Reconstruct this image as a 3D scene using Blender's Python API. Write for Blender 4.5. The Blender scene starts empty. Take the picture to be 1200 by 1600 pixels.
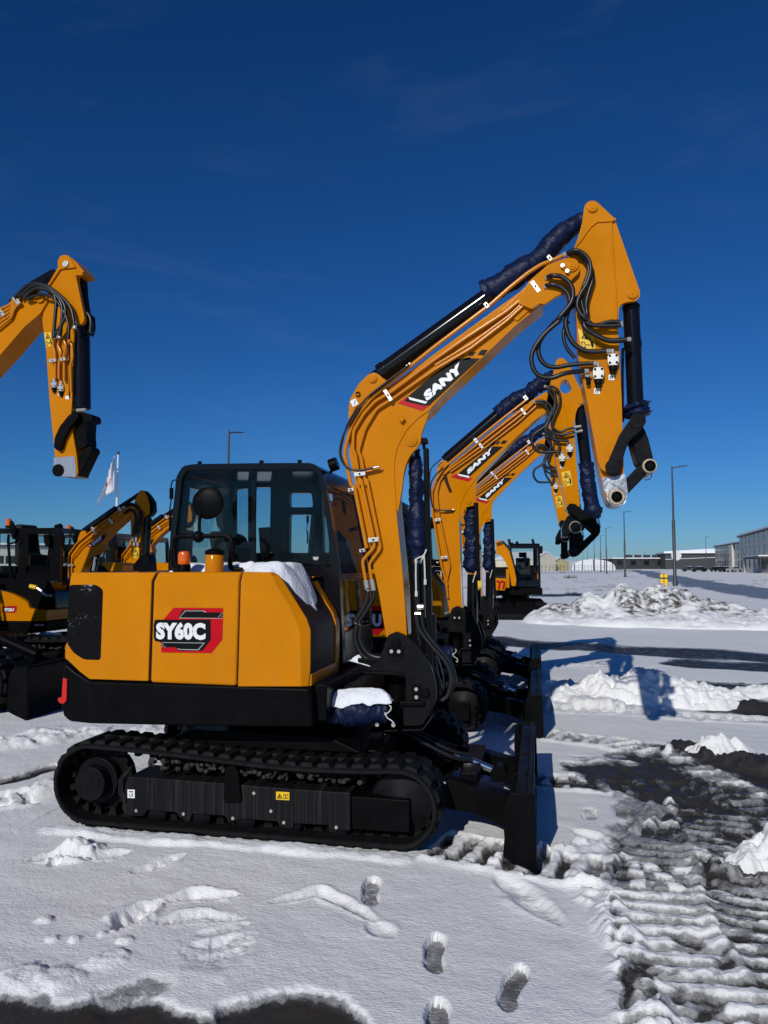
import bpy, bmesh, math, random
import numpy as np
from mathutils import Vector, Matrix
random.seed(7); rng = np.random.default_rng(7)
S = bpy.context.scene
COL = S.collection
R = math.radians
# ------------------------------------------------------------------ camera model (also used to measure the photo)
FPX, YAW, PITCH, CH = 1180.0, R(11.5), math.atan(84/1180.), 1.70
cf = Vector((-math.sin(YAW)*math.cos(PITCH), math.cos(YAW)*math.cos(PITCH), math.sin(PITCH)))
cr = Vector((math.cos(YAW), math.sin(YAW), 0)); cu = cr.cross(cf); CC = Vector((0, 0, CH))
def ray(x, y): return cf*FPX + cr*(x-600) - cu*(y-800)
def onY(x, y, Y):
    d = ray(x, y); return CC + d*(Y/d.y)
def onZ(x, y, Z=0.0):
    d = ray(x, y); return CC + d*((Z-CH)/d.z)
def onX(x, y, X):
    d = ray(x, y); return CC + d*(X/d.x)
def atD(x, y, dist):            # point at a given distance along the optical axis
    d = ray(x, y); return CC + d*(dist/FPX)
CR = {'a':(520,560,1/6),'b':(520,740,1/6),'c':(680,400,220/1200),'d':(840,300,1/6),'e':(820,480,220/1200),
      'f':(900,620,.125),'g':(550,960,.25),'h':(600,1100,260/1200),'i':(250,700,.25),'j':(380,860,220/1200),
      'k':(80,1130,.25),'l':(380,1130,320/1200),'m':(0,780,140/1200),'n':(0,940,140/1018),'o':(100,750,190/1200),
      'p':(640,560,320/1200),'q':(500,540,.3),'r':(800,540,260/1156),'s':(0,380,.25),'t':(640,780,.25),
      'u':(0,740,.2625),'v':(230,930,130/1200),'w':(740,680,460/1200)}
def T(c, *pts):
    ox, oy, s = CR[c]; return [(ox+p[0]*s, oy+p[1]*s) for p in pts]
def rnd(poly, r=3.0, n=3, closed=True):
    out = []; m = len(poly)
    for i, p in enumerate(poly):
        if not closed and i in (0, m-1): out.append(p); continue
        a = poly[i-1]; b = poly[(i+1) % m]
        da = math.dist(a, p); db = math.dist(b, p)
        if da < 1e-9 or db < 1e-9: continue
        ka = min(r, .45*da)/da; kb = min(r, .45*db)/db
        A = (p[0]+(a[0]-p[0])*ka, p[1]+(a[1]-p[1])*ka); B = (p[0]+(b[0]-p[0])*kb, p[1]+(b[1]-p[1])*kb)
        for k in range(n+1):
            t = k/n
            out.append(((1-t)**2*A[0]+2*t*(1-t)*p[0]+t*t*B[0], (1-t)**2*A[1]+2*t*(1-t)*p[1]+t*t*B[1]))
    return out
def circ(c, r, n=20, a0=0, a1=360):
    return [(c[0]+r*math.cos(R(a0+(a1-a0)*k/(n if a1-a0 >= 360 else n-1))), c[1]+r*math.sin(R(a0+(a1-a0)*k/(n if a1-a0 >= 360 else n-1)))) for k in range(n)]
def PY(pts, Y):
    o = []
    for p in pts:
        v = onY(p[0], p[1], Y); o.append((v.x, v.z))
    return o
def spl(pts, n=6):               # Catmull-Rom through 3D points
    P = [Vector(p) for p in pts]; P = [P[0]*2-P[1]] + P + [P[-1]*2-P[-2]]; out = []
    for i in range(1, len(P)-2):
        for k in range(n):
            t = k/n; a, b, c, d = P[i-1:i+3]
            out.append(.5*((2*b)+(c-a)*t+(2*a-5*b+4*c-d)*t*t+(3*b-a-3*c+d)*t**3))
    out.append(P[-2]); return out
def line3(pts, Y):               # pixel polyline -> 3D; a point may carry its own Y as third value
    return [onY(p[0], p[1], p[2] if len(p) > 2 else Y) for p in pts]

# ------------------------------------------------------------------ materials
MATS = {}
def mat(name, col, rough=.5, metal=0., coat=0., spec=.5, noise=0., nscale=8., bump=0., bscale=40., alpha=None, rvar=0., emit=None):
    if name in MATS: return MATS[name]
    m = bpy.data.materials.new(name); m.use_nodes = True; N = m.node_tree; L = N.links
    b = N.nodes['Principled BSDF']; b.inputs['Base Color'].default_value = (*col, 1)
    b.inputs['Roughness'].default_value = rough; b.inputs['Metallic'].default_value = metal
    b.inputs['Specular IOR Level'].default_value = spec; b.inputs['Coat Weight'].default_value = coat; b.inputs['Coat Roughness'].default_value = .06
    tc = N.nodes.new('ShaderNodeTexCoord')
    if noise or rvar:
        t = N.nodes.new('ShaderNodeTexNoise'); t.inputs['Scale'].default_value = nscale; t.inputs['Detail'].default_value = 6; t.inputs['Roughness'].default_value = .65
        L.new(tc.outputs['Object'], t.inputs['Vector'])
        if noise:
            mx = N.nodes.new('ShaderNodeMix'); mx.data_type = 'RGBA'; mx.inputs[6].default_value = (*[c*(1-noise) for c in col], 1); mx.inputs[7].default_value = (*[min(1, c*(1+noise)) for c in col], 1)
            r = N.nodes.new('ShaderNodeMapRange'); r.inputs['From Min'].default_value = .3; r.inputs['From Max'].default_value = .7
            L.new(t.outputs['Fac'], r.inputs['Value']); L.new(r.outputs['Result'], mx.inputs[0]); L.new(mx.outputs[2], b.inputs['Base Color'])
        if rvar:
            r2 = N.nodes.new('ShaderNodeMapRange'); r2.inputs['From Min'].default_value = .3; r2.inputs['From Max'].default_value = .7
            r2.inputs['To Min'].default_value = max(.02, rough-rvar); r2.inputs['To Max'].default_value = min(1, rough+rvar)
            L.new(t.outputs['Fac'], r2.inputs['Value']); L.new(r2.outputs['Result'], b.inputs['Roughness'])
    if bump:
        t2 = N.nodes.new('ShaderNodeTexNoise'); t2.inputs['Scale'].default_value = bscale; t2.inputs['Detail'].default_value = 5
        L.new(tc.outputs['Object'], t2.inputs['Vector'])
        bp = N.nodes.new('ShaderNodeBump'); bp.inputs['Strength'].default_value = bump; bp.inputs['Distance'].default_value = .02
        L.new(t2.outputs['Fac'], bp.inputs['Height']); L.new(bp.outputs['Normal'], b.inputs['Normal'])
    if emit:
        b.inputs['Emission Color'].default_value = (*emit[0], 1); b.inputs['Emission Strength'].default_value = emit[1]
    MATS[name] = m; return m
YEL = mat('yellow_paint', (.585,.198,.0006), .15, spec=.14, noise=.08, nscale=2.2, rvar=.06, bump=.016, bscale=3)
def road_film(m):                                  # thin dried spray and water runs on the paint
    N = m.node_tree; L = N.links; b = N.nodes['Principled BSDF']; src = b.inputs['Base Color'].links[0].from_socket; tc = N.nodes.new('ShaderNodeTexCoord')
    mp = N.nodes.new('ShaderNodeMapping'); mp.inputs['Scale'].default_value = (14, 14, 1.3); L.new(tc.outputs['Object'], mp.inputs['Vector'])
    t = N.nodes.new('ShaderNodeTexNoise'); t.inputs['Scale'].default_value = 1.0; t.inputs['Detail'].default_value = 7; t.inputs['Roughness'].default_value = .68; L.new(mp.outputs['Vector'], t.inputs['Vector'])
    t2 = N.nodes.new('ShaderNodeTexNoise'); t2.inputs['Scale'].default_value = 110; t2.inputs['Detail'].default_value = 3; L.new(tc.outputs['Object'], t2.inputs['Vector'])
    r = N.nodes.new('ShaderNodeMapRange'); r.inputs['From Min'].default_value = .48; r.inputs['From Max'].default_value = .80; r.inputs['To Max'].default_value = .12; L.new(t.outputs['Fac'], r.inputs['Value'])
    r2 = N.nodes.new('ShaderNodeMapRange'); r2.inputs['From Min'].default_value = .66; r2.inputs['From Max'].default_value = .76; r2.inputs['To Max'].default_value = .14; L.new(t2.outputs['Fac'], r2.inputs['Value'])
    a = N.nodes.new('ShaderNodeMath'); a.operation = 'MAXIMUM'; L.new(r.outputs['Result'], a.inputs[0]); L.new(r2.outputs['Result'], a.inputs[1])
    mx = N.nodes.new('ShaderNodeMix'); mx.data_type = 'RGBA'; mx.inputs[7].default_value = (.36,.22,.07,1); L.new(a.outputs[0], mx.inputs[0]); L.new(src, mx.inputs[6]); L.new(mx.outputs[2], b.inputs['Base Color'])
road_film(YEL)
YPIPE = mat('yellow_pipe_paint', (.585,.198,.0008), .2, spec=.4)
BLK = mat('black_paint', (.0032,.0032,.0036), .42, spec=.06, noise=.3, nscale=6, rvar=.1)
BLKM = mat('black_satin_steel', (.006,.006,.007), .42, spec=.09, noise=.35, nscale=9, rvar=.12)
GLB = mat('gloss_black', (.006,.006,.007), .13, spec=.30)
RUB = mat('track_rubber', (.0075,.0075,.0078), .65, spec=.12, noise=.5, nscale=14, bump=.2, bscale=60)
DARK = mat('dark_interior', (.006,.006,.006), .8, spec=.1)
HOSE = mat('hose_rubber', (.010,.010,.011), .36, spec=.4)
CHR = mat('chromed_steel', (.75,.76,.78), .18, metal=1.)
ZINC = mat('zinc_fitting', (.55,.53,.48), .34, metal=.7)
BRASS = mat('worn_steel_ring', (.38,.32,.22), .45, metal=.6, noise=.3, nscale=60)
WHT = mat('white_vinyl', (.80,.80,.80), .4)
VBLK = mat('black_vinyl', (.006,.0065,.007), .4, spec=.08)
RED = mat('red_vinyl', (.50,.004,.012), .3, spec=.15)
REFL = mat('red_reflector', (.60,.006,.004), .25, coat=.5)
WARN = mat('warning_yellow_vinyl', (.80,.50,.01), .4)
AMB = mat('amber_lens', (.75,.13,.004), .12, coat=.6)
NAVY = mat('navy_tarpaulin', (.006,.012,.042), .42, spec=.16, noise=.35, nscale=14, bump=.3, bscale=40)
FOIL = mat('silver_wrap', (.40,.41,.43), .32, metal=.6, bump=.22, bscale=16)
SNW = mat('clinging_snow', (.84,.86,.90), .75, spec=.25, bump=.5, bscale=55)
ROPE = mat('white_rope', (.62,.60,.55), .8)
MUD = mat('frozen_mud', (.032,.026,.020), .75, noise=.7, nscale=40, bump=.8, bscale=60)
SEATM = mat('seat_fabric', (.015,.015,.016), .9, noise=.3)
def glass(name, tint, refl=1.0):
    if name in MATS: return MATS[name]
    m = bpy.data.materials.new(name); m.use_nodes = True; N = m.node_tree; N.nodes.clear(); L = N.links
    o = N.nodes.new('ShaderNodeOutputMaterial'); mx = N.nodes.new('ShaderNodeMixShader'); tr = N.nodes.new('ShaderNodeBsdfTransparent'); gl = N.nodes.new('ShaderNodeBsdfGlossy')
    fr = N.nodes.new('ShaderNodeFresnel'); fr.inputs['IOR'].default_value = 1.5
    ml = N.nodes.new('ShaderNodeMath'); ml.operation = 'MULTIPLY'; ml.inputs[1].default_value = refl
    tr.inputs['Color'].default_value = (*tint, 1); gl.inputs['Roughness'].default_value = .02; gl.inputs['Color'].default_value = (1,1,1,1)
    L.new(fr.outputs['Fac'], ml.inputs[0]); L.new(ml.outputs[0], mx.inputs['Fac']); L.new(tr.outputs[0], mx.inputs[1]); L.new(gl.outputs[0], mx.inputs[2]); L.new(mx.outputs[0], o.inputs['Surface'])
    MATS[name] = m; return m
GLS = glass('cab_glass', (.87,.91,.91), .26)
def grille_mat():
    m = mat('perforated_grille', (.006,.006,.006), .6, spec=.06); N = m.node_tree; L = N.links
    b = N.nodes['Principled BSDF']; tc = N.nodes.new('ShaderNodeTexCoord'); v = N.nodes.new('ShaderNodeTexVoronoi'); v.inputs['Scale'].default_value = 75; v.inputs['Randomness'].default_value = .12
    L.new(tc.outputs['Object'], v.inputs['Vector'])
    r = N.nodes.new('ShaderNodeMapRange'); r.inputs['From Min'].default_value = .25; r.inputs['From Max'].default_value = .42; r.inputs['To Min'].default_value = 0; r.inputs['To Max'].default_value = 1
    mx = N.nodes.new('ShaderNodeMix'); mx.data_type = 'RGBA'; mx.inputs[6].default_value = (.001,.001,.001,1); mx.inputs[7].default_value = (.005,.005,.0055,1)
    L.new(v.outputs['Distance'], r.inputs['Value']); L.new(r.outputs['Result'], mx.inputs[0]); L.new(mx.outputs[2], b.inputs['Base Color'])
    bp = N.nodes.new('ShaderNodeBump'); bp.inputs['Strength'].default_value = .6; bp.inputs['Distance'].default_value = .006; L.new(r.outputs['Result'], bp.inputs['Height']); L.new(bp.outputs['Normal'], b.inputs['Normal'])
    n2 = N.nodes.new('ShaderNodeTexNoise'); n2.inputs['Scale'].default_value = 60; n2.inputs['Detail'].default_value = 8; n2.inputs['Roughness'].default_value = .8; L.new(tc.outputs['Object'], n2.inputs['Vector'])
    n3 = N.nodes.new('ShaderNodeTexNoise'); n3.inputs['Scale'].default_value = 4; L.new(tc.outputs['Object'], n3.inputs['Vector'])
    ad = N.nodes.new('ShaderNodeMath'); ad.operation = 'ADD'; L.new(n2.outputs['Fac'], ad.inputs[0]); L.new(n3.outputs['Fac'], ad.inputs[1])
    r2 = N.nodes.new('ShaderNodeMapRange'); r2.inputs['From Min'].default_value = 1.19; r2.inputs['From Max'].default_value = 1.28; L.new(ad.outputs[0], r2.inputs['Value'])
    m2 = N.nodes.new('ShaderNodeMix'); m2.data_type = 'RGBA'; m2.inputs[7].default_value = (.35,.36,.38,1); L.new(r2.outputs['Result'], m2.inputs[0]); L.new(mx.outputs[2], m2.inputs[6]); L.new(m2.outputs[2], b.inputs['Base Color'])
    return m
GRIL = grille_mat()
def streak_mat():
    m = mat('streaked_track_frame', (.008,.008,.009), .5, spec=.10); N = m.node_tree; L = N.links
    b = N.nodes['Principled BSDF']; tc = N.nodes.new('ShaderNodeTexCoord'); mp = N.nodes.new('ShaderNodeMapping'); mp.inputs['Scale'].default_value = (95, 3, 1.1)
    t = N.nodes.new('ShaderNodeTexNoise'); t.inputs['Scale'].default_value = 1; t.inputs['Detail'].default_value = 5
    L.new(tc.outputs['Object'], mp.inputs['Vector']); L.new(mp.outputs['Vector'], t.inputs['Vector'])
    r = N.nodes.new('ShaderNodeMapRange'); r.inputs['From Min'].default_value = .5; r.inputs['From Max'].default_value = .78
    mx = N.nodes.new('ShaderNodeMix'); mx.data_type = 'RGBA'; mx.inputs[6].default_value = (.007,.007,.008,1); mx.inputs[7].default_value = (.034,.032,.030,1)
    L.new(t.outputs['Fac'], r.inputs['Value']); L.new(r.outputs['Result'], mx.inputs[0]); L.new(mx.outputs[2], b.inputs['Base Color'])
    return m
STRK = streak_mat()

# ------------------------------------------------------------------ mesh builder
class MB:
    def __init__(s): s.bm = bmesh.new()
    def prism(s, poly, y0, y1, holes=(), m=0):     # poly in (X,Z), extruded along Y
        bm = s.bm; edges = []
        for lp in [poly, *holes]:
            vs = [bm.verts.new((p[0], y0, p[1])) for p in lp]
            for i in range(len(vs)): edges.append(bm.edges.new((vs[i], vs[(i+1) % len(vs)])))
        if holes:
            r = bmesh.ops.triangle_fill(bm, use_beauty=True, use_dissolve=True, edges=edges)
            fs = [g for g in r['geom'] if isinstance(g, bmesh.types.BMFace)]
        else:
            fs = [bm.faces.new([e.verts[0] for e in edges])]
        for f in fs: f.material_index = m
        e = bmesh.ops.extrude_face_region(bm, geom=fs)
        nv = [g for g in e['geom'] if isinstance(g, bmesh.types.BMVert)]
        for v in nv: v.co.y = y1
        return s
    def prismM(s, poly, depth, M):                 # poly in local XY, extruded along local Z, placed by matrix M
        bm = s.bm; a = [bm.verts.new(M @ Vector((p[0], p[1], 0))) for p in poly]; b = [bm.verts.new(M @ Vector((p[0], p[1], depth))) for p in poly]
        n = len(a); bm.faces.new(a); bm.faces.new(b[::-1])
        for i in range(n): bm.faces.new((a[i], b[i], b[(i+1) % n], a[(i+1) % n]))
        return s
    def box(s, x0, x1, y0, y1, z0, z1): return s.prism([(x0,z0),(x1,z0),(x1,z1),(x0,z1)], y0, y1)
    def tube(s, pts, r, n=8, cap=True, rad=None):
        bm = s.bm; P = [Vector(p) for p in pts]; rings = []; up = None
        for i, p in enumerate(P):
            d = (P[min(i+1, len(P)-1)]-P[max(i-1, 0)])
            if d.length < 1e-9: d = Vector((0,0,1))
            d.normalize()
            if up is None: up = Vector((0,1,0)) if abs(d.y) < .9 else Vector((1,0,0))
            a = up - d*up.dot(d); a.normalize(); b = d.cross(a); up = a
            rr = rad[i] if rad else r
            rings.append([bm.verts.new(p + (a*math.cos(2*math.pi*k/n)+b*math.sin(2*math.pi*k/n))*rr) for k in range(n)])
        for i in range(len(rings)-1):
            for k in range(n): bm.faces.new((rings[i][k], rings[i+1][k], rings[i+1][(k+1) % n], rings[i][(k+1) % n]))
        if cap: bm.faces.new(rings[0]); bm.faces.new(rings[-1][::-1])
        return s
    def cyl(s, a, b, r, n=20): return s.tube([a, b], r, n)
    def lathe(s, prof, M, n=20):                   # prof (r,h) about local Z
        bm = s.bm; rings = [[bm.verts.new(M @ Vector((r*math.cos(2*math.pi*k/n), r*math.sin(2*math.pi*k/n), h))) for k in range(n)] for r, h in prof]
        for i in range(len(rings)-1):
            for k in range(n): bm.faces.new((rings[i][k], rings[i][(k+1) % n], rings[i+1][(k+1) % n], rings[i+1][k]))
        bm.faces.new(rings[0][::-1]); bm.faces.new(rings[-1]); return s
    def quad(s, a, b, c, d):
        s.bm.faces.new([s.bm.verts.new(Vector(p)) for p in (a, b, c, d)]); return s
    def build(s, name, mt, parent=None, bevel=0., seg=2, ang=35, smooth=True, root=None, solid=0.):
        bm = s.bm
        rt = root or parent
        while rt is not None and rt.parent is not None: rt = rt.parent
        if rt is not None and rt.get('_org') is not None:
            M = Matrix.LocRotScale(rt.location, rt.rotation_euler, (1,1,1)).inverted()
            bm.transform(M)
        bmesh.ops.remove_doubles(bm, verts=bm.verts, dist=1e-6)
        bmesh.ops.recalc_face_normals(bm, faces=bm.faces)
        me = bpy.data.meshes.new(name); bm.to_mesh(me); bm.free()
        for q in (mt if isinstance(mt, (list, tuple)) else [mt]): me.materials.append(q)
        if smooth:
            me.polygons.foreach_set('use_smooth', [True]*len(me.polygons)); me.set_sharp_from_angle(angle=R(ang))
        o = bpy.data.objects.new(name, me); COL.objects.link(o)
        if parent is not None: o.parent = parent
        if bevel:
            b = o.modifiers.new('bevel', 'BEVEL'); b.width = bevel; b.segments = seg; b.limit_method = 'ANGLE'; b.angle_limit = R(ang); b.harden_normals = True
        return o
def tag(o, label=None, cat=None, group=None, kind=None):
    for k, v in (('label',label),('category',cat),('group',group),('kind',kind)):
        if v: o[k] = v
    return o
def thing(name, label, cat, loc=(0,0,0), rz=0., group=None):
    o = bpy.data.objects.new(name, None); COL.objects.link(o); o.location = loc; o.rotation_euler = (0,0,rz); o.empty_display_size = .2
    o['_org'] = 1
    return tag(o, label, cat, group)
def copy_tree(o, parent=None):
    c = o.copy(); COL.objects.link(c); c.parent = parent
    for ch in [x for x in bpy.data.objects if x.parent == o]: copy_tree(ch, c)
    return c
_FT = {}
def text(s, O, U, V, name, mt, parent, bold=.0, depth=.0012, shear=0.):
    """lettering mapped from its own box to O + u*U + v*V"""
    cv = bpy.data.curves.new('t', 'FONT'); cv.body = s; cv.offset = bold; cv.shear = shear; cv.resolution_u = 3
    ob = bpy.data.objects.new('t', cv); COL.objects.link(ob)
    dg = bpy.context.evaluated_depsgraph_get(); me = bpy.data.meshes.new_from_object(ob.evaluated_get(dg))
    bpy.data.objects.remove(ob); bpy.data.curves.remove(cv)
    co = np.array([v.co[:] for v in me.vertices]); mn = co.min(0); mxx = co.max(0); sz = mxx-mn
    mb = MB(); vs = []
    Nn = Vector(U).cross(Vector(V)).normalized()
    for v in me.vertices:
        u = (v.co.x-mn[0])/sz[0]; w = (v.co.y-mn[1])/sz[1]
        vs.append(mb.bm.verts.new(Vector(O)+Vector(U)*u+Vector(V)*w))
    for p in me.polygons:
        try: mb.bm.faces.new([vs[i] for i in p.vertices])
        except ValueError: pass
    bpy.data.meshes.remove(me)
    fs = list(mb.bm.faces); e = bmesh.ops.extrude_face_region(mb.bm, geom=fs)
    for g in e['geom']:
        if isinstance(g, bmesh.types.BMVert): g.co += Nn*depth
    return mb.build(name, mt, parent, smooth=False)
def textY(s, p0, pu, pv, Y, name, mt, parent, **k):      # frame given by three pixel corners on the plane Y
    a, b, c = onY(*p0, Y), onY(*pu, Y), onY(*pv, Y); return text(s, a, b-a, c-a, name, mt, parent, **k)
def crumple(o, amp, scale, seed=0):
    """displace a dense mesh by noise along its normals (baked)"""
    from mathutils import noise as nz
    me = o.data
    n = [v.normal.copy() for v in me.vertices]
    for v, nn in zip(me.vertices, n):
        p = v.co*scale + Vector((seed*7.3, seed*3.1, 0))
        v.co += nn*amp*(nz.noise(p)+.6*abs(nz.noise(p*2.3))*1.5)
def sleeve(name, pts, rad, parent, mt=None, amp=.016, n=28, per=14, sc=17., seed=0, root=None):
    """wrinkled tarpaulin wrapped round a cylinder; pts 3D with radii"""
    P = spl(pts, per); Rr = spl([(r, 0, 0) for r in rad], per)
    from mathutils import noise as nz
    P2 = []; R2 = []
    mb = MB(); mb.tube(P, .1, n, rad=[q.x*(1+.015*math.sin(i*.6+seed)+.05*math.sin(i*.21+2*seed)) for i, q in enumerate(Rr)])
    bm = mb.bm; bm.verts.ensure_lookup_table(); bm.normal_update(); ref = sum(rad)/len(rad)
    cum = [0]
    for a, b in zip(P[:-1], P[1:]): cum.append(cum[-1]+(b-a).length)
    for i, v in enumerate(bm.verts):
        ring, k = divmod(i, n); th = 2*math.pi*k/n; s_ = cum[min(ring, len(cum)-1)]/ref
        q = v.co/ref; w1 = nz.noise(q*.9+Vector((seed*5.1,0,0))); w2 = nz.noise(q*2.1+Vector((0,seed*3.7,0))); w3 = nz.noise(q*4.5)
        f1 = 1-abs(math.sin(1.5*s_+2.6*math.sin(th+seed)+3.0*w1)); f2 = 1-abs(math.sin(2.1*s_-3.0*math.sin(th*1.0+1+seed)+2.8*w2))
        d = P[min(ring, len(P)-1)]; dirn = (v.co-d); dirn = dirn.normalized() if dirn.length > 1e-6 else Vector((0,0,1))
        v.co += dirn*amp*.62*(.9*f1**3+.7*f2**3+.9*w1+.5*w3-.35)
    return mb.build(name, mt or NAVY, parent, ang=70, root=root)
# ================================================================== excavator: undercarriage, body, cab, blade (nearest machine)
YT = 4.5
def pin(mb, px, Y0, r, depth=.02, n=20):
    c = onY(px[0], px[1], Y0); mb.tube([c, c-Vector((0, depth, 0))], r, n); return mb
def hexbolt(mb, c, d, r): mb.tube([Vector(c), Vector(c)+Vector(d)], r, 6)
def track_path():
    # rubber belt loop in X,Z (outer surface of the carcass), counter-clockwise seen from the camera side
    rc, rr = (-2.865, .292), .255
    ic, ir = (-.830, .262), .232
    pts = []
    for k in range(0, 17): a = R(270-180*k/16); pts.append((rc[0]+rr*math.cos(a), rc[1]+rr*math.sin(a)))
    for k in range(1, 24):
        t = k/24; x = rc[0]+(ic[0]-rc[0])*t; z = (rc[1]+rr)*(1-t)+(ic[1]+ir)*t - .028*math.sin(math.pi*min(1, t*1.0))*(1 if t < 1 else 0) + .012*math.sin(math.pi*2*t)
        pts.append((x, z))
    for k in range(0, 17): a = R(90-180*k/16); pts.append((ic[0]+ir*math.cos(a), ic[1]+ir*math.sin(a)))
    for k in range(1, 20):
        t = k/20; pts.append((ic[0]+(rc[0]-ic[0])*t, (ic[1]-ir)*(1-t)+(rc[1]-rr)*t))
    P = [Vector((p[0], 0, p[1])) for p in pts]; n = len(P)
    d = [0]
    for i in range(n): d.append(d[-1]+(P[(i+1) % n]-P[i]).length)
    return P, d
def at_path(P, d, s):
    s %= d[-1]; n = len(P)
    for i in range(n):
        if d[i+1] >= s:
            t = (s-d[i])/max(1e-9, d[i+1]-d[i]); a, b = P[i], P[(i+1) % n]; p = a.lerp(b, t)
            tg = (P[(i+1) % n]-P[i]).normalized(); return p, tg, Vector((-tg.z, 0, tg.x))
def make_track(root, y0, w, gravel=True):
    P, d = track_path(); L = d[-1]; th = .030
    mb = MB(); bm = mb.bm; n = 150; rings = []
    for k in range(n):
        p, t, nn = at_path(P, d, L*k/n); i0 = p - nn*th
        rings.append([bm.verts.new(q+Vector((0, y, 0))) for q, y in ((p, y0+.012), (p, y0+w-.012), (p-nn*.008, y0+w), (i0+nn*.006, y0+w), (i0, y0+w-.01), (i0, y0+.01), (i0+nn*.006, y0), (p-nn*.008, y0))])
    for k in range(n):
        a, b = rings[k], rings[(k+1) % n]
        for j in range(8): bm.faces.new((a[j], a[(j+1) % 8], b[(j+1) % 8], b[j]))
    nl = 52
    for k in range(nl):                                  # staggered tread bars, chevron ends
        for side in (0, 1):
            s0 = L*(k+.5*side)/nl; ya, yb = (y0+.022, y0+w*.56) if side == 0 else (y0+w*.44, y0+w-.022)
            V = []
            for (hw, h) in ((.044, -.004), (.028, .021)):
                for sg in (-1, 1):
                    for y in (ya, yb):
                        off = (.016 if (y == yb) == (side == 0) else 0)
                        p, t, nn = at_path(P, d, s0+sg*hw+off); V.append(bm.verts.new(p+nn*h+Vector((0, y+(0.014 if y == ya else -.014)*(h > 0), 0))))
            for f in ((4,5,7,6), (0,4,6,2), (1,3,7,5), (0,1,5,4), (2,6,7,3)): bm.faces.new([V[i] for i in f])
    for k in range(nl):                                  # inner drive lugs
        for sgn in (-1, 1):
            yc = y0+w/2+sgn*.055; V = []
            for hw, h in ((.030, -th), (.016, -th-.052)):
                for sg in (-1, 1):
                    for y in (yc-.022, yc+.022):
                        p, t, nn = at_path(P, d, L*k/nl+sg*hw); V.append(bm.verts.new(p+nn*h+Vector((0, y, 0))))
            for f in ((4,6,7,5), (0,2,6,4), (1,5,7,3), (0,4,5,1), (2,3,7,6)): bm.faces.new([V[i] for i in f])
    mb.build('rubber_track', RUB, root, ang=25)
def make_undercarriage(root, y0, near):
    w = .40; make_track(root, y0, w)
    mb = MB()                                            # sprocket with final-drive hub
    c = Vector((-2.865, 0, .29)); M = Matrix.Translation(c+Vector((0, y0+.05, 0))) @ Matrix.Rotation(R(90), 4, 'X')
    yh = y0+.02
    mb.tube([c+Vector((0, yh, 0)), c+Vector((0, y0+.36, 0))], .108, 32)
    mb.tube([c+Vector((0, y0+.10, 0)), c+Vector((0, y0+.34, 0))], .150, 32)
    gear = []
    for k in range(42):
        r = .222 if k % 3 else .195; a = 2*math.pi*k/42; gear.append((c.x+r*math.cos(a), c.z+r*math.sin(a)))
    mb.prism(gear, y0+.17, y0+.225)
    sp = mb.build('drive_sprocket', BLKM, root, bevel=.006)
    for a, r in ((20, .07), (75, .045), (200, .075), (110, .0)):
        mb = MB(); hexbolt(mb, (c.x+r*math.cos(R(a)), yh, c.z+r*math.sin(R(a))), (0, -.006, 0), .010); mb.build('hub_bolt', BLKM, sp)
    mb = MB(); c = Vector((-.83, 0, .262))              # idler
    mb.lathe([(.05,0),(.06,0),(.16,.05),(.185,.05),(.198,.07),(.198,.19),(.185,.21),(.16,.21),(.06,.26),(.05,.26)], Matrix.Translation(c+Vector((0, y0+.33, 0))) @ Matrix.Rotation(R(90), 4, 'X'), 36)
    mb.build('idler_wheel', BLKM, root)
    # side frame
    Yf = y0+.045
    top = T('k', (480,330),(1075,378)) + T('l', (0,362),(630,405)); top = T('k', (482,332),(1075,376)) + T('l', (240,382),(628,408))
    bot = T('l', (628,632),(560,632),(540,640),(505,640),(498,600),(300,590),(285,625),(215,610),(200,580),(10,562)) + T('k', (1105,625),(1085,580),(880,570),(865,615),(800,590),(780,560),(600,545),(580,580),(560,585),(470,580),(440,540),(445,470))
    fx = PY(top, YT+.045)+PY(bot, YT+.045)
    mb = MB(); mb.prism(fx, Yf, Yf+.30)
    mb.prism(PY(T('k', (420,350),(436,328),(478,290),(500,262),(512,268),(500,300),(455,345),(452,420),(470,455),(470,500),(455,500),(420,440)), YT+.04), Yf-.015, Yf+.02)
    mb.build('track_frame', STRK, root, bevel=.008)
    mb = MB(); mb.prism(PY(T('l', (632,428),(975,452),(975,635),(945,640),(640,622)), YT+.035), Yf-.014, Yf+.28)
    mb.build('tensioner_cover', BLK, root, bevel=.006)
    mb = MB(); mb.prism(PY(rnd(T('k', (1085,300),(1100,268),(1150,268),(1168,300),(1190,480),(1170,497),(1080,495)), 2), YT+.03), Yf-.022, Yf+.05)
    mb.build('step_bracket', BLK, root, bevel=.004)
    for i in range(5):                                   # bottom rollers
        x = -2.42+.30*i; mb = MB(); z = .118-.004*i
        mb.lathe([(.03,0),(.068,.02),(.068,.10),(.05,.11),(.05,.17),(.068,.18),(.068,.26),(.03,.28)], Matrix.Translation((x, y0+.34, z)) @ Matrix.Rotation(R(90), 4, 'X'), 20); mb.build('track_roller', BLKM, root)
    mb = MB()                                            # frozen mud and gravel on the frame ledge
    r2 = random.Random(3)
    for i in range(330):
        x = r2.uniform(-2.5, -1.05); z0 = .41-.045*(x+2.5)/1.45; q = r2.uniform(.008, .026)
        M = Matrix.Translation((x, Yf+r2.uniform(.01, .26), z0+r2.uniform(0, .05)-.004)) @ Matrix.Rotation(r2.uniform(0, 6), 4, Vector((r2.random(), r2.random(), r2.random()+.1))) @ Matrix.Diagonal((q, q*r2.uniform(.6, 1.2), q*r2.uniform(.5, .9), 1))
        bmesh.ops.create_icosphere(mb.bm, subdivisions=1, radius=1, matrix=M)
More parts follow.
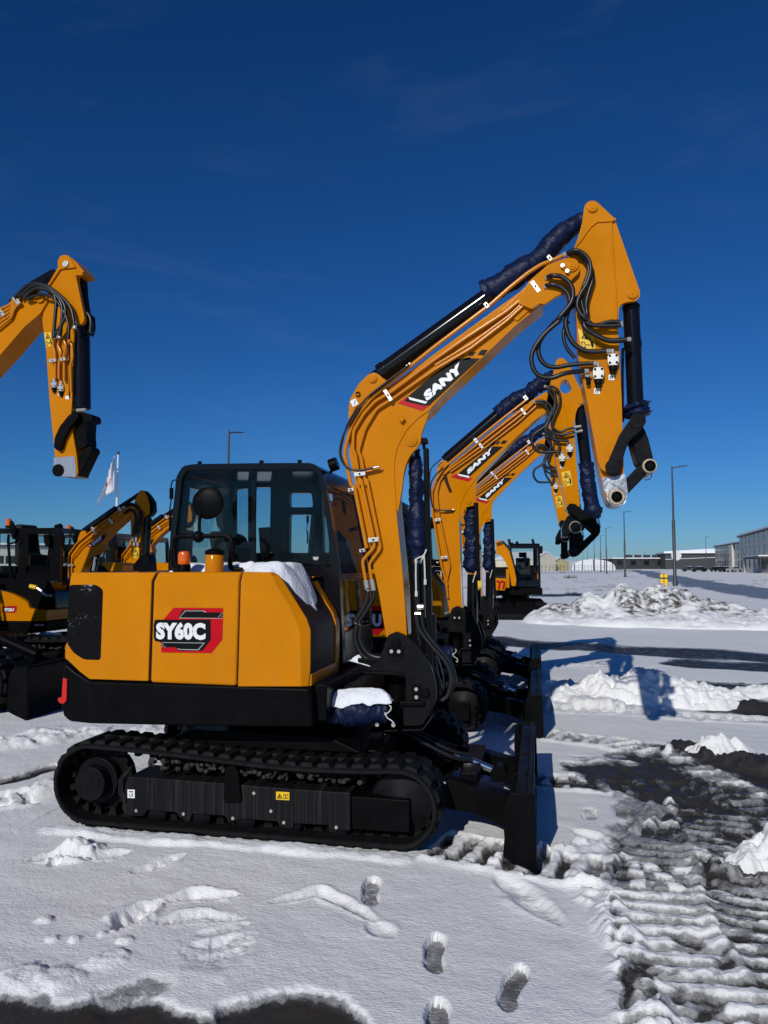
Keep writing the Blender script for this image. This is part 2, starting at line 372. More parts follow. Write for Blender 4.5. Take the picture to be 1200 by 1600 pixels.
    g = mb.build('packed_gravel', MUD, root, ang=10); g['kind'] = 'stuff'
    for p in T('k', (535,545),(830,565),(1128,300),(1138,592)) + T('l', (65,408),(165,513),(240,580),(547,608)):
        mb = MB(); q = onY(p[0], p[1], YT+.045); hexbolt(mb, (q.x, Yf, q.z), (0, -.010, 0), .011); mb.build('frame_bolt', ZINC, root)
    if near:
        mb = MB(); mb.prism(PY(T('k', (478,414),(523,415),(523,468),(478,466)), YT+.045), Yf-.0025, Yf-.0005); lab = mb.build('lifting_label', WHT, root, smooth=False)
        mb = MB()
        mb.prism(PY(T('k', (488,424),(514,425),(514,431),(488,430)), YT+.045), Yf-.004, Yf-.0027); mb.tube([onY(*p, YT+.045)+Vector((0,-.003,0)) for p in T('k', (490,442),(490,452),(500,458),(510,452),(510,440),(503,440),(503,448))], .0022, 6)
        mb.build('label_symbol', VBLK, lab, smooth=False)
        mb = MB(); mb.prism(PY(T('l', (193,400),(271,404),(271,451),(193,447)), YT+.045), Yf-.0025, Yf-.0005); lab = mb.build('warning_label', WARN, root, smooth=False)
        mb = MB(); A = PY(T('l', (199,440),(214,411),(230,441)), YT+.045); B = PY(T('l', (205,436),(214,419),(224,437)), YT+.045)
        mb.prism(A, Yf-.004, Yf-.0027, holes=[B]); mb.prism(PY(T('l', (211,424),(217,424),(217,434),(211,434)), YT+.045), Yf-.004, Yf-.0027)
        for q in ([(236,415),(249,418),(249,442),(236,440)], [(251,418),(264,416),(264,441),(251,442)]):
            A = T('l', *q); cx = sum(a[0] for a in A)/4; cy = sum(a[1] for a in A)/4; B = [(cx+(a[0]-cx)*.72, cy+(a[1]-cy)*.72) for a in A]
            mb.prism(PY(A, YT+.045), Yf-.004, Yf-.0027, holes=[PY(B, YT+.045)])
        mb.build('label_symbol', VBLK, lab, smooth=False)

def make_body(root, badge=True):
    """upper structure without boom: hood, counterweight, cab and fittings"""
    mb = MB()                                            # car body between the tracks, slew ring, main deck
    mb.box(-2.55, -1.05, YT+.42, YT+1.48, .22, .50); mb.prism([(-2.5,.5),(-1.1,.5),(-1.35,.60),(-2.3,.60)], YT+.3, YT+1.6)
    mb.tube([(-1.83, YT+.95, .58), (-1.83, YT+.95, .74)], .46, 40)
    mb.box(-2.95, -1.30, YT+.10, YT+1.80, .735, .965); mb.box(-1.30, -1.02, YT+.46, YT+1.20, .74, .90)
    mb.build('main_frame', BLK, root, bevel=.012)
    # --- counterweight skirt (black)
    lo = T('n', (722,690),(700,900),(688,1190),(715,1300),(760,1345),(800,1368),(1018,1390)) + [(300,1134.5),(489,1137)]
    hi = [(483.5,1075),(139.5,1064)] + T('n', (990,880),(850,790),(780,730))
    mb = MB(); mb.prism(PY(lo+hi, YT), YT, YT+.55); mb.build('counterweight_skirt', BLK, root, bevel=.03, seg=3)
    mb = MB(); mb.box(-3.08, -2.80, YT+.56, YT+1.86, .74, 1.02); mb.build('counterweight', BLK, root, bevel=.06, seg=3)
    mb = MB(); mb.prism(PY([(140.2,1066),(141.6,1066),(141.6,1130),(140.2,1130)], YT), YT-.0015, YT+.01); mb.build('skirt_seam', DARK, root, smooth=False)
    mb = MB(); mb.prism(PY(rnd(T('n', (727,862),(772,882),(766,1120),(735,1158),(690,1150),(670,1125),(670,1090),(712,1085)), 1.5), YT), YT-.012, YT+.03); mb.build('reflector', REFL, root, bevel=.003)
    # --- hood panels (yellow)
    Yh = YT+.70
    A = T('u', (418,612),(428,592)) + [(114,894.5),(243.5,894.5),(236.5,908),(231.3,1064.5),(139.3,1061.5)] + T('u', (470,1178),(420,1130),(384,1098),(386,1030),(400,990),(408,700))
    mb = MB(); mb.prism(PY(A, YT), YT, Yh); rp = mb.build('rear_side_panel', YEL, root, bevel=.028, seg=4, ang=30)
    G = rnd(T('u', (414,662),(572,661),(614,690),(599,1110),(498,1106),(440,1068),(396,1005)), 5)
    mb = MB(); mb.prism(PY(G, YT), YT-.004, YT+.02); mb.build('ventilation_grille', GRIL, rp, bevel=.003)
    B = [(246.5,894),(377.5,893.5),(374,908),(369,1072.2),(234.5,1066.8),(239.5,909)]
    mb = MB(); mb.prism(PY(B, YT), YT-.002, Yh); mp = mb.build('middle_side_panel', YEL, root, bevel=.02, seg=3, ang=30)
    Cc = [(380.3,893.6),(424,894),(430.5,899.5),(438,909)] + T('j', (435,445),(505,600),(530,690),(520,1000),(508,1161)) + [(372,1072.6),(376.5,908)]
    # front panel with wide chamfer to the front face
    outer = [(380.3,893.4),(426,894),(436,899),(445,912)] + T('j', (440,420),(540,580),(573,680),(572,1000),(558,1160)) + [(372,1072.6),(376.5,908)]
    mb = MB(); bm = mb.bm
    inner = [(380.3,893.6),(420,894),(426,901),(433,917)] + T('j', (385,455),(455,610),(482,700),(490,1000),(492,1160)) + [(372,1072.6),(376.5,908)]
    vi = [bm.verts.new((p[0], YT-.002, p[1])) for p in PY(inner, YT)]; vo = [bm.verts.new((p[0], YT+.035, p[1])) for p in PY(outer, YT+.035)]; vb = [bm.verts.new((p[0], YT+.046, p[1])) for p in PY(outer, YT+.035)]
    n = len(vi); bm.faces.new(vi)
    for i in range(n):
        j = (i+1) % n; bm.faces.new((vi[i], vi[j], vo[j], vo[i])); bm.faces.new((vo[i], vo[j], vb[j], vb[i]))
    bm.faces.new(vb[::-1]); fp = mb.build('front_side_panel', YEL, root, bevel=.01, seg=3, ang=25)
    mb = MB(); mb.prism(PY([(108,899),(415,899),(455,1000),(458,1066),(139,1058),(108,1030)], YT), YT+.012, Yh-.01); mb.build('hood_core', DARK, root)
    # front end of the hood: glossy dark cover in a yellow frame
    XF = onY(484.5, 1040, YT+.035).x
    prof = [onY(p[0], p[1], YT+.035) for p in [(428,896),(445,912)] + T('j', (440,420),(540,580),(573,680),(572,1000),(558,1160))]
    mb = MB(); bm = mb.bm; ya, yb = YT+.047, YT+.72
    rows = []
    for y in (ya, yb): rows.append([bm.verts.new((p.x-.004, y, p.z)) for p in prof] )
    base = [[bm.verts.new((p.x-.06, y, p.z-.03)) for p in prof] for y in (ya, yb)]
    for i in range(len(prof)-1):
        bm.faces.new((rows[0][i], rows[0][i+1], rows[1][i+1], rows[1][i])); bm.faces.new((base[0][i], base[1][i], base[1][i+1], base[0][i+1]))
    mb.build('hood_front_cover', mat('dark_mesh_cover', (.006,.006,.006), .4, spec=.10), root, ang=20)
    mb = MB()                                            # yellow rims of that cover
    def strip(y0, y1, lift):
        pr = [(p.x+lift, p.z+lift*.6) for p in prof[1:]]; bk = [(p.x-.05, p.z-.03) for p in prof[1:]]
        mb.prism(pr+bk[::-1], y0, y1)
    strip(YT+.625, YT+.725, .006)
    z1 = prof[-1].z; mb.prism([(XF+.006, z1-.0), (XF-.05, z1), (XF-.05, z1+.075), (XF+.006, z1+.075)], YT+.048, YT+.624)
    mb.build('hood_front_rim', YEL, root, bevel=.006)
    # engine hood top and rear behind the cab
    mb = MB(); mb.prism([(-3.04,1.02),(-2.74,1.02),(-2.74,1.60),(-2.98,1.62),(-3.05,1.50)], YT+.71, YT+1.86); mb.build('engine_hood', YEL, root, bevel=.04, seg=3)
    mb = MB(); mb.prism([(-2.95,1.60),(-1.90,1.615),(-1.62,1.57),(-1.5,1.45),(-2.95,1.45)], YT+.05, Yh+.02); mb.build('hood_top', BLK, root, bevel=.02)
    # badge
    if badge:
        make_badge(mp, 'SY60C', 0)
    # fuel/pre-cleaner bowl, beacon, mirror
    c = onY(335, 893, YT+.28); r = .062
    mb = MB(); mb.lathe([(r,-.04),(r,.105),(r-.004,.112)], Matrix.Translation(c), 28); ac = mb.build('intake_cap', YEL, root)
    mb = MB(); mb.lathe([(r-.012,.112),(r+.004,.118),(r+.004,.138),(r-.02,.150),(.02,.156)], Matrix.Translation(c), 28); mb.build('cap_lid', BLK, ac)
    c = onY(287.5, 892, YT+.34)
    mb = MB(); mb.lathe([(.045,-.02),(.047,.02),(.042,.045)], Matrix.Translation(c), 24); bc = mb.build('beacon', BLK, root)
    mb = MB(); mb.lathe([(.040,.045),(.043,.052),(.043,.11),(.036,.13),(.018,.138)] , Matrix.Translation(c), 28); mb.build('beacon_lens', AMB, bc)
    hy = YT+.42
    H = T('i', (105,745),(92,700),(90,590),(105,562),(140,552),(235,552),(400,550),(438,568),(455,610),(445,680),(438,725),(452,752),(515,762))
    mb = MB(); mb.tube(spl(line3([(*p, hy) for p in H], hy), 5), .017, 10)
    mb.tube(line3(T('i', (72,640),(68,750),(105,765),(150,765)), hy), .02, 8)
    hr = mb.build('mirror_handrail', BLK, root)
    mb = MB(); mb.tube(line3(T('i', (245,545),(246,470),(252,400),(256,330)), hy), .012, 10)
    c = onY(*T('i', (240,555))[0], hy); bmesh.ops.create_uvsphere(mb.bm, u_segments=16, v_segments=10, radius=.042, matrix=Matrix.Translation(c))
    mb.build('mirror_arm', BLK, hr)
    c = onY(*T('i', (290,342))[0], hy-.02); M = Matrix.Translation(c) @ Matrix.Rotation(R(6), 4, 'Z') @ Matrix.Rotation(R(90), 4, 'X')
    mb = MB(); mb.lathe([(.02,.014),(.06,.012),(.104,.005),(.114,-.002),(.114,-.008),(.108,-.012)], M @ Matrix.Translation((0,0,-.03)), 40); mb.build('mirror_head', BLK, hr)
    make_cab(root)

def make_badge(par, word, dx=0, Y=None, sh=(0,0), suffix=True):
    Y = YT if Y is None else Y
    y = Y-.0035
    q = lambda *p: PY([(a+sh[0], b+sh[1]) for a, b in T('v', *p)], Y)
    mb = MB(); mb.prism(q((385,180),(1100,185),(1088,640),(930,835),(205,825),(205,690),(120,640),(105,560),(240,350)), y-.0010, y); bd = mb.build('model_badge', RED, par, smooth=False)
    mb = MB(); mb.prism(q(*rnd([(120,352),(920,352),(922,640),(800,800),(460,800),(420,750),(215,750),(215,670),(120,664),(100,600),(100,420)], 14)), y-.0022, y-.0011)
    mb.prism(q((515,212),(800,212),(850,245),(1096,250),(1094,325),(450,325)), y-.0022, y-.0011); mb.build('badge_field', VBLK, bd, smooth=False)
    mb = MB()
    for pl in ([(550,222),(820,222),(862,246),(845,248),(812,231),(556,231),(478,322),(1092,330),(1092,337),(462,331)], [(225,676),(840,684),(745,792),(470,786),(440,764),(460,766),(482,776),(738,780),(818,693),(225,684)]):
        mb.prism(q(*pl), y-.0034, y-.0023)
    for cx, cy in ((1062,282),(1085,260),(1040,304),(1085,302),(222,700),(238,720),(222,740),(262,742)):
        mb.prism(q((cx-10,cy),(cx,cy-10),(cx+10,cy),(cx,cy+10)), y-.0034, y-.0023)
    mb.build('badge_line', ZINC, bd, smooth=False)
    P = [(a+sh[0], b+sh[1]) for a, b in T('v', (128,638),(842,648),(128,386))]
    textY(word, *P, y-.0023 if False else Y-.0060, 'badge_lettering', WHT, bd, bold=.06)
    return bd

def make_cab(root):
    Yn, Yf = YT+.75, YT+1.75
    OUT = T('i', (50,765),(62,560),(100,180),(140,112),(210,100),(600,94),(950,92),(1008,132),(1060,380),(1120,770)) + [(537,1040),(519,1050),(505,900),(262,905)]
    OUT = rnd(OUT, 5)
    IN = rnd(T('i', (85,730),(100,520),(137,190),(165,140),(220,132),(950,132),(980,150),(1000,190),(1052,560),(1072,745),(560,735)), 4)
    cab = MB(); cab.prism(PY(OUT, Yn), Yn, Yn+.07, holes=[PY(IN, Yn)])
    # roof, floor and pillars
    rx0, rx1 = -2.655, -1.555
    roof = PY(rnd(T('i', (96,196),(112,140),(150,112),(220,100),(600,94),(950,92),(1008,132),(1022,200),(990,215),(980,160),(940,140),(220,142),(160,160),(130,200)), 4), Yn)
    cab.prism(roof, Yn+.071, Yf-.071)
    OF = [(p[0], p[1]) for p in PY(OUT, Yn)]
    zin = lambda p: p
    def win(px): return PY(rnd(px, 3), Yf)
    # far side: openings measured through the cab
    far_holes = [win([(371,766),(392,764),(392,865),(371,868)]), win([(401.5,762.5),(427,762.5),(425.5,864),(399.5,864)]), win([(456,771.5),(490.5,771.5),(492.5,793.5),(456,793.5)]), win([(456,805),(494,805),(497,864),(455.5,864)]), win([(506,772),(522,772),(533,864),(509,864)])]
    cab.prism(OF, Yf-.07, Yf, holes=far_holes)
    # rear wall with window
    xr = [onY(*p, Yn).x for p in T('i', (50,765),(100,180))]
    def rear(z0, z1, y0, y1):
        f = lambda z: xr[0]+(xr[1]-xr[0])*(z-1.6)/(2.37-1.6)
        cab.prism([(f(z0), z0), (f(z0)+.06, z0), (f(z1)+.06, z1), (f(z1), z1)], y0, y1)
    rear(1.0, 1.72, Yn+.071, Yf-.071); rear(2.30, 2.38, Yn+.071, Yf-.071); rear(1.721, 2.299, Yn+.071, Yn+.13); rear(1.721, 2.299, Yf-.13, Yf-.071)
    # front: sill + top bar + pillars follow the raked front edge
    fz = [(onY(*p, Yn)) for p in T('i', (1008,132),(1060,380),(1120,770))] + [onY(537,1040,Yn)]
    def front_at(z):
        for a, b in zip(fz[:-1], fz[1:]):
            if a.z >= z >= b.z: t = (a.z-z)/(a.z-b.z); return a.x+(b.x-a.x)*t
        return fz[0].x if z > fz[0].z else fz[-1].x
    def front(z0, z1, y0, y1, d=.06, off=0.): cab.prism([(front_at(z0)-off, z0), (front_at(z0)-d-off, z0), (front_at(z1)-d-off, z1), (front_at(z1)-off, z1)], y0, y1)
    front(1.0, 1.22, Yn+.071, Yf-.071); front(1.60, 1.64, Yn+.071, Yf-.071, .04); front(2.29, 2.40, Yn+.071, Yf-.071)
    cab.box(-2.72, -1.40, Yn+.071, Yf-.071, 1.0, 1.06)
    cb = cab.build('cab', GLB, root, bevel=.012, seg=2, ang=40)
    # glass
    g = MB(); I2 = PY(IN, Yn); g.prism(I2, Yn+.018, Yn+.022); g.build('side_window', GLS, cb, smooth=False)
    sl = MB(); sl.prism(PY(rnd(T('i', (140,205),(215,200),(560,196),(573,210),(570,610),(556,620),(110,625)), 3), Yn), Yn+.030, Yn+.034); sl.build('sliding_window', GLS, cb, smooth=False)
    sf = MB(); sf.prism(PY(T('i', (568,196),(586,196),(586,735),(560,735)), Yn), Yn+.026, Yn+.05); sf.build('window_divider', DARK, cb, smooth=False)
    g = MB(); ym, yx = Yn+.071, Yf-.071
    for z0, z1 in ((1.221, 1.6), (1.64, 2.29)):
        n = 6
        for k in range(n):
            a, b = z0+(z1-z0)*k/n, z0+(z1-z0)*(k+1)/n
            g.quad((front_at(a)-.012, ym, a), (front_at(a)-.012, yx, a), (front_at(b)-.012, yx, b), (front_at(b)-.012, ym, b))
    g.build('windscreen', GLS, cb)
    g = MB(); f = lambda z: xr[0]+(xr[1]-xr[0])*(z-1.6)/(2.37-1.6)+.03
    g.quad((f(1.72), ym+.06, 1.72), (f(1.72), yx-.06, 1.72), (f(2.3), yx-.06, 2.3), (f(2.3), ym+.06, 2.3)); g.build('rear_window', GLS, cb, smooth=False)
    g = MB()
    for h in far_holes: g.prism(h, Yf-.04, Yf-.036)
    g.build('door_glass', GLS, cb, smooth=False)
    # inside: seat, console, monitor, levers
    s = MB(); yc = (Yn+Yf)/2
    s.prism(rnd([(-2.36,1.30),(-1.86,1.32),(-1.84,1.42),(-2.25,1.44),(-2.40,1.95),(-2.50,1.98),(-2.52,1.93),(-2.40,1.40)], .05), yc-.24, yc+.24)
    s.prism(rnd([(-2.44,1.98),(-2.50,2.0),(-2.53,2.16),(-2.46,2.17)], .03), yc-.13, yc+.13)
    s.build('operator_seat', SEATM, cb, bevel=.03, seg=3)
    s = MB(); s.box(-2.3, -1.75, yc-.42, yc-.27, 1.2, 1.50); s.box(-2.3, -1.75, yc+.27, yc+.42, 1.2, 1.50); s.box(-1.62, -1.55, yc-.44, yc-.30, 1.2, 1.62)
    s.build('console', DARK, cb, bevel=.02)
    s = MB(); s.prism(PY(rnd(T('i', (628,500),(700,495),(706,640),(690,690),(640,690)), 2), yc+.1), yc+.05, yc+.12)
    s.prism(PY(T('i', (712,505),(750,505),(750,625),(708,625)), yc), yc-.02, yc+.03); s.build('monitor', BLK, cb, bevel=.006)
    s = MB()
    for y in (yc-.34, yc+.34):
        s.tube([(-1.80, y, 1.5), (-1.76, y, 1.66)], .012, 8); s.tube([(-1.765, y, 1.64), (-1.75, y, 1.74)], .022, 10)
    s.build('control_lever', DARK, cb)
    # fittings on the cab
    for px in T('i', (248,100),(634,95),(873,92)):
        m = MB(); c = onY(px[0], px[1]+3, Yn+.12); m.tube([c, c+Vector((0,0,.035))], .016, 12); m.build('roof_lug', BLK, cb)
    m = MB(); c = onY(*T('i', (1085,112))[0], Yn+.25); m.tube([c+Vector((-.03,0,.0)), c+Vector((.03,0,.02))], .05, 20); m.tube([c, c+Vector((-.05,.02,-.09))], .012, 8); wl = m.build('work_light', BLK, cb, bevel=.006)
    m = MB(); m.tube([c+Vector((.0305,0,.0202)), c+Vector((.034,0,.0213))], .043, 20); m.build('light_lens', GLS, wl)
    m = MB(); m.tube(spl(line3(T('i', (98,200),(80,205),(70,235),(72,300),(66,350),(60,395)), Yn+.06), 5), .005, 6); m.tube(line3(T('i', (72,250),(71,318)), Yn+.06), .016, 8); m.build('antenna_cable', BLK, cb)
    m = MB(); m.tube(line3(T('i', (60,395),(66,440),(62,520)), Yn+.03), .010, 8); m.build('grab_strap', BLK, cb)
    m = MB(); m.prism(PY(T('i', (952,680),(988,680),(985,695),(970,703),(955,695)), Yn), Yn+.012, Yn+.017); m.build('window_latch', ZINC, cb)

def make_blade(root):
    y0, y1 = YT-.09, YT+1.88
    # near end plate traced, the moldboard extruded between both end plates
    pl = PY(T('h', (915,650),(1062,640),(1085,660),(1092,760),(1100,1000),(1105,1225),(1040,1195),(960,1160),(862,1110),(858,1085),(868,965),(862,900),(865,740),(885,690)), y0)
    mb = MB()
    front = PY(T('h', (1062,640),(1050,760),(1010,900),(1005,960),(1020,1040),(1060,1130),(1103,1222)), y0)
    back = PY(T('h', (1075,1205),(1030,1140),(975,1040),(965,960),(975,890),(1015,760),(1030,640)), y0)
    mb.prism(front+back, y0+.021, y1-.021)
    bl = mb.build('dozer_blade', BLK, root, bevel=.004, ang=50)
    for y in (y0, y1-.02):
        mb = MB(); mb.prism(pl, y, y+.02); mb.build('blade_end_plate', BLK, bl, bevel=.004)
    mb = MB()
    rb = PY(T('h', (925,660),(1028,650),(1012,760),(972,890),(960,960),(965,1030),(885,1000),(880,880),(888,740)), y0)
    for y in (y0+.45, y0+.95, y0+1.45): mb.prism(rb, y, y+.025)
    mb.build('blade_rib', BLK, bl, bevel=.003)
    mb = MB()
    zt = onY(*T('h', (925,660))[0], y0); mb.prism([(zt.x-.01, zt.z-.02), (zt.x+.02, zt.z+.005), (zt.x+.12, zt.z+.005), (zt.x+.12, zt.z-.01)], y0+.021, y1-.021); mb.build('blade_top_plate', BLK, bl, bevel=.004)
    # push arms
    ya = YT+.36
    A = PY(rnd(T('h', (440,560),(640,610),(880,690),(900,760),(905,930),(850,905),(760,850),(620,800),(440,770)), 4), ya)
    for i, y in enumerate((YT+.40, YT+1.32)):
        mb = MB(); mb.prism([(p[0]+.035 if p[0] > -.25 else p[0], p[1]) for p in A], y, y+.12); mb.prism([(-1.25,.30),(-.75,.36),(-.75,.24),(-1.25,.20)], y+.005, y+.115)
        mb.build('blade_push_arm', BLK, root, bevel=.01)
    mb = MB(); mb.box(-.52, -.40, YT+.521, YT+1.319, .27, .36); mb.build('arm_crossbar', BLK, root, bevel=.01)
    a, b = Vector((-1.12, YT+.80, .60)), Vector((-.28, YT+.80, .30))
    mb = MB(); mb.tube([a, a.lerp(b, .62)], .052, 20); mb.tube([a.lerp(b, .58), a.lerp(b, .64)], .060, 20); mb.tube([b-Vector((0,.06,0)), b+Vector((0,.06,0))], .055, 20); bc = mb.build('blade_cylinder', BLK, root, bevel=.004)
    mb = MB(); mb.tube([a.lerp(b, .62), b], .026, 16); mb.build('blade_cylinder_rod', CHR, bc)
    mb = MB()
    for y, z in ((YT+.60, .66), (YT+.66, .68)):
        mb.tube(spl([(-1.2, y, z), (-.95, y, z-.06), (-.62, y+.04, z-.22), (-.45, y+.10, z-.27)], 6), .014, 8)
    mb.build('blade_hose', HOSE, root)
# ================================================================== boom, arm, linkage of the nearest machine
def Rr(*a): return rnd(*a)
def warn_label(name, px4, Y, parent):
    """yellow warning label with triangle and crush symbol; px4 = corners tl,tr,br,bl"""
    p = PY(px4, Y); mb = MB(); mb.prism(p, Y-.0028, Y-.0005); lb = mb.build(name, WARN, parent, smooth=False)
    def L(u, v):
        a = ((1-u)*p[0][0]+u*p[1][0], (1-u)*p[0][1]+u*p[1][1]); b = ((1-u)*p[3][0]+u*p[2][0], (1-u)*p[3][1]+u*p[2][1]); return ((1-v)*a[0]+v*b[0], (1-v)*a[1]+v*b[1])
    f = lambda *q: [L(*z) for z in q]
    mb = MB(); mb.prism(f((.12,.44),(.5,.06),(.88,.44)), Y-.0045, Y-.003, holes=[f((.25,.395),(.5,.15),(.75,.395))])
    mb.prism(f((.38,.38),(.47,.22),(.56,.30),(.62,.38)), Y-.0045, Y-.003)
    mb.prism(f((.08,.62),(.34,.60),(.34,.92),(.08,.94)), Y-.0045, Y-.003, holes=[f((.13,.66),(.29,.64),(.29,.88),(.13,.90))])
    mb.prism(f((.38,.76),(.48,.71),(.48,.74),(.60,.74),(.60,.71),(.70,.76),(.60,.81),(.60,.78),(.48,.78),(.48,.81)), Y-.0045, Y-.003)
    mb.prism(f((.76,.62),(.90,.60),(.93,.74),(.88,.92),(.76,.92),(.73,.74)), Y-.0045, Y-.003)
    mb.prism([ (L(.83,.565)[0]+.010*math.cos(a), L(.83,.565)[1]+.010*math.sin(a)) for a in np.linspace(0, 6.28, 10)[:-1]], Y-.0045, Y-.003)
    mb.build('label_symbol', VBLK, lb, smooth=False)
def boom_badge(px, Y, parent, checks, stripe, red, tx):
    mb = MB(); mb.prism(PY(px, Y), Y-.0025, Y-.0005); bd = mb.build('maker_badge', VBLK, parent, smooth=False)
    mb = MB(); mb.prism(PY(red, Y), Y-.0035, Y-.0006); mb.build('badge_chevron', RED, bd, smooth=False)
    mb = MB(); mb.prism(PY(stripe, Y), Y-.0048, Y-.0026); mb.build('badge_stripe', WHT, bd, smooth=False)
    mb = MB()
    for c in checks: mb.prism(PY(c, Y), Y-.0025, Y-.0006)
    mb.build('badge_check', VBLK, bd, smooth=False)
    textY('SANY', *tx, Y-.0052, 'badge_lettering', WHT, bd, bold=.075)
def valve(px, Y, parent, s=1.0, name='hose_valve'):
    """hose-burst valve block with cap and bolts, top-centre at px"""
    k = Y/1180*s; c = onY(px[0], px[1], Y)
    mb = MB()
    poly = [(-6,0),(6,0),(8,4),(8,14),(6,18),(-6,18),(-8,14),(-8,4)]
    mb.prism([(c.x+p[0]*k, c.z-p[1]*k) for p in poly], Y-.05*s, Y)
    mb.tube([Vector((c.x, Y-.025*s, c.z)), Vector((c.x, Y-.025*s, c.z+8*k))], 3.2*k, 8)
    v = mb.build(name, ZINC, parent, bevel=.002*s)
    mb = MB()
    mb.tube([Vector((c.x, Y-.025*s, c.z-18*k)), Vector((c.x, Y-.025*s, c.z-24*k))], 6*k, 12); mb.tube([Vector((c.x, Y-.025*s, c.z-24*k)), Vector((c.x, Y-.025*s, c.z-30*k))], 4*k, 10)
    mb.build('valve_cap', BLKM, v)
    mb = MB()
    for dx, dz in ((-5,-3),(5,-3),(-5,-14),(5,-14)): mb.tube([Vector((c.x+dx*k, Y-.05*s, c.z+dz*k)), Vector((c.x+dx*k, Y-.056*s, c.z+dz*k))], 1.9*k, 6)
    mb.build('valve_bolt', BLKM, v)
    return v
def clamp(px, ang, w, h, Y, parent, d=.035):
    """zinc pipe clamp, w/h in px, rotated"""
    a = R(ang); f = [(-w/2,-h/2),(w/2,-h/2),(w/2,h/2),(-w/2,h/2)]
    P = [(px[0]+x*math.cos(a)-y*math.sin(a), px[1]+x*math.sin(a)+y*math.cos(a)) for x, y in f]
    mb = MB(); mb.prism(PY(P, Y), Y-d, Y-.001); o = mb.build('pipe_clamp', ZINC, parent, bevel=.002)
    mb = MB(); c = onY(*px, Y); mb.tube([Vector((c.x, Y-d, c.z)), Vector((c.x, Y-d-.007, c.z))], .007, 6); mb.build('clamp_bolt', BLKM, o)
def pipe(name, pts, Y, r, mt, parent, sm=0, n=8, per=5):
    P = [onY(p[0], p[1], p[2] if len(p) > 2 else Y) for p in pts]
    if sm: P = spl(P, per)
    mb = MB(); mb.tube(P, r, n); return mb.build(name, mt, parent, ang=60)
def rpipe(name, pts, Y, r, mt, parent, bend=5):         # straight runs with rounded bends
    P = [onY(p[0], p[1], Y) for p in rnd(pts, bend, 4, closed=False)]
    mb = MB(); mb.tube(P, r, 8); return mb.build(name, mt, parent, ang=60)

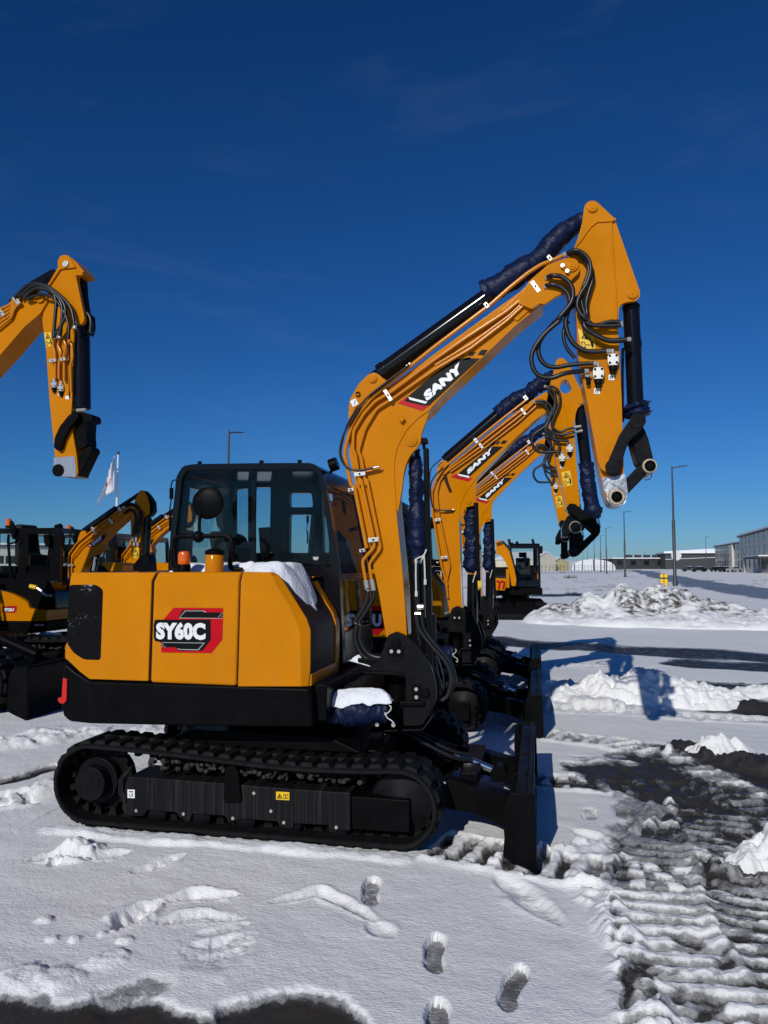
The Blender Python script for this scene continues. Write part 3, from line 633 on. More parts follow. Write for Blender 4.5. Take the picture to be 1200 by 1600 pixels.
def make_boom(root):
    B0, B1 = 5.05, 5.29; YC = 5.17
    ear = T('a', (150,440),(160,380),(240,240),(330,150),(380,130),(430,148),(470,185))
    M = [(618,1032),(603,993),(592,927),(582.5,882),(556,760),(546,712)] + T('a', (150,760),(150,600),(146,500)) + [(604,606)] + [(680,552),(773.5,484),(822,449),(850,452),(849,474)] + [(806.5,508),(726,585),(689,620)] + T('a', (900,490),(800,562),(700,660),(635,770),(598,860),(580,960),(576,1100)) + [(616.5,745),(620,807),(627,873),(632,932),(636,995),(636,1030)]
    mb = MB(); mb.prism(PY(rnd(M, 2), B0), B0, B1); bo = mb.build('boom', YEL, root, bevel=.006, ang=25)
    # flange plates: top ear pair, lower ear pair, tip pair
    E1 = ear + [(604,594),(606,612),(590,622),(565,655),(550,690),(544,690)]
    E2 = T('a', (910,492),(870,600),(832,700),(822,790),(790,832),(720,920),(684,1000),(662,1100)) + [(628,765),(622,800),(618,790),(614,735),(618,700),(630,670),(655,648)]
    E3 = T('c', (770,262),(800,213),(960,72),(1110,16)) + T('d', (300,617),(345,625),(380,660),(396,715),(385,760),(300,842)) + T('c', (1120,300),(1030,348),(925,416),(900,402),(820,452),(700,400))
    for nm, E, t0, t1 in (('cylinder_lug', E1, B0+.004, B0+.045), ('cylinder_lug', E1, B1-.045, B1-.004), ('boom_cylinder_lug', E2, B0+.008, B0+.05), ('boom_cylinder_lug', E2, B1-.05, B1-.008), ('boom_tip_plate', E3, B0-.045, B0-.005), ('boom_tip_plate', E3, B1+.01, B1+.045)):
        mb = MB(); mb.prism(PY(rnd(E, 2.5), t0), t0, t1); mb.build(nm, YEL, bo, bevel=.004)
    mb = MB(); mb.prism(PY(T('c', (770,262),(820,452),(700,560),(560,470)), B0), B0-.012, B0-.001); mb.build('tip_gusset', YEL, bo, bevel=.008)
    # pins
    for nm, px, Y, r in (('boom_pin', T('a', (375,190))[0], B0+.004, .032), ('boom_pin', T('a', (738,770))[0], B0+.008, .042), ('boom_pin', T('d', (318,690))[0], B0-.045, .045)):
        mb = MB(); pin(mb, px, Y+.002, r, .014, 28); pin(mb, px, Y-.012, r*.62, .006, 24); pin(mb, px, Y-.018, r*.2, .004, 12); mb.build(nm, YEL, bo, bevel=.003)
    mb = MB(); mb.prism(PY(T('d', (212,706),(222,700),(300,762),(296,780)), B0-.045), B0-.062, B0-.0455); kp = mb.build('pin_keeper', YEL, bo, bevel=.002)
    for p in T('d', (234,698),(277,748)):
        mb = MB(); pin(mb, p, B0-.05, .015, .02, 6); mb.build('keeper_bolt', ZINC, kp)
    mb = MB(); mb.prism(PY(T('a', (620,575),(652,548),(685,575),(652,612)), B0), B0-.035, B0-.001); mb.build('boom_boss', YEL, bo, bevel=.006)
    mb = MB(); c = T('a', (235,335))[0]; mb.tube([onY(*p, B0-.004) for p in circ(c, 3.2, 14, 200, 520)], .004, 6); mb.build('lifting_hole_mark', VBLK, bo)
    lb = MB(); lb.prism(PY(T('a', (163,402),(213,375),(242,425),(192,458)), B0), B0-.004, B0-.0005); lb = lb.build('lifting_label', WHT, bo, smooth=False)
    mb = MB(); mb.tube(spl([onY(*p, B0-.005) for p in T('a', (200,395),(212,398),(210,412),(200,412),(205,425),(196,435))], 4), .0016, 6); mb.build('label_symbol', VBLK, lb)
    # badge
    blk = T('a', (640,395),(1080,40)) + T('c', (180,868),(240,835),(350,870),(380,872)) + T('a', (905,440))
    blk = T('a', (628,412),(705,358)) + T('c', (0,1000),(178,880),(290,870),(382,875)) + T('a', (905,442),(840,490))
    checks = [T('c', (195,858),(222,832),(258,826),(232,858)), T('c', (276,850),(305,820),(348,818),(318,852)), T('c', (362,842),(395,800),(450,800),(415,848)), T('c', (232,892),(262,866),(300,862),(300,882)) ]
    boom_badge(blk, B0, bo, checks, T('a', (708,362),(888,408),(870,426),(722,388)), T('a', (608,420),(690,362),(706,360),(672,398),(690,408),(862,447),(905,438),(840,492)), ((667,627.5),(724.5,578.5),(660.5,614.5)))
    # steel lines
    Yp = B0-.026
    P3 = [(884,397)] + T('c', (1000,38),(905,72),(790,145),(640,265),(470,415)) + [(680,541)] + T('a', (490,262),(360,372),(250,505),(172,640),(118,835),(112,905),(172,1190)) + T('b', (205,130),(320,700))
    P4 = T('c', (945,192),(860,245),(790,320),(600,478),(250,705),(0,880)) + T('a', (540,320),(400,400),(290,520),(195,680),(188,850),(215,910),(255,1200)) + T('b', (262,40),(385,610),(390,690),(282,810),(282,850),(312,1020))
    P5 = T('c', (932,262),(850,330),(620,545),(300,790),(0,965)) + T('a', (570,372),(410,475),(300,660),(240,870),(268,930),(312,1200)) + T('b', (318,40),(432,600),(450,700),(345,840),(345,880),(368,1015))
    P6 = T('c', (850,300),(640,500),(310,745),(0,930)) + T('a', (520,355),(420,420))
    for P, r in ((P3,.0145),(P4,.0125),(P5,.011)): rpipe('hydraulic_pipe', P, Yp, r, YPIPE, bo)
    rpipe('hydraulic_pipe', P6[:4], Yp, .009, YPIPE, bo)
    rpipe('lube_pipe', T('a', (290,392),(205,465),(170,550),(140,605)), B0-.012, .006, YPIPE, bo)
    pipe('signal_hose', T('a', (710,65),(600,150),(480,240),(300,390),(180,580),(108,700),(68,850),(85,960),(150,1030),(250,1048),(350,1032),(380,1026)), B0-.055, .0075, HOSE, bo, sm=1)
    pipe('signal_hose', T('a', (640,120),(480,255),(290,400),(150,590),(95,760),(75,900),(120,1010)), B0-.045, .006, HOSE, bo, sm=1)
    rpipe('hose_fitting', T('a', (350,1032),(435,1015)), B0-.05, .009, ZINC, bo); rpipe('hose_fitting', T('a', (310,1060),(470,1040)), B0-.012, .007, YPIPE, bo)
    for px, a, w, h in ((T('a', (525,355))[0], 57, 20, 6), (T('a', (262,1088))[0], -8, 18, 6.5), (T('b', (390,622))[0], -6, 17, 7), (T('b', (180,155))[0], -12, 9, 5), (T('b', (285,722))[0], -12, 9, 5), (T('c', (855,275))[0], 54, 20, 7), (T('c', (440,432))[0], 50, 9, 6), (T('c', (975,32))[0], 50, 9, 6), (T('a', (715,70))[0], -40, 8, 3)):
        clamp(px, a, w, h, Yp+.012, bo)
    for px in (T('b', (318,1055))[0], T('b', (375,1048))[0]):
        c = onY(*px, Yp); mb = MB(); mb.tube([c+Vector((-.008,0,.04)), c+Vector((.006,0,-.035))], .017, 10); mb.build('hose_fitting', ZINC, bo)
    for off, P in enumerate((T('b', (322,1075),(325,1150),(290,1250),(200,1400)) + T('g', (30,60),(18,140),(40,215),(90,275),(165,288)), T('b', (380,1070),(385,1140),(340,1240),(240,1400)) + T('g', (55,70),(48,150),(75,215),(120,258),(200,275)))):
        pipe('hydraulic_hose', P, Yp+.01*off, .017, HOSE, bo, sm=1, n=10)
    mb = MB(); a, b = onY(*T('c', (935,258))[0], Yp), onY(*T('c', (965,185))[0], Yp)
    # arm (dipper) cylinder with wrapped rod
    a, b, c = onY(*T('a', (375,190))[0], YC), onY(762, 458, YC), onY(921, 325, YC)
    a2 = onY(594, 585, YC); b2 = onY(766, 462, YC); c = onY(918, 336, YC)
    mb = MB(); mb.tube([a2, b2], .066, 32); mb.tube([a2, a2.lerp(b2, .06)], .072, 32); mb.tube([a, a2.lerp(b2, .1)], .045, 16); ac = mb.build('arm_cylinder', GLB, root, bevel=.004)
    mb = MB(); n = Vector((.42, 0, .9)).normalized()
    mb.tube([a2+n*.062+Vector((0,-.03,0)), a2.lerp(b2, .12)+n*.082+Vector((0,-.03,0)), a2.lerp(b2, .95)+n*.082+Vector((0,-.03,0))], .011, 8); mb.build('cylinder_line', GLB, ac)
    mb = MB(); mb.tube([b2, c], .036, 16); mb.build('cylinder_rod', CHR, ac)
    W = T('c', (408,318),(560,228),(760,95)) + T('d', (100,500),(290,330),(425,235))
    sleeve('tarpaulin_sleeve', [onY(*p, YC) for p in T('c', (408,318),(560,248),(740,125),(880,40)) + T('d', (150,470),(300,345),(430,255))], [.082,.086,.082,.078,.074,.066,.05], ac, amp=.012, seed=1, root=root)
    # boom lift cylinder, wrapped, with guard bar and ropes
    yb = YC
    a, b = onY(645, 690, yb), onY(657, 1075, yb)
    mb = MB(); mb.tube([a.lerp(b, .50), b], .052, 24); mb.tube([a.lerp(b, .80), a.lerp(b, .86)], .062, 24); bc = mb.build('boom_cylinder', GLB, root, bevel=.004)
    mb = MB(); mb.tube([a, a.lerp(b, .5)], .034, 16); mb.build('cylinder_rod', CHR, bc)
    sleeve('tarpaulin_sleeve', [onY(*p, yb) for p in T('a', (780,850),(775,950),(775,1050),(785,1190)) + T('b', (782,230),(795,330),(790,480),(795,620),(800,720),(790,810))], [.030,.042,.048,.050,.048,.062,.066,.068,.056,.042], bc, amp=.014, seed=2, root=root)
    mb = MB(); g0, g1 = onY(663, 700, yb-.10), onY(670, 1050, yb-.10)
    mb.prism(PY([(661,700),(669,700),(676,1055),(667,1055)], yb-.10), yb-.10, yb-.05); gd = mb.build('cylinder_guard', BLK, root, bevel=.006)
    mb = MB(); mb.prism(PY(T('a', (830,745),(880,745),(885,790),(830,800)), yb-.10), yb-.11, yb-.03); mb.tube([onY(*T('a', (850,790))[0], yb-.08), onY(*T('a', (858,850))[0], yb-.08)], .012, 8); mb.build('guard_bracket', BLK, gd, bevel=.004)
    mb = MB(); K = yb-.13
    mb.tube(spl(line3(T('b', (878,710),(862,750),(840,775),(800,790),(770,812)), K), 4), .0055, 6); mb.tube(line3(T('b', (780,810),(778,950),(782,1120)), K), .0055, 6); mb.tube(line3(T('b', (855,760),(862,880),(866,1010)), K), .0055, 6); mb.tube(line3(T('b', (850,775),(830,815)), K), .005, 6)
    for p in T('b', (783,1130),(867,1020)): mb.tube([onY(*p, K)+Vector((0,0,.02)), onY(*p, K)-Vector((0,0,.015))], .010, 6)
    mb.build('tie_rope', ROPE, bc)
    for p in T('b', (822,1250),(800,1318)):
        mb = MB(); c = onY(*p, yb-.05); mb.tube([c+Vector((-.02,0,0)), c+Vector((.02,0,0))], .02, 10); mb.build('hose_fitting', ZINC, bc)
    for k, P in enumerate((T('g', (400,0),(420,90),(500,200),(580,290),(620,390),(600,500),(560,540)), T('g', (430,0),(450,90),(520,190),(600,280),(640,400),(610,510)), T('g', (470,20),(490,300),(545,420),(540,500)), T('g', (510,0),(512,240),(530,380),(560,470)))):
        pipe('hydraulic_hose', P, 5.02+.05*k, .017, HOSE, bo, sm=1, n=10)
    # swing post
    SP = T('g', (205,175),(225,130),(275,108),(340,138),(420,200),(490,320),(525,440),(526,540),(490,612),(440,692),(345,698),(318,690),(320,560),(335,540),(335,400),(322,376),(290,362),(75,352),(110,325),(165,290),(190,230))
    sp = None
    for y in (4.955, 5.335):
        mb = MB(); mb.prism(PY(rnd(SP, 3), 4.955), y, y+.05)
        if sp is None: sp = mb.build('swing_post', BLKM, root, bevel=.006)
        else: mb.build('swing_post_plate', BLKM, sp, bevel=.006)
    mb = MB(); mb.prism(PY(T('g', (330,560),(480,560),(440,690),(325,690)), 4.955), 5.006, 5.334); mb.prism(PY(T('g', (300,540),(455,540),(455,572),(300,572)), 4.955), 4.93, 5.36); mb.prism(PY(T('g', (120,712),(450,705),(450,725),(120,730)), 4.955), 4.90, 5.40)
    mb.prism(PY(T('g', (75,352),(290,360),(330,380),(330,400),(300,385),(75,372)), 4.955), 4.93, 5.006)
    c = onY(*T('g', (300,600))[0], 5.17); mb.tube([Vector((c.x-.02, 5.17, .62)), Vector((c.x-.02, 5.17, 1.13))], .085, 24)
    mb.box(-1.20, c.x+.05, 5.0, 5.34, .70, .78); mb.box(-1.20, c.x+.05, 5.0, 5.34, 1.0, 1.08)
    mb.build('swing_bracket', BLK, sp, bevel=.008)
    for p, r in ((T('g', (275,180))[0], .032), (T('g', (457,490))[0], .032)):
        mb = MB(); pin(mb, p, 4.957, r, .02, 24); pin(mb, p, 4.938, r*.7, .008, 24); mb.build('post_pin', BLK, sp, bevel=.003)
    for pp in (T('g', (248,230),(294,231)), T('g', (403,466),(404,516))):
        mb = MB(); q = [onY(*p, 4.955) for p in pp]; d = (q[1]-q[0]).normalized()*.03; n = Vector((-d.z, 0, d.x))
        mb.prism([(v.x, v.z) for v in (q[0]-d-n, q[1]+d-n, q[1]+d+n, q[0]-d+n)], 4.945, 4.9545); kp = mb.build('pin_keeper', BLK, sp, bevel=.002)
        for p in pp:
            mb = MB(); pin(mb, p, 4.946, .013, .014, 6); mb.build('keeper_bolt', ZINC, kp)
    # swing cylinder under a tarpaulin with snow on it
    P = [onY(*p, 4.80) for p in T('g', (-150,606),(-60,610),(60,606),(170,602),(230,596))]
    mb = MB(); mb.tube([P[0], P[-1]], .045, 20); sc = mb.build('swing_cylinder', BLK, root)
    sleeve('tarpaulin_sleeve', P, [.075,.085,.088,.078,.05], sc, amp=.022, sc=24, seed=5, root=root)
    mb = MB(); mb.tube(spl(line3(T('g', (205,628),(235,605),(245,580),(232,568)), 4.74), 4), .004, 6); mb.tube(spl(line3(T('g', (205,612),(220,645),(245,662),(262,680)), 4.74), 4), .004, 6); mb.build('tie_rope', ROPE, sc)
    for p in T('g', (160,685),(262,688)):
        mb = MB(); pin(mb, p, 4.82, .014, .02, 8); mb.build('cylinder_bolt', ZINC, sc)
    return bo

def make_arm(root):
    A0, A1 = 5.045, 5.295
    box = T('d', (340,530),(480,335),(560,272),(690,266),(725,700),(742,1190)) + [(966,520),(971.5,620),(972.8,672),(975,739),(976,742),(980,766),(978,777),(970,787),(962,790),(951,785),(944,770),(934,720),(916,620),(902.5,553),(901,500)] + T('d', (350,1040),(290,930),(240,830),(235,720),(270,620))
    box = rnd(box, 2)
    mb = MB(); mb.prism(PY(box, A0), A0, A1); ar = mb.build('dipper_arm', YEL, root, bevel=.006, ang=25)
    lug = T('d', (340,530),(380,425),(415,300),(430,200),(436,140),(455,105),(485,84),(520,80),(550,87),(582,115),(725,250),(700,275),(560,282),(500,330),(400,470))
    tri = T('d', (700,272),(725,262),(960,935),(960,965),(950,990),(920,1020),(870,1026),(820,1035),(785,1052),(762,1085),(755,1200)) + [(965,560),(962,500)] + T('d', (720,1100),(700,600))
    for nm, E, t0, t1 in (('arm_cylinder_lug', lug, A0-.010, A0+.03), ('arm_cylinder_lug', lug, A1-.03, A1+.010), ('bucket_cylinder_lug', tri, A0+.012, A0+.045), ('bucket_cylinder_lug', tri, A1-.045, A1-.012)):
        mb = MB(); mb.prism(PY(rnd(E, 2.5), t0), t0, t1); mb.build(nm, YEL, ar, bevel=.004)
    mb = MB(); mb.prism(PY(T('d', (690,268),(730,244),(735,262),(712,276)), A0), A0-.012, A0+.2); mb.build('lug_bridge', YEL, ar, bevel=.003)
    rpipe('weld_bead', T('d', (352,528),(480,345),(540,290),(600,272),(690,266)), A0-.002, .006, YEL, ar); rpipe('weld_bead', T('d', (690,275),(705,600),(738,1000),(742,1195)), A0+.001, .006, YEL, ar)
    rpipe('weld_bead', T('d', (485,345),(468,400),(475,560),(505,680),(520,800),(520,930),(490,1080)), A0+.003, .004, YEL, ar)
    rpipe('weld_bead', T('f', (130,0),(240,460),(420,690),(300,990)), A0+.003, .0045, YEL, ar)
    for p, Y, r in ((T('d', (514,150))[0], A0-.010, .034), (T('d', (888,955))[0], A0+.012, .036)):
        mb = MB(); pin(mb, p, Y+.002, r, .014, 28); pin(mb, p, Y-.012, r*.7, .004, 24); pin(mb, p, Y-.016, r*.15, .006, 8); mb.build('arm_pin', YEL, ar, bevel=.003)
    warn_label('warning_label', T('e', (452,182),(578,242),(603,352),(480,362)), A0, ar)
    for c in ((T('e', (738,600))[0]), (T('e', (615,716))[0])):
        mb = MB(); mb.prism(PY([(c[0]-4.6,c[1]-4.2),(c[0]+4.6,c[1]-4.2),(c[0]+4.6,c[1]+4.2),(c[0]-4.6,c[1]+4.2)], A0), A0-.003, A0-.0005); lb = mb.build('valve_label', WHT, ar, smooth=False)
        mb = MB(); o = [(c[0]-2.5,c[1]-2),(c[0]+2.5,c[1]-2),(c[0]+1.5,c[1]+2),(c[0]-2.5,c[1]+2)]; i = [(c[0]+(p[0]-c[0])*.6, c[1]+(p[1]-c[1])*.6) for p in o]
        mb.prism(PY(o, A0), A0-.0045, A0-.0032, holes=[PY(i, A0)]); mb.build('label_symbol', VBLK, lb, smooth=False)
    valve(T('e', (746,412))[0], A0, ar); valve(T('e', (622,527))[0], A0, ar)
    c = onY(*T('e', (540,600))[0], A0-.03); mb = MB(); mb.tube([c+Vector((0,0,.05)), c+Vector((0,0,.0))], .010, 8); mb.tube([c+Vector((-.02,0,.012)), c+Vector((.02,0,.012))], .008, 8); tv = mb.build('tee_fitting', ZINC, ar)
    mb = MB(); mb.tube([c, c-Vector((0,0,.045))], .014, 10); mb.build('fitting_cap', BLKM, tv)
    # hoses
    Hs = [
     (.0135, ((*T('d', (272,575))[0],4.99),)+tuple((*p,4.97) for p in T('d', (350,545),(425,572),(482,640),(497,740),(460,860),(400,960),(370,1050),(395,1130),(450,1190)))+tuple((*p,4.99) for p in T('e', (480,80),(560,150),(700,158),(822,156)))),
     (.0135, ((*T('d', (280,592))[0],5.0),)+tuple((*p,5.0) for p in T('d', (350,560),(412,592),(466,665),(474,760),(432,880),(408,970),(418,1060),(445,1150)))+tuple((*p,5.0) for p in T('e', (505,60),(580,150),(690,132),(740,122),(815,130)))),
     (.0175, tuple((*p,5.01) for p in T('d', (300,560),(390,575),(460,650),(505,740),(512,830),(488,910),(455,1040),(462,1150)))+tuple((*p,4.985) for p in T('e', (505,160),(600,235),(720,285),(870,277)))),
     (.0155, ((*T('d', (90,800))[0],5.0),)+tuple((*p,4.96) for p in T('d', (140,784),(225,795),(300,855),(332,940),(310,1045),(200,1180)))+tuple((*p,4.97) for p in T('e', (300,110),(165,230),(70,370),(60,480),(110,575),(220,603),(350,562)))+((*T('e', (505,543))[0],5.0),)),
     (.0155, ((*T('d', (75,882))[0],5.0),)+tuple((*p,4.98) for p in T('d', (130,868),(205,885),(270,935),(300,1005),(285,1085),(180,1205)))+tuple((*p,5.0) for p in T('e', (235,150),(130,290),(118,400),(170,485),(265,512),(400,490)))+((*T('e', (585,478))[0],5.0),)),
     (.0165, tuple((*p,5.02) for p in T('d', (380,980),(340,1060)))+tuple((*p,5.0) for p in T('e', (375,20),(348,140),(385,265),(455,342),(550,378)))+((*T('e', (695,375))[0],5.0),)),
     (.0125, tuple((*p,5.04) for p in T('e', (372,120),(338,180),(330,260),(360,350),(425,432)))),
    ]
    for r, P in Hs: pipe('hydraulic_hose', P, 5, r, HOSE, ar, sm=1, n=10)
    for A, B, r in ((T('d', (235,592))[0], T('d', (285,572))[0], .016), (T('c', (935,190))[0], T('c', (970,180))[0], .015), (T('c', (925,265))[0], T('c', (955,258))[0], .015), (T('e', (800,156))[0], T('e', (835,154))[0], .014), (T('e', (795,128))[0], T('e', (832,132))[0], .012), (T('e', (840,278))[0], T('e', (905,274))[0], .016), (T('e', (690,374))[0], T('e', (742,374))[0], .015), (T('e', (560,478))[0], T('e', (615,480))[0], .015), (T('e', (490,543))[0], T('e', (545,545))[0], .015)):
        mb = MB(); mb.tube([onY(*A, 5.0), onY(*B, 5.0)], r, 8); mb.build('hose_fitting', ZINC, ar)
    rpipe('hydraulic_pipe', T('e', (835,350),(832,600),(835,980)), 5.17, .009, GLB, ar)
    # bucket cylinder
    a, b = onY(987.5, 459, 5.17), onY(996, 655, 5.17); a2 = onY(986, 476, 5.17); b1 = onY(993, 636, 5.17)
    mb = MB(); mb.tube([a2, b1], .053, 32); mb.tube([a2-Vector((0,0,.01)), a2.lerp(b1, .05)], .058, 32); mb.tube([a, a2.lerp(b1, .06)], .035, 12); mb.tube([a2.lerp(b1, .36), a2.lerp(b1, .44)], .058, 28); bc = mb.build('bucket_cylinder', GLB, root, bevel=.004)
    mb = MB(); q = Vector((-.02, -.055, 0)); mb.tube([a2.lerp(b1, .10)+q, a2.lerp(b1, .38)+q], .009, 8); mb.build('cylinder_line', GLB, bc)
    mb = MB(); mb.tube([b1, b], .028, 16); mb.build('cylinder_rod', CHR, bc)
    sleeve('tarpaulin_sleeve', [onY(*p, 5.17) for p in T('f', (720,75),(735,130),(750,170),(760,225),(765,260))], [.060,.098,.086,.094,.06], bc, amp=.03, sc=22, seed=9, root=root)
    # linkage
    LK = T('f', (700,250),(620,360),(540,480),(440,720),(388,830),(375,900),(410,968),(480,992),(548,965),(572,900),(590,770),(625,650),(672,552),(832,402),(866,330),(866,270),(840,218),(780,193),(715,222))
    lk = None
    for y in (4.985, 5.315):
        mb = MB(); mb.prism(PY(rnd(LK, 3), 4.985), y, y+.04)
        lk = mb.build('guide_link', BLKM, root, bevel=.006) if lk is None else lk
        if y > 5.1: mb.build('guide_link_plate', BLKM, lk, bevel=.006)
    for p in T('f', (465,880),(770,300)):
        mb = MB(); pin(mb, p, 4.986, .05, .008, 28); pin(mb, p, 4.979, .012, .006, 8); mb.build('link_pin', BLKM, lk, bevel=.003)
    mb = MB(); pin(mb, T('f', (380,860))[0], 5.04, .045, .05, 24); mb.build('link_boss', YEL, lk, bevel=.003)
    BL = T('f', (690,520),(820,380),(850,385),(905,520),(965,760),(955,800),(880,850),(800,840),(770,800))
    mb = MB(); mb.prism(PY(rnd(BL, 3), 5.06), 5.06, 5.28); hl = mb.build('bucket_link', BLKM, root, bevel=.006)
    mb = MB(); mb.prism(PY(T('f', (640,1010),(775,868),(840,830),(930,930),(880,975),(652,1210),(615,1170)), 5.07), 5.07, 5.27); mb.build('bucket_link_arm', BLKM, hl, bevel=.008)
    for c, r in ((T('f', (925,862))[0], .046),):
        q = onY(*c, 5.0); mb = MB(); mb.tube([Vector((q.x, 5.0, q.z)), Vector((q.x, 5.32, q.z))], r, 32); rg = mb.build('link_boss_ring', BRASS, hl, bevel=.004)
        mb = MB(); mb.lathe([(.034,-.001),(.034,.010),(.026,.014),(.02,.006),(.008,.006),(.008,.014)], Matrix.Translation(Vector((q.x, 5.0, q.z))) @ Matrix.Rotation(R(90), 4, 'X'), 28); mb.build('boss_cap', BLK, rg)
    q = onY(*T('f', (513,1245))[0], 5.0); mb = MB(); mb.tube([Vector((q.x, 5.02, q.z)), Vector((q.x, 5.33, q.z))], .052, 32); rg = mb.build('bucket_pin_ring', BRASS, ar, bevel=.004)
    mb = MB(); mb.lathe([(.034,-.001),(.034,.010),(.026,.014),(.02,.006),(.008,.006),(.008,.014)], Matrix.Translation(Vector((q.x, 5.02, q.z))) @ Matrix.Rotation(R(90), 4, 'X'), 28); mb.build('boss_cap', BLK, rg)
    pipe('tie_wire', T('f', (940,950),(945,990),(920,1030),(860,1040)), 5.02, .003, HOSE, hl, sm=1)
    # silver wrapping round the arm end
    wr = T('f', (325,1012),(400,1000),(480,994),(608,962),(628,1060),(642,1180),(638,1215)) + [(p[0], p[1]) for p in circ(T('f', (513,1245))[0], 15.8, 22, -15, 190)] + T('f', (350,1185),(335,1090))
    mb = MB(); hole = circ(T('f', (515,1245))[0], 12, 20)
    mb.prism(PY(rnd(wr, 1.5), A0), A0-.012, A1+.012, holes=[PY(hole, A0)]); w = mb.build('protective_wrap', FOIL, ar, ang=20)
    bm = bmesh.new(); bm.from_mesh(w.data); bmesh.ops.triangulate(bm, faces=bm.faces); bmesh.ops.subdivide_edges(bm, edges=bm.edges, cuts=3, use_grid_fill=True); bm.to_mesh(w.data); bm.free(); crumple(w, .0035, 13, 3)
    pipe('wrap_fold', T('f', (440,1085),(500,1110),(560,1150),(620,1200),(640,1240),(560,1345),(480,1355),(420,1310),(405,1230),(420,1180)), A0-.014, .004, FOIL, w, sm=1)
    return ar
# ================================================================== the other excavators
def kids(o): return [x for x in bpy.data.objects if x.parent == o]
def base(n): return n.split('.')[0]
def copy_machine(src, name, label, loc, rz, group, skip=(), skip_sub=()):
    r = src.copy(); COL.objects.link(r); r.name = name; r.location = loc; r.rotation_euler = (0,0,rz)
    for k in ('label', 'group'): r[k] = label if k == 'label' else group
    def rec(o, par):
        for ch in kids(o):
            if base(ch.name) in skip or base(ch.name) in skip_sub: continue
            c = ch.copy(); COL.objects.link(c); c.parent = par; rec(ch, c)
    rec(src, r); return r
def off(pts, dx, dy): return [(p[0]+dx, p[1]+dy) for p in pts]

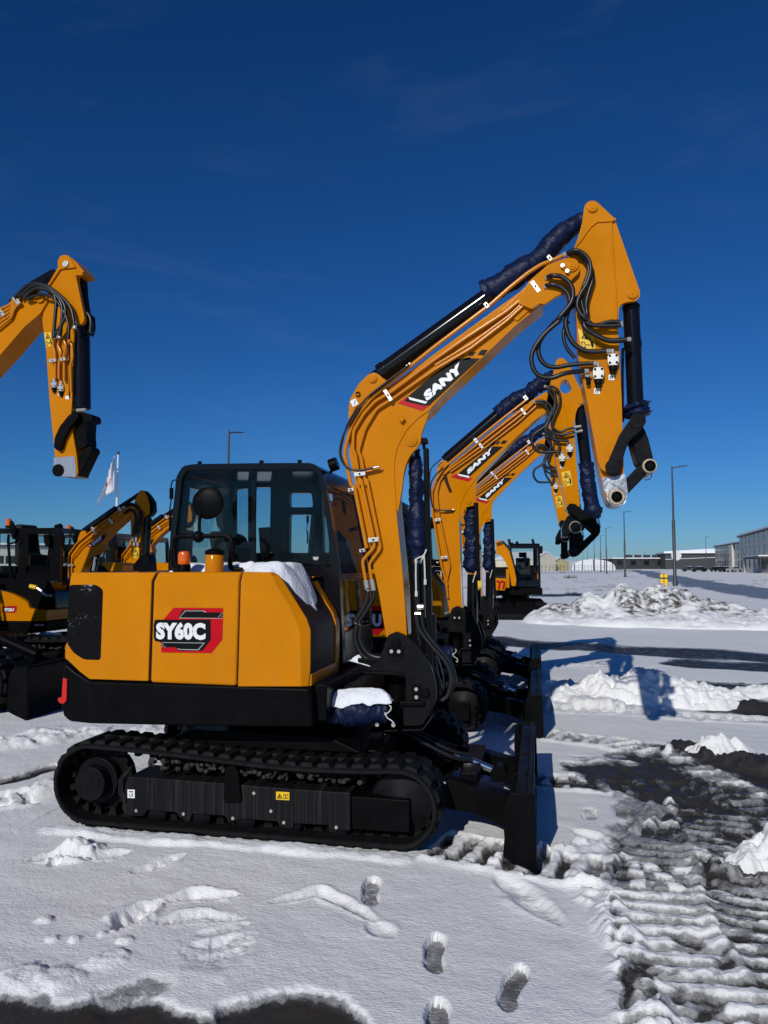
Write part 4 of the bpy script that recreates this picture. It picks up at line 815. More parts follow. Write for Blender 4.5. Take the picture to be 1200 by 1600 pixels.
def make_second_boom(root):
    """boom, dipper arm and linkage of the second machine in the row (smaller, arm with an eye in its top plate)"""
    B0, B1 = 8.30, 8.52; YC = 8.41
    M = [(722,975),(705,975),(697,925),(690,887),(678,812),(673,775)] + T('p', (135,790),(165,705),(195,650)) + [(698,727)] + T('p', (235,625),(450,445),(690,262),(780,205),(830,185),(862,205),(868,245),(840,300),(790,322),(742,355),(620,468),(500,590),(432,660),(395,700),(330,785),(300,860),(290,960)) + [(719,860),(720,915),(724,975)]
    mb = MB(); mb.prism(PY(rnd(M, 2), B0), B0, B1); bo = mb.build('boom', YEL, root, bevel=.006, ang=25)
    E1 = T('p', (160,700),(160,640),(185,600),(215,598),(235,625),(215,680))
    E2 = T('p', (400,690),(385,760),(388,830),(375,862),(330,872),(305,915),(290,960),(290,860),(325,780))
    for nm, E, t0, t1 in (('cylinder_lug', E1, B0+.004, B0+.04), ('cylinder_lug', E1, B1-.04, B1-.004), ('boom_cylinder_lug', E2, B0+.008, B0+.05), ('boom_cylinder_lug', E2, B1-.05, B1-.008)):
        mb = MB(); mb.prism(PY(rnd(E, 2), t0), t0, t1); mb.build(nm, YEL, bo, bevel=.004)
    for px, Y, r in ((T('p', (347,838))[0], B0+.008, .035), (T('p', (190,625))[0], B0+.004, .028), (T('p', (840,215))[0], B0, .03)):
        mb = MB(); pin(mb, px, Y+.002, r, .012, 24); pin(mb, px, Y-.010, r*.6, .005, 20); mb.build('boom_pin', YEL, bo, bevel=.003)
    blk = T('p', (255,690),(285,675),(450,540),(465,520),(500,515),(548,518),(470,585),(345,700),(300,700))
    boom_badge(blk, B0, bo, [T('p', (468,512),(485,490),(510,488),(492,510)), T('p', (500,502),(520,486),(535,486),(515,505)), T('p', (532,500),(548,480),(575,482),(555,502))], T('p', (280,676),(352,690),(345,700),(290,688)), T('p', (240,695),(272,674),(290,688),(280,694),(345,704),(372,700),(345,722)), (T('p', (342,682))[0], T('p', (490,545))[0], T('p', (334,655))[0]))
    Yp = B0-.028
    for P, r in ((T('p', (690,240),(560,340),(385,480),(200,640),(150,720),(130,780))+[(676,800),(690,885),(699,915)], .014), (T('p', (730,255),(655,330),(420,515),(215,665),(175,720),(160,790))+[(685,800),(703,885),(697,910),(700,935)], .012), (T('p', (745,275),(640,370),(440,525),(240,665)), .010), (T('p', (660,300),(400,500),(230,640)), .010)):
        rpipe('hydraulic_pipe', P, Yp, r, YPIPE, bo, bend=4)
    for px, a, w, h in ((T('p', (680,235))[0], 50, 8, 6), (T('p', (667,315))[0], 54, 12, 4), (T('p', (390,485))[0], 52, 8, 5), (T('p', (420,515))[0], 54, 9, 4), (T('t', (178,130))[0], -8, 10, 4.5), (T('t', (218,365))[0], -6, 11, 4.5)):
        clamp(px, a, w, h, Yp+.012, bo)
    pipe('signal_hose', T('p', (195,640),(140,700),(122,760),(130,850),(150,885),(200,890),(250,888)), B0-.05, .008, HOSE, bo, sm=1); pipe('signal_hose', T('p', (185,590),(130,640),(118,700),(118,790)), B0-.05, .007, HOSE, bo, sm=1)
    pipe('signal_hose', T('p', (205,680),(215,720),(235,770)), B0-.04, .016, HOSE, bo, sm=1)
    rpipe('hose_fitting', T('p', (205,895),(262,885)), B0-.03, .010, ZINC, bo)
    # arm cylinder and its sleeve
    a, b, c = onY(*T('p', (205,602))[0], YC), onY(*T('p', (525,328))[0], YC), onY(*T('p', (840,105))[0], YC)
    mb = MB(); mb.tube([a, b], .062, 28); mb.tube([a+Vector((.0,-.05,.065)), b+Vector((0,-.05,.065))], .010, 8); ac = mb.build('arm_cylinder', GLB, root)
    sleeve('tarpaulin_sleeve', [onY(*p, YC) for p in T('p', (515,330),(580,275),(660,230),(740,170),(800,130),(850,90))], [.088,.09,.088,.085,.08,.06], ac, amp=.035, sc=15, seed=11, root=root)
    # dipper arm
    A0, A1 = 8.30, 8.52
    eye = rnd(T('r', (345,245),(375,232),(395,255),(415,295),(405,320),(370,335),(340,320),(330,290)), 2)
    A = T('r', (305,110),(320,90),(345,85),(365,92),(400,135),(440,230),(490,330),(500,395),(478,415),(455,435),(442,480),(432,570),(448,800),(470,1090),(468,1180),(440,1230),(400,1200),(383,1150),(350,1000),(310,840),(296,740),(300,640),(250,470),(240,380),(260,280),(285,200))
    mb = MB(); mb.prism(PY(rnd(A, 2), A0), A0, A1, holes=[PY(eye, A0)]); ar = mb.build('dipper_arm', YEL, root, bevel=.005, ang=25)
    for p, r in ((T('r', (345,118))[0], .030), (T('r', (473,390))[0], .03)):
        mb = MB(); pin(mb, p, A0+.002, r, .012, 24); mb.build('arm_pin', YEL, ar, bevel=.003)
    rpipe('weld_bead', T('r', (345,410),(370,425),(380,560)), A0+.001, .006, YEL, ar)
    warn_label('warning_label', T('r', (343,880),(402,868),(420,968),(362,982)), A0, ar)
    valve(T('r', (400,690))[0], A0, ar, .62); valve(T('r', (347,755))[0], A0, ar, .62)
    for c in (T('r', (400,772))[0], T('r', (346,840))[0]):
        mb = MB(); mb.prism(PY([(c[0]-2.8,c[1]-2.6),(c[0]+2.8,c[1]-2.6),(c[0]+2.8,c[1]+2.6),(c[0]-2.8,c[1]+2.6)], A0), A0-.003, A0-.0005); mb.build('valve_label', WHT, ar, smooth=False)
    for r, P in ((.014, T('r', (235,285),(280,285),(325,320),(330,400),(290,500),(280,560),(330,600),(390,580),(450,565))), (.014, T('r', (240,295),(270,300),(300,350),(290,430),(240,520),(250,580),(330,620),(400,610),(470,590))), (.016, T('r', (160,390),(210,385),(260,410),(275,470),(230,560),(150,620),(140,680),(180,735),(260,740),(330,735))),
                 (.015, T('r', (165,400),(220,405),(255,460),(250,540),(230,590),(280,650),(350,660),(395,665))), (.014, T('r', (240,520),(235,590),(260,680),(310,740),(330,690),(300,640))), (.013, T('r', (250,300),(300,400),(280,480),(230,570),(300,620),(440,600)))):
        pipe('hydraulic_hose', [(*p, A0-.06) for p in P], A0, r, HOSE, ar, sm=1)
    for A_, B_ in ((T('r', (430,568))[0], T('r', (480,560))[0]), (T('r', (440,600))[0], T('r', (490,590))[0]), (T('r', (150,392))[0], T('r', (175,388))[0]), (T('r', (222,282))[0], T('r', (240,285))[0])):
        mb = MB(); mb.tube([onY(*A_, A0-.06), onY(*B_, A0-.06)], .015, 8); mb.build('hose_fitting', ZINC, ar)
    # bucket cylinder, wrapped rod, linkage
    a, b = onY(*T('r', (468,420))[0], YC), onY(*T('r', (600,1270))[0], YC); m = onY(*T('r', (515,830))[0], YC)
    mb = MB(); mb.tube([a, m], .062, 28); bc = mb.build('bucket_cylinder', GLB, root)
    sleeve('tarpaulin_sleeve', [onY(*p, YC) for p in T('r', (514,815),(522,900),(535,1000),(552,1090),(568,1160),(585,1205))], [.078,.078,.080,.085,.092,.05], bc, amp=.02, sc=14, seed=14, root=root)
    mb = MB(); mb.tube([m, b], .03, 12); mb.build('cylinder_rod', CHR, bc)
    mb = MB(); LK = T('r', (375,1130),(400,1095),(440,1100),(560,1195),(612,1250),(615,1300),(580,1310),(480,1220),(400,1160))
    lk = None
    for y in (8.22, 8.55):
        mb = MB(); mb.prism(PY(rnd(LK, 2), 8.22), y, y+.045)
        if lk is None: lk = mb.build('guide_link', BLK, root, bevel=.006)
        else: mb.build('guide_link_plate', BLK, lk, bevel=.006)
    mb = MB(); mb.prism(PY(T('r', (570,1290),(612,1300),(600,1320),(460,1460),(425,1465),(400,1440),(400,1270),(462,1280),(462,1390)), 8.3), 8.3, 8.5); hl = mb.build('bucket_link', BLK, root, bevel=.01)
    q = onY(*T('r', (432,1432))[0], 8.27); mb = MB(); mb.tube([Vector((q.x, 8.27, q.z)), Vector((q.x, 8.55, q.z))], .055, 28); mb.build('link_boss_ring', BLKM, hl, bevel=.006)
    mb = MB(); mb.prism(PY(rnd(T('r', (345,1260),(385,1180),(460,1175),(500,1230),(505,1280),(450,1300),(400,1300),(390,1330),(345,1330)), 4), A0), A0-.02, A1+.02); w = mb.build('protective_wrap', GLB, ar, ang=20)
    q = onY(*T('r', (440,1262))[0], A0-.02); mb = MB(); mb.tube(spl([q+Vector((.06*math.cos(t), -.01, .06*math.sin(t))) for t in np.linspace(0, 6.3, 13)], 3), .008, 6); mb.build('wrap_ring', BRASS, w)
    # lift cylinder in its sleeve, guard bar, rope
    yb = YC
    mb = MB(); mb.tube([onY(*T('t', (395,470))[0], yb), onY(*T('t', (390,900))[0], yb)], .06, 20); bc = mb.build('boom_cylinder', GLB, root)
    sleeve('tarpaulin_sleeve', [onY(*p, yb) for p in T('t', (382,45),(385,130),(380,200),(390,290),(385,370),(390,420),(385,460))], [.05,.066,.074,.086,.09,.10,.05], bc, amp=.035, sc=13, seed=21, root=root)
    mb = MB(); mb.prism(PY(T('t', (400,20),(428,20),(447,690),(428,690)), yb-.12), yb-.12, yb-.07); mb.build('cylinder_guard', BLK, root, bevel=.006)
    mb = MB(); mb.prism(PY(T('t', (425,510),(448,510),(450,570),(428,570)), yb-.13), yb-.13, yb-.122); mb.build('guard_sticker', WARN, root, smooth=False)
    mb = MB()
    for q in ((318,395,330,720), (415,450,395,520), (440,580,446,680)): mb.tube([onY(*T('t', q[:2])[0], yb-.1), onY(*T('t', q[2:])[0], yb-.1)], .006, 6)
    mb.build('tie_rope', ROPE, bc)
    return bo
SKIP_ARM = ('boom','dipper_arm','arm_cylinder','boom_cylinder','cylinder_guard','bucket_cylinder','guide_link','bucket_link')

def make_left_arm(root):
    """boom end, arm and linkage of the machine standing outside the left edge"""
    A0, A1, YC = 7.95, 8.25, 8.10
    B = T('s', (-330,860),(-330,640),(-60,470),(60,370),(130,315),(215,320),(280,325),(300,345),(290,370),(250,440),(180,500),(155,520),(0,700),(-120,830))
    mb = MB(); mb.prism(PY(rnd(B, 3), A0), A0, A1); bo = mb.build('boom', YEL, root, bevel=.008, ang=25)
    K1, K2 = PY(T('s', (-330,640),(-150,835)), A0)
    foot = [K1, (K1[0]-.22,K1[1]-.12), (K1[0]-.45,K1[1]-.6), (-8.42,1.75), (-8.40,.95), (-8.06,.95), (-8.0,1.7), (K2[0]-.50,K2[1]-.55), (K2[0]-.2,K2[1]-.12), K2]
    mb = MB(); mb.prism(rnd(foot, .12), A0+.003, A1-.003); mb.build('boom_foot', YEL, bo, bevel=.008, ang=25)
    mb = MB(); mb.tube([(-7.75, YC, .95), (K2[0]-.30, YC, K2[1]-.35)], .085, 24); mb.build('boom_cylinder', GLB, root)
    mb = MB(); mb.prism(PY(T('s', (60,372),(200,250),(345,165),(352,180),(240,290),(120,380)), YC), YC-.05, YC+.05); mb.build('arm_cylinder', GLB, bo, bevel=.01)
    mb = MB(); pin(mb, T('s', (255,342))[0], A0, .065, .03, 28); mb.build('boom_pin', YEL, bo, bevel=.004)
    for k in range(5):
        rpipe('hydraulic_pipe', T('s', (-200,500+38*k),(-20,420+30*k),(40,395+24*k),(70,380+22*k),(90,330+20*k),(125,325+12*k)), A0-.035, .016, YPIPE, bo)
    clamp(T('s', (112,362))[0], 52, 14, 6, A0-.03, bo); clamp(T('s', (20,440))[0], 52, 12, 5, A0-.03, bo)
    A = T('s', (360,150),(358,110),(372,80),(400,70),(430,78),(475,120),(516,172),(514,186),(466,192),(467,400),(466,510),(460,540),(448,700),(440,1000),(432,1100),(470,1330),(478,1430),(470,1455),(360,1452),(338,1420),(330,1300),(300,1000),(275,640),(252,470),(290,300),(320,220))
    mb = MB(); mb.prism(PY(rnd(A, 3), A0), A0+.03, A1-.03); ar = mb.build('dipper_arm', YEL, root, bevel=.008, ang=25)
    mb = MB(); mb.prism(PY(rnd(T('s', (360,150),(358,110),(372,80),(400,70),(430,78),(470,150),(375,160),(300,270),(295,260)), 2), A0), A0+.005, A0+.029); mb.build('arm_cylinder_lug', YEL, ar, bevel=.006)
    mb = MB(); mb.prism(PY(T('s', (462,160),(516,178),(515,200),(470,200)), A0), A0+.0, A0+.029); mb.prism(PY(rnd(T('s', (468,196),(480,240),(500,340),(517,420),(527,472),(515,500),(480,510),(467,490)), 2), A0), A0+.005, A0+.06); mb.build('bucket_cylinder_lug', YEL, ar, bevel=.006)
    mb = MB(); pin(mb, T('s', (412,132))[0], A0+.005, .04, .02, 20); mb.build('arm_pin', ZINC, ar, bevel=.004)
    warn_label('warning_label', T('s', (275,560),(318,555),(330,640),(288,652)), A0+.03, ar)
    for r, P in ((.022, T('s', (120,335),(200,270),(280,270),(335,310),(350,380),(345,460),(335,580))), (.022, T('s', (150,345),(220,285),(310,300),(370,350),(390,420),(385,500),(370,580))), (.022, T('s', (90,340),(180,260),(280,262),(380,330),(440,400),(460,470),(465,515))), (.02, T('s', (150,330),(230,280),(330,300),(400,380),(405,470),(350,560),(330,600))), (.018, T('s', (160,350),(260,320),(340,350),(400,430),(430,520),(425,600)))):
        pipe('hydraulic_hose', [(*p, A0-.07) for p in P], A0, r, HOSE, ar, sm=1, n=10)
    for k, P in enumerate((T('s', (335,580),(330,640),(345,690),(345,850)), T('s', (372,580),(360,640),(385,680),(368,750),(368,850)), T('s', (395,600),(415,640),(400,700),(402,860)), T('s', (425,600),(450,630),(455,720),(440,760),(445,930)))):
        rpipe('hydraulic_pipe', P, A0-.01, .016, YPIPE, ar)
    clamp(T('s', (340,738))[0], -8, 11, 5, A0-.0, ar, .045); clamp(T('s', (405,730))[0], -6, 8, 5, A0, ar, .045)
    for p in ((345,862),(388,885)): valve(T('s', p)[0], A0+.03, ar, .7)
    for p in ((366,940),(412,962)):
        c = T('s', p)[0]; mb = MB(); mb.prism(PY([(c[0]-3,c[1]-2.6),(c[0]+3,c[1]-2.6),(c[0]+3,c[1]+2.6),(c[0]-3,c[1]+2.6)], A0), A0+.026, A0+.0295); mb.build('valve_label', WHT, ar, smooth=False)
    for p in ((337,585),(372,580),(467,520)):
        c = onY(*T('s', p)[0], A0-.06); mb = MB(); mb.tube([c+Vector((0,0,.05)), c-Vector((0,0,.03))], .026, 8); mb.build('hose_fitting', ZINC, ar)
    a, b = onY(*T('s', (505,520))[0], YC), onY(*T('s', (512,1035))[0], YC)
    mb = MB(); mb.tube([a, b], .105, 32); mb.tube([a.lerp(b, .0), a.lerp(b, .05)], .12, 28); mb.tube([a+Vector((-.07,-.11,-.05)), b+Vector((-.09,-.11,.1))], .016, 8); bc = mb.build('bucket_cylinder', GLB, root, bevel=.006)
    mb = MB(); mb.prism(PY(rnd(T('s', (476,190),(515,186),(524,330),(540,430),(566,450),(570,520),(555,575),(520,520),(500,400)), 2), YC), YC-.04, YC+.1); mb.build('cylinder_shield', BLK, bc, bevel=.006)
    pipe('hydraulic_hose', T('s', (500,400),(540,430),(568,480),(565,560)), YC-.05, .025, HOSE, bc, sm=1); mb = MB(); c = onY(*T('s', (510,1045))[0], YC-.1); mb.tube([c+Vector((-.06,0,0)), c+Vector((.06,0,0))], .025, 8); mb.build('hose_fitting', ZINC, bc)
    mb = MB(); mb.prism(PY(rnd(T('s', (455,1055),(500,1050),(530,1060),(565,1066),(578,1098),(562,1120),(545,1112),(540,1200),(546,1262),(510,1284),(478,1272),(470,1150)), 3), A0+.05), A0+.05, A1-.05); mb.build('bucket_link_arm', BLK, root, bevel=.01)
    lk = None
    for y in (A0-.03, A1):
        mb = MB(); mb.prism(PY(rnd(T('s', (345,1280),(350,1220),(380,1150),(440,1075),(490,1050),(500,1090),(450,1150),(410,1220),(390,1290),(370,1300)), 3), A0), y, y+.05)
        if lk is None: lk = mb.build('guide_link', BLK, root, bevel=.008)
        else: mb.build('guide_link_plate', BLK, lk, bevel=.008)
    mb = MB(); mb.prism(PY(rnd(T('s', (515,1285),(560,1265),(578,1290),(560,1325),(495,1460),(470,1450),(470,1380),(520,1310)), 3), A0+.06), A0+.06, A1-.06); mb.build('bucket_link', BLK, root, bevel=.01)
    mb = MB(); mb.prism(PY(rnd(T('s', (335,1340),(465,1330),(474,1400),(475,1462),(360,1455),(335,1425)), 2), A0+.02), A0+.02, A1-.02); w = mb.build('protective_wrap', FOIL, ar, ang=20)
    mb = MB(); pin(mb, T('s', (365,1420))[0], A0+.02, .075, .01, 24); mb.build('bucket_pin_ring', BLK, w)
    return bo

def make_mini(root, Y0, word=True):
    """compact excavator M, measured on the left cluster; near track face at Y0"""
    k = Y0/10.6                                       # keeps the proportions while the copies move
    P = lambda c, *p, y=0.: PY(T(c, *p), Y0+y)
    # undercarriage: simple rubber track with lugs, frame
    x0 = onY(8, 1000, Y0).x; x1 = x0+1.62
    for i, y in enumerate((Y0, Y0+1.15)):
        loop = [(x0+.25+.25*math.cos(R(a)), .25+.25*math.sin(R(a))) for a in range(90, 271, 12)] + [(x1-.25+.23*math.cos(R(a)), .23+.23*math.sin(R(a))) for a in range(-90, 91, 12)]
        ins = [(x0+.27+.21*math.cos(R(a)), .25+.21*math.sin(R(a))) for a in range(90, 271, 12)] + [(x1-.27+.19*math.cos(R(a)), .23+.19*math.sin(R(a))) for a in range(-90, 91, 12)]
        mb = MB(); mb.prism(loop, y, y+.30, holes=[ins])
        n = 46; Q = [Vector((p[0], 0, p[1])) for p in loop]; d = [0]
        for j in range(len(Q)): d.append(d[-1]+(Q[(j+1) % len(Q)]-Q[j]).length)
        for j in range(n):
            p, t, nn = at_path(Q, d, d[-1]*j/n); nn = nn if (p+nn*.1-Vector(((x0+x1)/2, 0, .25))).length > (p-nn*.1-Vector(((x0+x1)/2, 0, .25))).length else -nn
            c = [p+t*.03-nn*.005, p-t*.03-nn*.005, p-t*.02+nn*.024, p+t*.02+nn*.024]; mb.prism([(v.x, v.z) for v in c], y+.005, y+.295)
        mb.build('rubber_track', RUB, root)
        mb = MB(); mb.prism([(x0+.30,.10),(x1-.3,.08),(x1-.3,.36),(x0+.3,.40)], y+.04, y+.26); mb.tube([(x0+.25,y+.03,.25),(x0+.25,y+.27,.25)], .15, 24); mb.tube([(x1-.25,y+.05,.23),(x1-.25,y+.25,.23)], .17, 24); mb.build('track_frame', BLK, root, bevel=.008)
    mb = MB(); mb.box(x0+.3, x1-.4, Y0+.3, Y0+1.15, .28, .50); mb.tube([(x0+.75, Y0+.72, .5), (x0+.75, Y0+.72, .60)], .34, 28); mb.build('main_frame', BLK, root)
    xb = x1+.38; bl = [(xb,.30),(xb-.03,.16),(xb+.06,0),(xb+.09,0),(xb+.02,.16),(xb+.05,.31)]
    mb = MB(); mb.prism(bl, Y0-.05, Y0+1.5); mb.build('dozer_blade', BLK, root, bevel=.006)
    mb = MB(); mb.box(x1-.45, xb, Y0+.45, Y0+.53, .20, .30); mb.box(x1-.45, xb, Y0+.92, Y0+1.0, .20, .30); mb.build('blade_push_arm', BLK, root, bevel=.008)
    # body: rounded yellow tail, black skirt and black side cover
    Yb = Y0+.02
    body = T('m', (-260,1500),(-260,1190),(60,1235),(155,1265),(250,1310),(340,1365),(375,1400),(400,1465),(625,1485)) + T('n', (530,100),(528,222),(45,218),(-260,215))
    mb = MB(); mb.prism(PY(rnd(body, 2), Yb), Yb, Yb+1.38); bd = mb.build('tail_cover', YEL, root, bevel=.06, seg=4)
    mb = MB(); mb.prism(PY(T('n', (-260,219),(45,222),(526,226),(512,330),(400,360),(60,378),(-260,380)), Yb), Yb+.015, Yb+1.36); mb.build('counterweight_skirt', BLK, root, bevel=.03)
    sc = T('m', (-260,1060),(150,1065),(260,1060),(420,1075),(640,1090),(720,1240),(740,1480),(640,1482),(430,1465),(400,1440),(375,1385),(330,1340),(240,1290),(150,1250),(60,1225),(-260,1180))
    mb = MB(); mb.prism(PY(rnd(sc, 3), Yb), Yb+.03, Yb+1.3); mb.build('side_cover', GLB, root, bevel=.05, seg=3)
    mb = MB(); mb.prism(PY(T('n', (380,248),(500,248),(498,282),(378,284)), Yb), Yb+.0115, Yb+.0145); lb = mb.build('slogan_label', RED, root, smooth=False)
    mb = MB(); mb.prism(PY(T('n', (390,262),(490,262),(489,272),(388,274)), Yb), Yb+.0105, Yb+.0114); mb.build('label_lettering', WHT, lb, smooth=False)
    if word:
        mb = MB(); mb.prism(PY(T('m', (30,1445),(105,1428),(228,1430),(222,1500),(190,1524),(30,1515)), Yb), Yb-.003, Yb-.0005); b = mb.build('model_badge', RED, root, smooth=False)
        mb = MB(); mb.prism(PY(rnd(T('m', (48,1446),(190,1446),(192,1508),(48,1508)), 1), Yb), Yb-.0045, Yb-.0031); mb.build('badge_field', VBLK, b, smooth=False)
        q = T('m', (58,1502),(188,1502),(58,1455)); textY('SY26U', *q, Yb-.0065, 'badge_lettering', WHT, b, bold=.06)
    # cab: frame plates with window openings
    c0, c1 = Y0+.34, Y0+1.30
    OUT = rnd(T('m', (-110,1090),(-100,430),(-60,390),(740,382),(800,400),(815,600),(800,1100)), 2)
    W1 = rnd(T('m', (-70,455),(255,455),(240,1000),(-70,1000)), 1.5); W2 = rnd(T('m', (365,468),(650,468),(670,985),(345,985)), 1.5)
    mb = MB(); mb.prism(PY(OUT, c0), c0, c0+.06, holes=[PY(W1, c0), PY(W2, c0)]); o = PY(OUT, c0); hs = [PY(W1, c0), PY(W2, c0)]
    WF = rnd(T('m', (-90,470),(760,470),(770,985),(-90,985)), 2); mb.prism(o, c1-.06, c1, holes=[PY(WF, c0)])
    xa, xz = min(p[0] for p in o), max(p[0] for p in o); zt = max(p[1] for p in o); zb = min(p[1] for p in o)
    mb.box(xa+.02, xz-.02, c0+.061, c1-.061, zt-.09, zt-.005); mb.box(xa+.02, xz-.02, c0+.061, c1-.061, zb, zb+.25); mb.box(xa+.01, xa+.06, c0+.061, c0+.12, zb+.25, zt-.09); mb.box(xz-.06, xz-.01, c0+.061, c0+.10, zb+.25, zt-.09)
    cb = mb.build('cab', GLB, root, bevel=.01)
    g = MB()
    for h in hs: g.prism(h, c0+.02, c0+.024)
    g.prism(PY(WF, c0), c1-.024, c1-.02)
    g.quad((xz-.03, c0+.1, zb+.25), (xz-.03, c1-.06, zb+.25), (xz-.03, c1-.06, zt-.09), (xz-.03, c0+.1, zt-.09)); g.build('cab_window', GLS, cb, smooth=False)
    mb = MB(); xs = PY(T('m', (120,900)), c0)[0][0]; mb.prism(rnd([(xs-.1,zb+.25),(xs+.32,zb+.25),(xs+.32,zb+.42),(xs+.08,zb+.45),(xs,zb+.95),(xs-.12,zb+.95)], .05), c0+.25, c0+.70); mb.build('operator_seat', SEATM, cb, bevel=.03)
    mb = MB(); mb.tube([(xs+.55, c0+.2, zb+.25), (xs+.6, c0+.2, zb+.62)], .015, 8); mb.tube([(xs+.62, c0+.5, zb+.25), (xs+.66, c0+.5, zb+.75)], .015, 8); mb.box(xs+.55, xs+.7, c0+.66, c0+.8, zb+.3, zb+.62); mb.build('control_lever', DARK, cb)
    c = onY(*T('m', (115,385))[0], c0+.15); mb = MB(); mb.tube([c, c+Vector((0,0,.04))], .05, 16); be = mb.build('beacon', BLK, cb)
    mb = MB(); mb.lathe([(.045,.04),(.047,.10),(.038,.145),(.015,.16)], Matrix.Translation(c), 18); mb.build('beacon_lens', AMB, be)
    mb = MB(); c = onY(*T('m', (775,385))[0], c0+.1); mb.tube([c+Vector((-.03,0,0)), c+Vector((.06,0,.02))], .055, 14); mb.build('work_light', BLK, cb)
    yy = c0-.08
    mb = MB(); mb.prism(PY(rnd(T('m', (575,470),(650,470),(665,560),(655,640),(615,645),(590,590)), 3), yy), yy, yy+.06); mb.tube([onY(*T('m', (655,560))[0], yy+.03), onY(*T('m', (720,560))[0], c0)], .015, 8); mb.build('wing_mirror', BLK, cb, bevel=.02)
    mb = MB(); mb.tube(spl(line3(T('m', (120,470),(110,560),(120,700),(140,1000),(150,1240),(120,1350),(80,1365)), yy), 5), .022, 8); mb.tube(spl(line3(T('m', (110,600),(180,585),(235,560),(245,470)), yy), 4), .016, 8); hr = mb.build('handrail', BLK, root)
    mb = MB(); mb.prism(PY(rnd(T('m', (130,275),(165,300),(200,390),(205,480),(175,550),(150,500),(130,400)), 4), yy), yy, yy+.04); mb.build('mirror_head', BLK, hr, bevel=.01)
    mb = MB(); mb.tube(line3(T('m', (405,1165),(490,1185)), Yb), .035, 10); mb.build('grease_tube', WARN, root)
    mb = MB(); mb.tube(spl(line3(T('m', (500,1190),(560,1235),(620,1290),(690,1290)), Yb), 4), .022, 8); mb.build('pipe_fitting', ZINC, root)
    return cb
def make_mini_boom(root, Y0):
    B0, B1 = Y0+.55, Y0+.73
    M = T('o', (90,1000),(80,900),(85,800),(60,740),(130,640),(140,560),(165,505),(205,500),(225,540),(540,300),(620,245),(670,240),(705,270),(690,310),(640,360),(480,500),(375,620),(395,690),(340,690),(310,740),(250,790),(200,860),(180,920),(175,1000))
    mb = MB(); mb.prism(PY(rnd(M, 2), B0), B0, B1); bo = mb.build('boom', YEL, root, bevel=.006, ang=25)
    mb = MB(); mb.tube([onY(*T('o', (205,505))[0], B0+.09), onY(*T('o', (520,285))[0], B0+.09)], .06, 20); mb.tube([onY(*T('o', (520,285))[0], B0+.09), onY(*T('o', (750,135))[0], B0+.09)], .032, 12); mb.build('arm_cylinder', GLB, bo)
    for P, r in ((T('o', (560,285),(300,480),(130,620),(45,735),(40,850),(45,960)), .014), (T('o', (620,300),(470,400),(320,520),(170,640),(80,760),(75,840),(80,960)), .014), (T('o', (620,320),(480,425),(340,535),(180,660),(95,770)), .010)):
        rpipe('hydraulic_pipe', P, B0-.03, r, YPIPE, bo, bend=3)
    for px, a, w, h in (((560,290), 52, 7, 4), ((475,408), 54, 8, 3.5), ((295,485), 54, 7, 3.5), ((318,525), 54, 6, 3.5), ((40,845), 0, 6, 3), ((80,842), 0, 7, 3)): clamp(T('o', px)[0], a, w, h, B0-.02, bo)
    boom_badge(T('o', (240,640),(370,545),(420,540),(385,600),(285,665)), B0, bo, [T('o', (370,530),(385,522),(385,530),(372,536)), T('o', (395,528),(410,518),(412,528),(398,534)), T('o', (418,526),(432,514),(438,524),(424,530))], T('o', (250,638),(282,650),(276,656),(252,644)), T('o', (218,648),(240,636),(258,648),(282,655),(268,668)), (T('o', (288,652))[0], T('o', (385,578))[0], T('o', (272,618))[0]))
    A = T('o', (735,130),(745,105),(765,98),(790,108),(825,170),(845,260),(840,330),(800,360),(760,420),(755,560),(748,650),(740,770),(690,830),(668,800),(660,560),(655,340),(690,260),(700,190))
    A0 = B0+.015
    mb = MB(); mb.prism(PY(rnd(A, 2), A0), A0, A0+.15); ar = mb.build('dipper_arm', YEL, root, bevel=.005)
    mb = MB(); mb.prism(PY(T('o', (790,108),(830,150),(872,215),(878,310),(840,360),(845,260),(825,170)), A0), A0+.01, A0+.14); mb.build('dipper_back_plate', BLK, ar, bevel=.005)
    warn_label('warning_label', T('o', (678,672),(735,668),(735,768),(680,772)), A0, ar)
    for P in (T('o', (600,255),(650,230),(710,250),(745,310),(740,400),(710,480),(712,560)), T('o', (610,265),(670,245),(730,290),(760,360),(745,470),(755,560)), T('o', (580,340),(640,290),(690,310),(715,390),(690,470),(680,560)), T('o', (600,330),(660,300),(705,350),(700,460),(705,560)), T('o', (760,300),(775,360),(760,440),(730,500),(720,560))):
        pipe('hydraulic_hose', [(*p, A0-.05) for p in P], A0, .016, HOSE, ar, sm=1, n=6)
    for p in ((678,585),(712,585),(692,632),(728,632)):
        c = onY(*T('o', p)[0], A0-.03); mb = MB(); mb.tube([c+Vector((0,0,.035)), c-Vector((0,0,.03))], .022, 8); mb.build('hose_fitting', ZINC, ar)
    mb = MB(); mb.tube([onY(*T('o', (825,360))[0], A0+.07), onY(*T('o', (810,730))[0], A0+.07)], .062, 20); mb.tube([onY(*T('o', (862,380))[0], A0+.03), onY(*T('o', (845,590))[0], A0+.03)], .014, 8); mb.build('bucket_cylinder', GLB, root)
    mb = MB(); mb.prism(PY(rnd(T('o', (690,850),(760,760),(820,720),(850,770),(860,900),(700,900)), 3), A0), A0-.05, A0+.2); mb.build('bucket_link', BLK, root, bevel=.01)
    mb = MB(); mb.tube([onY(*T('o', (330,730))[0], B0+.08), onY(*T('o', (290,900))[0], B0+.08)], .045, 16); mb.build('boom_cylinder', GLB, root)
    mb = MB(); mb.tube([onY(*T('o', (308,760))[0], B0-.02), onY(*T('o', (285,895))[0], B0-.02)], .02, 10); mb.build('cylinder_rod', CHR, root)
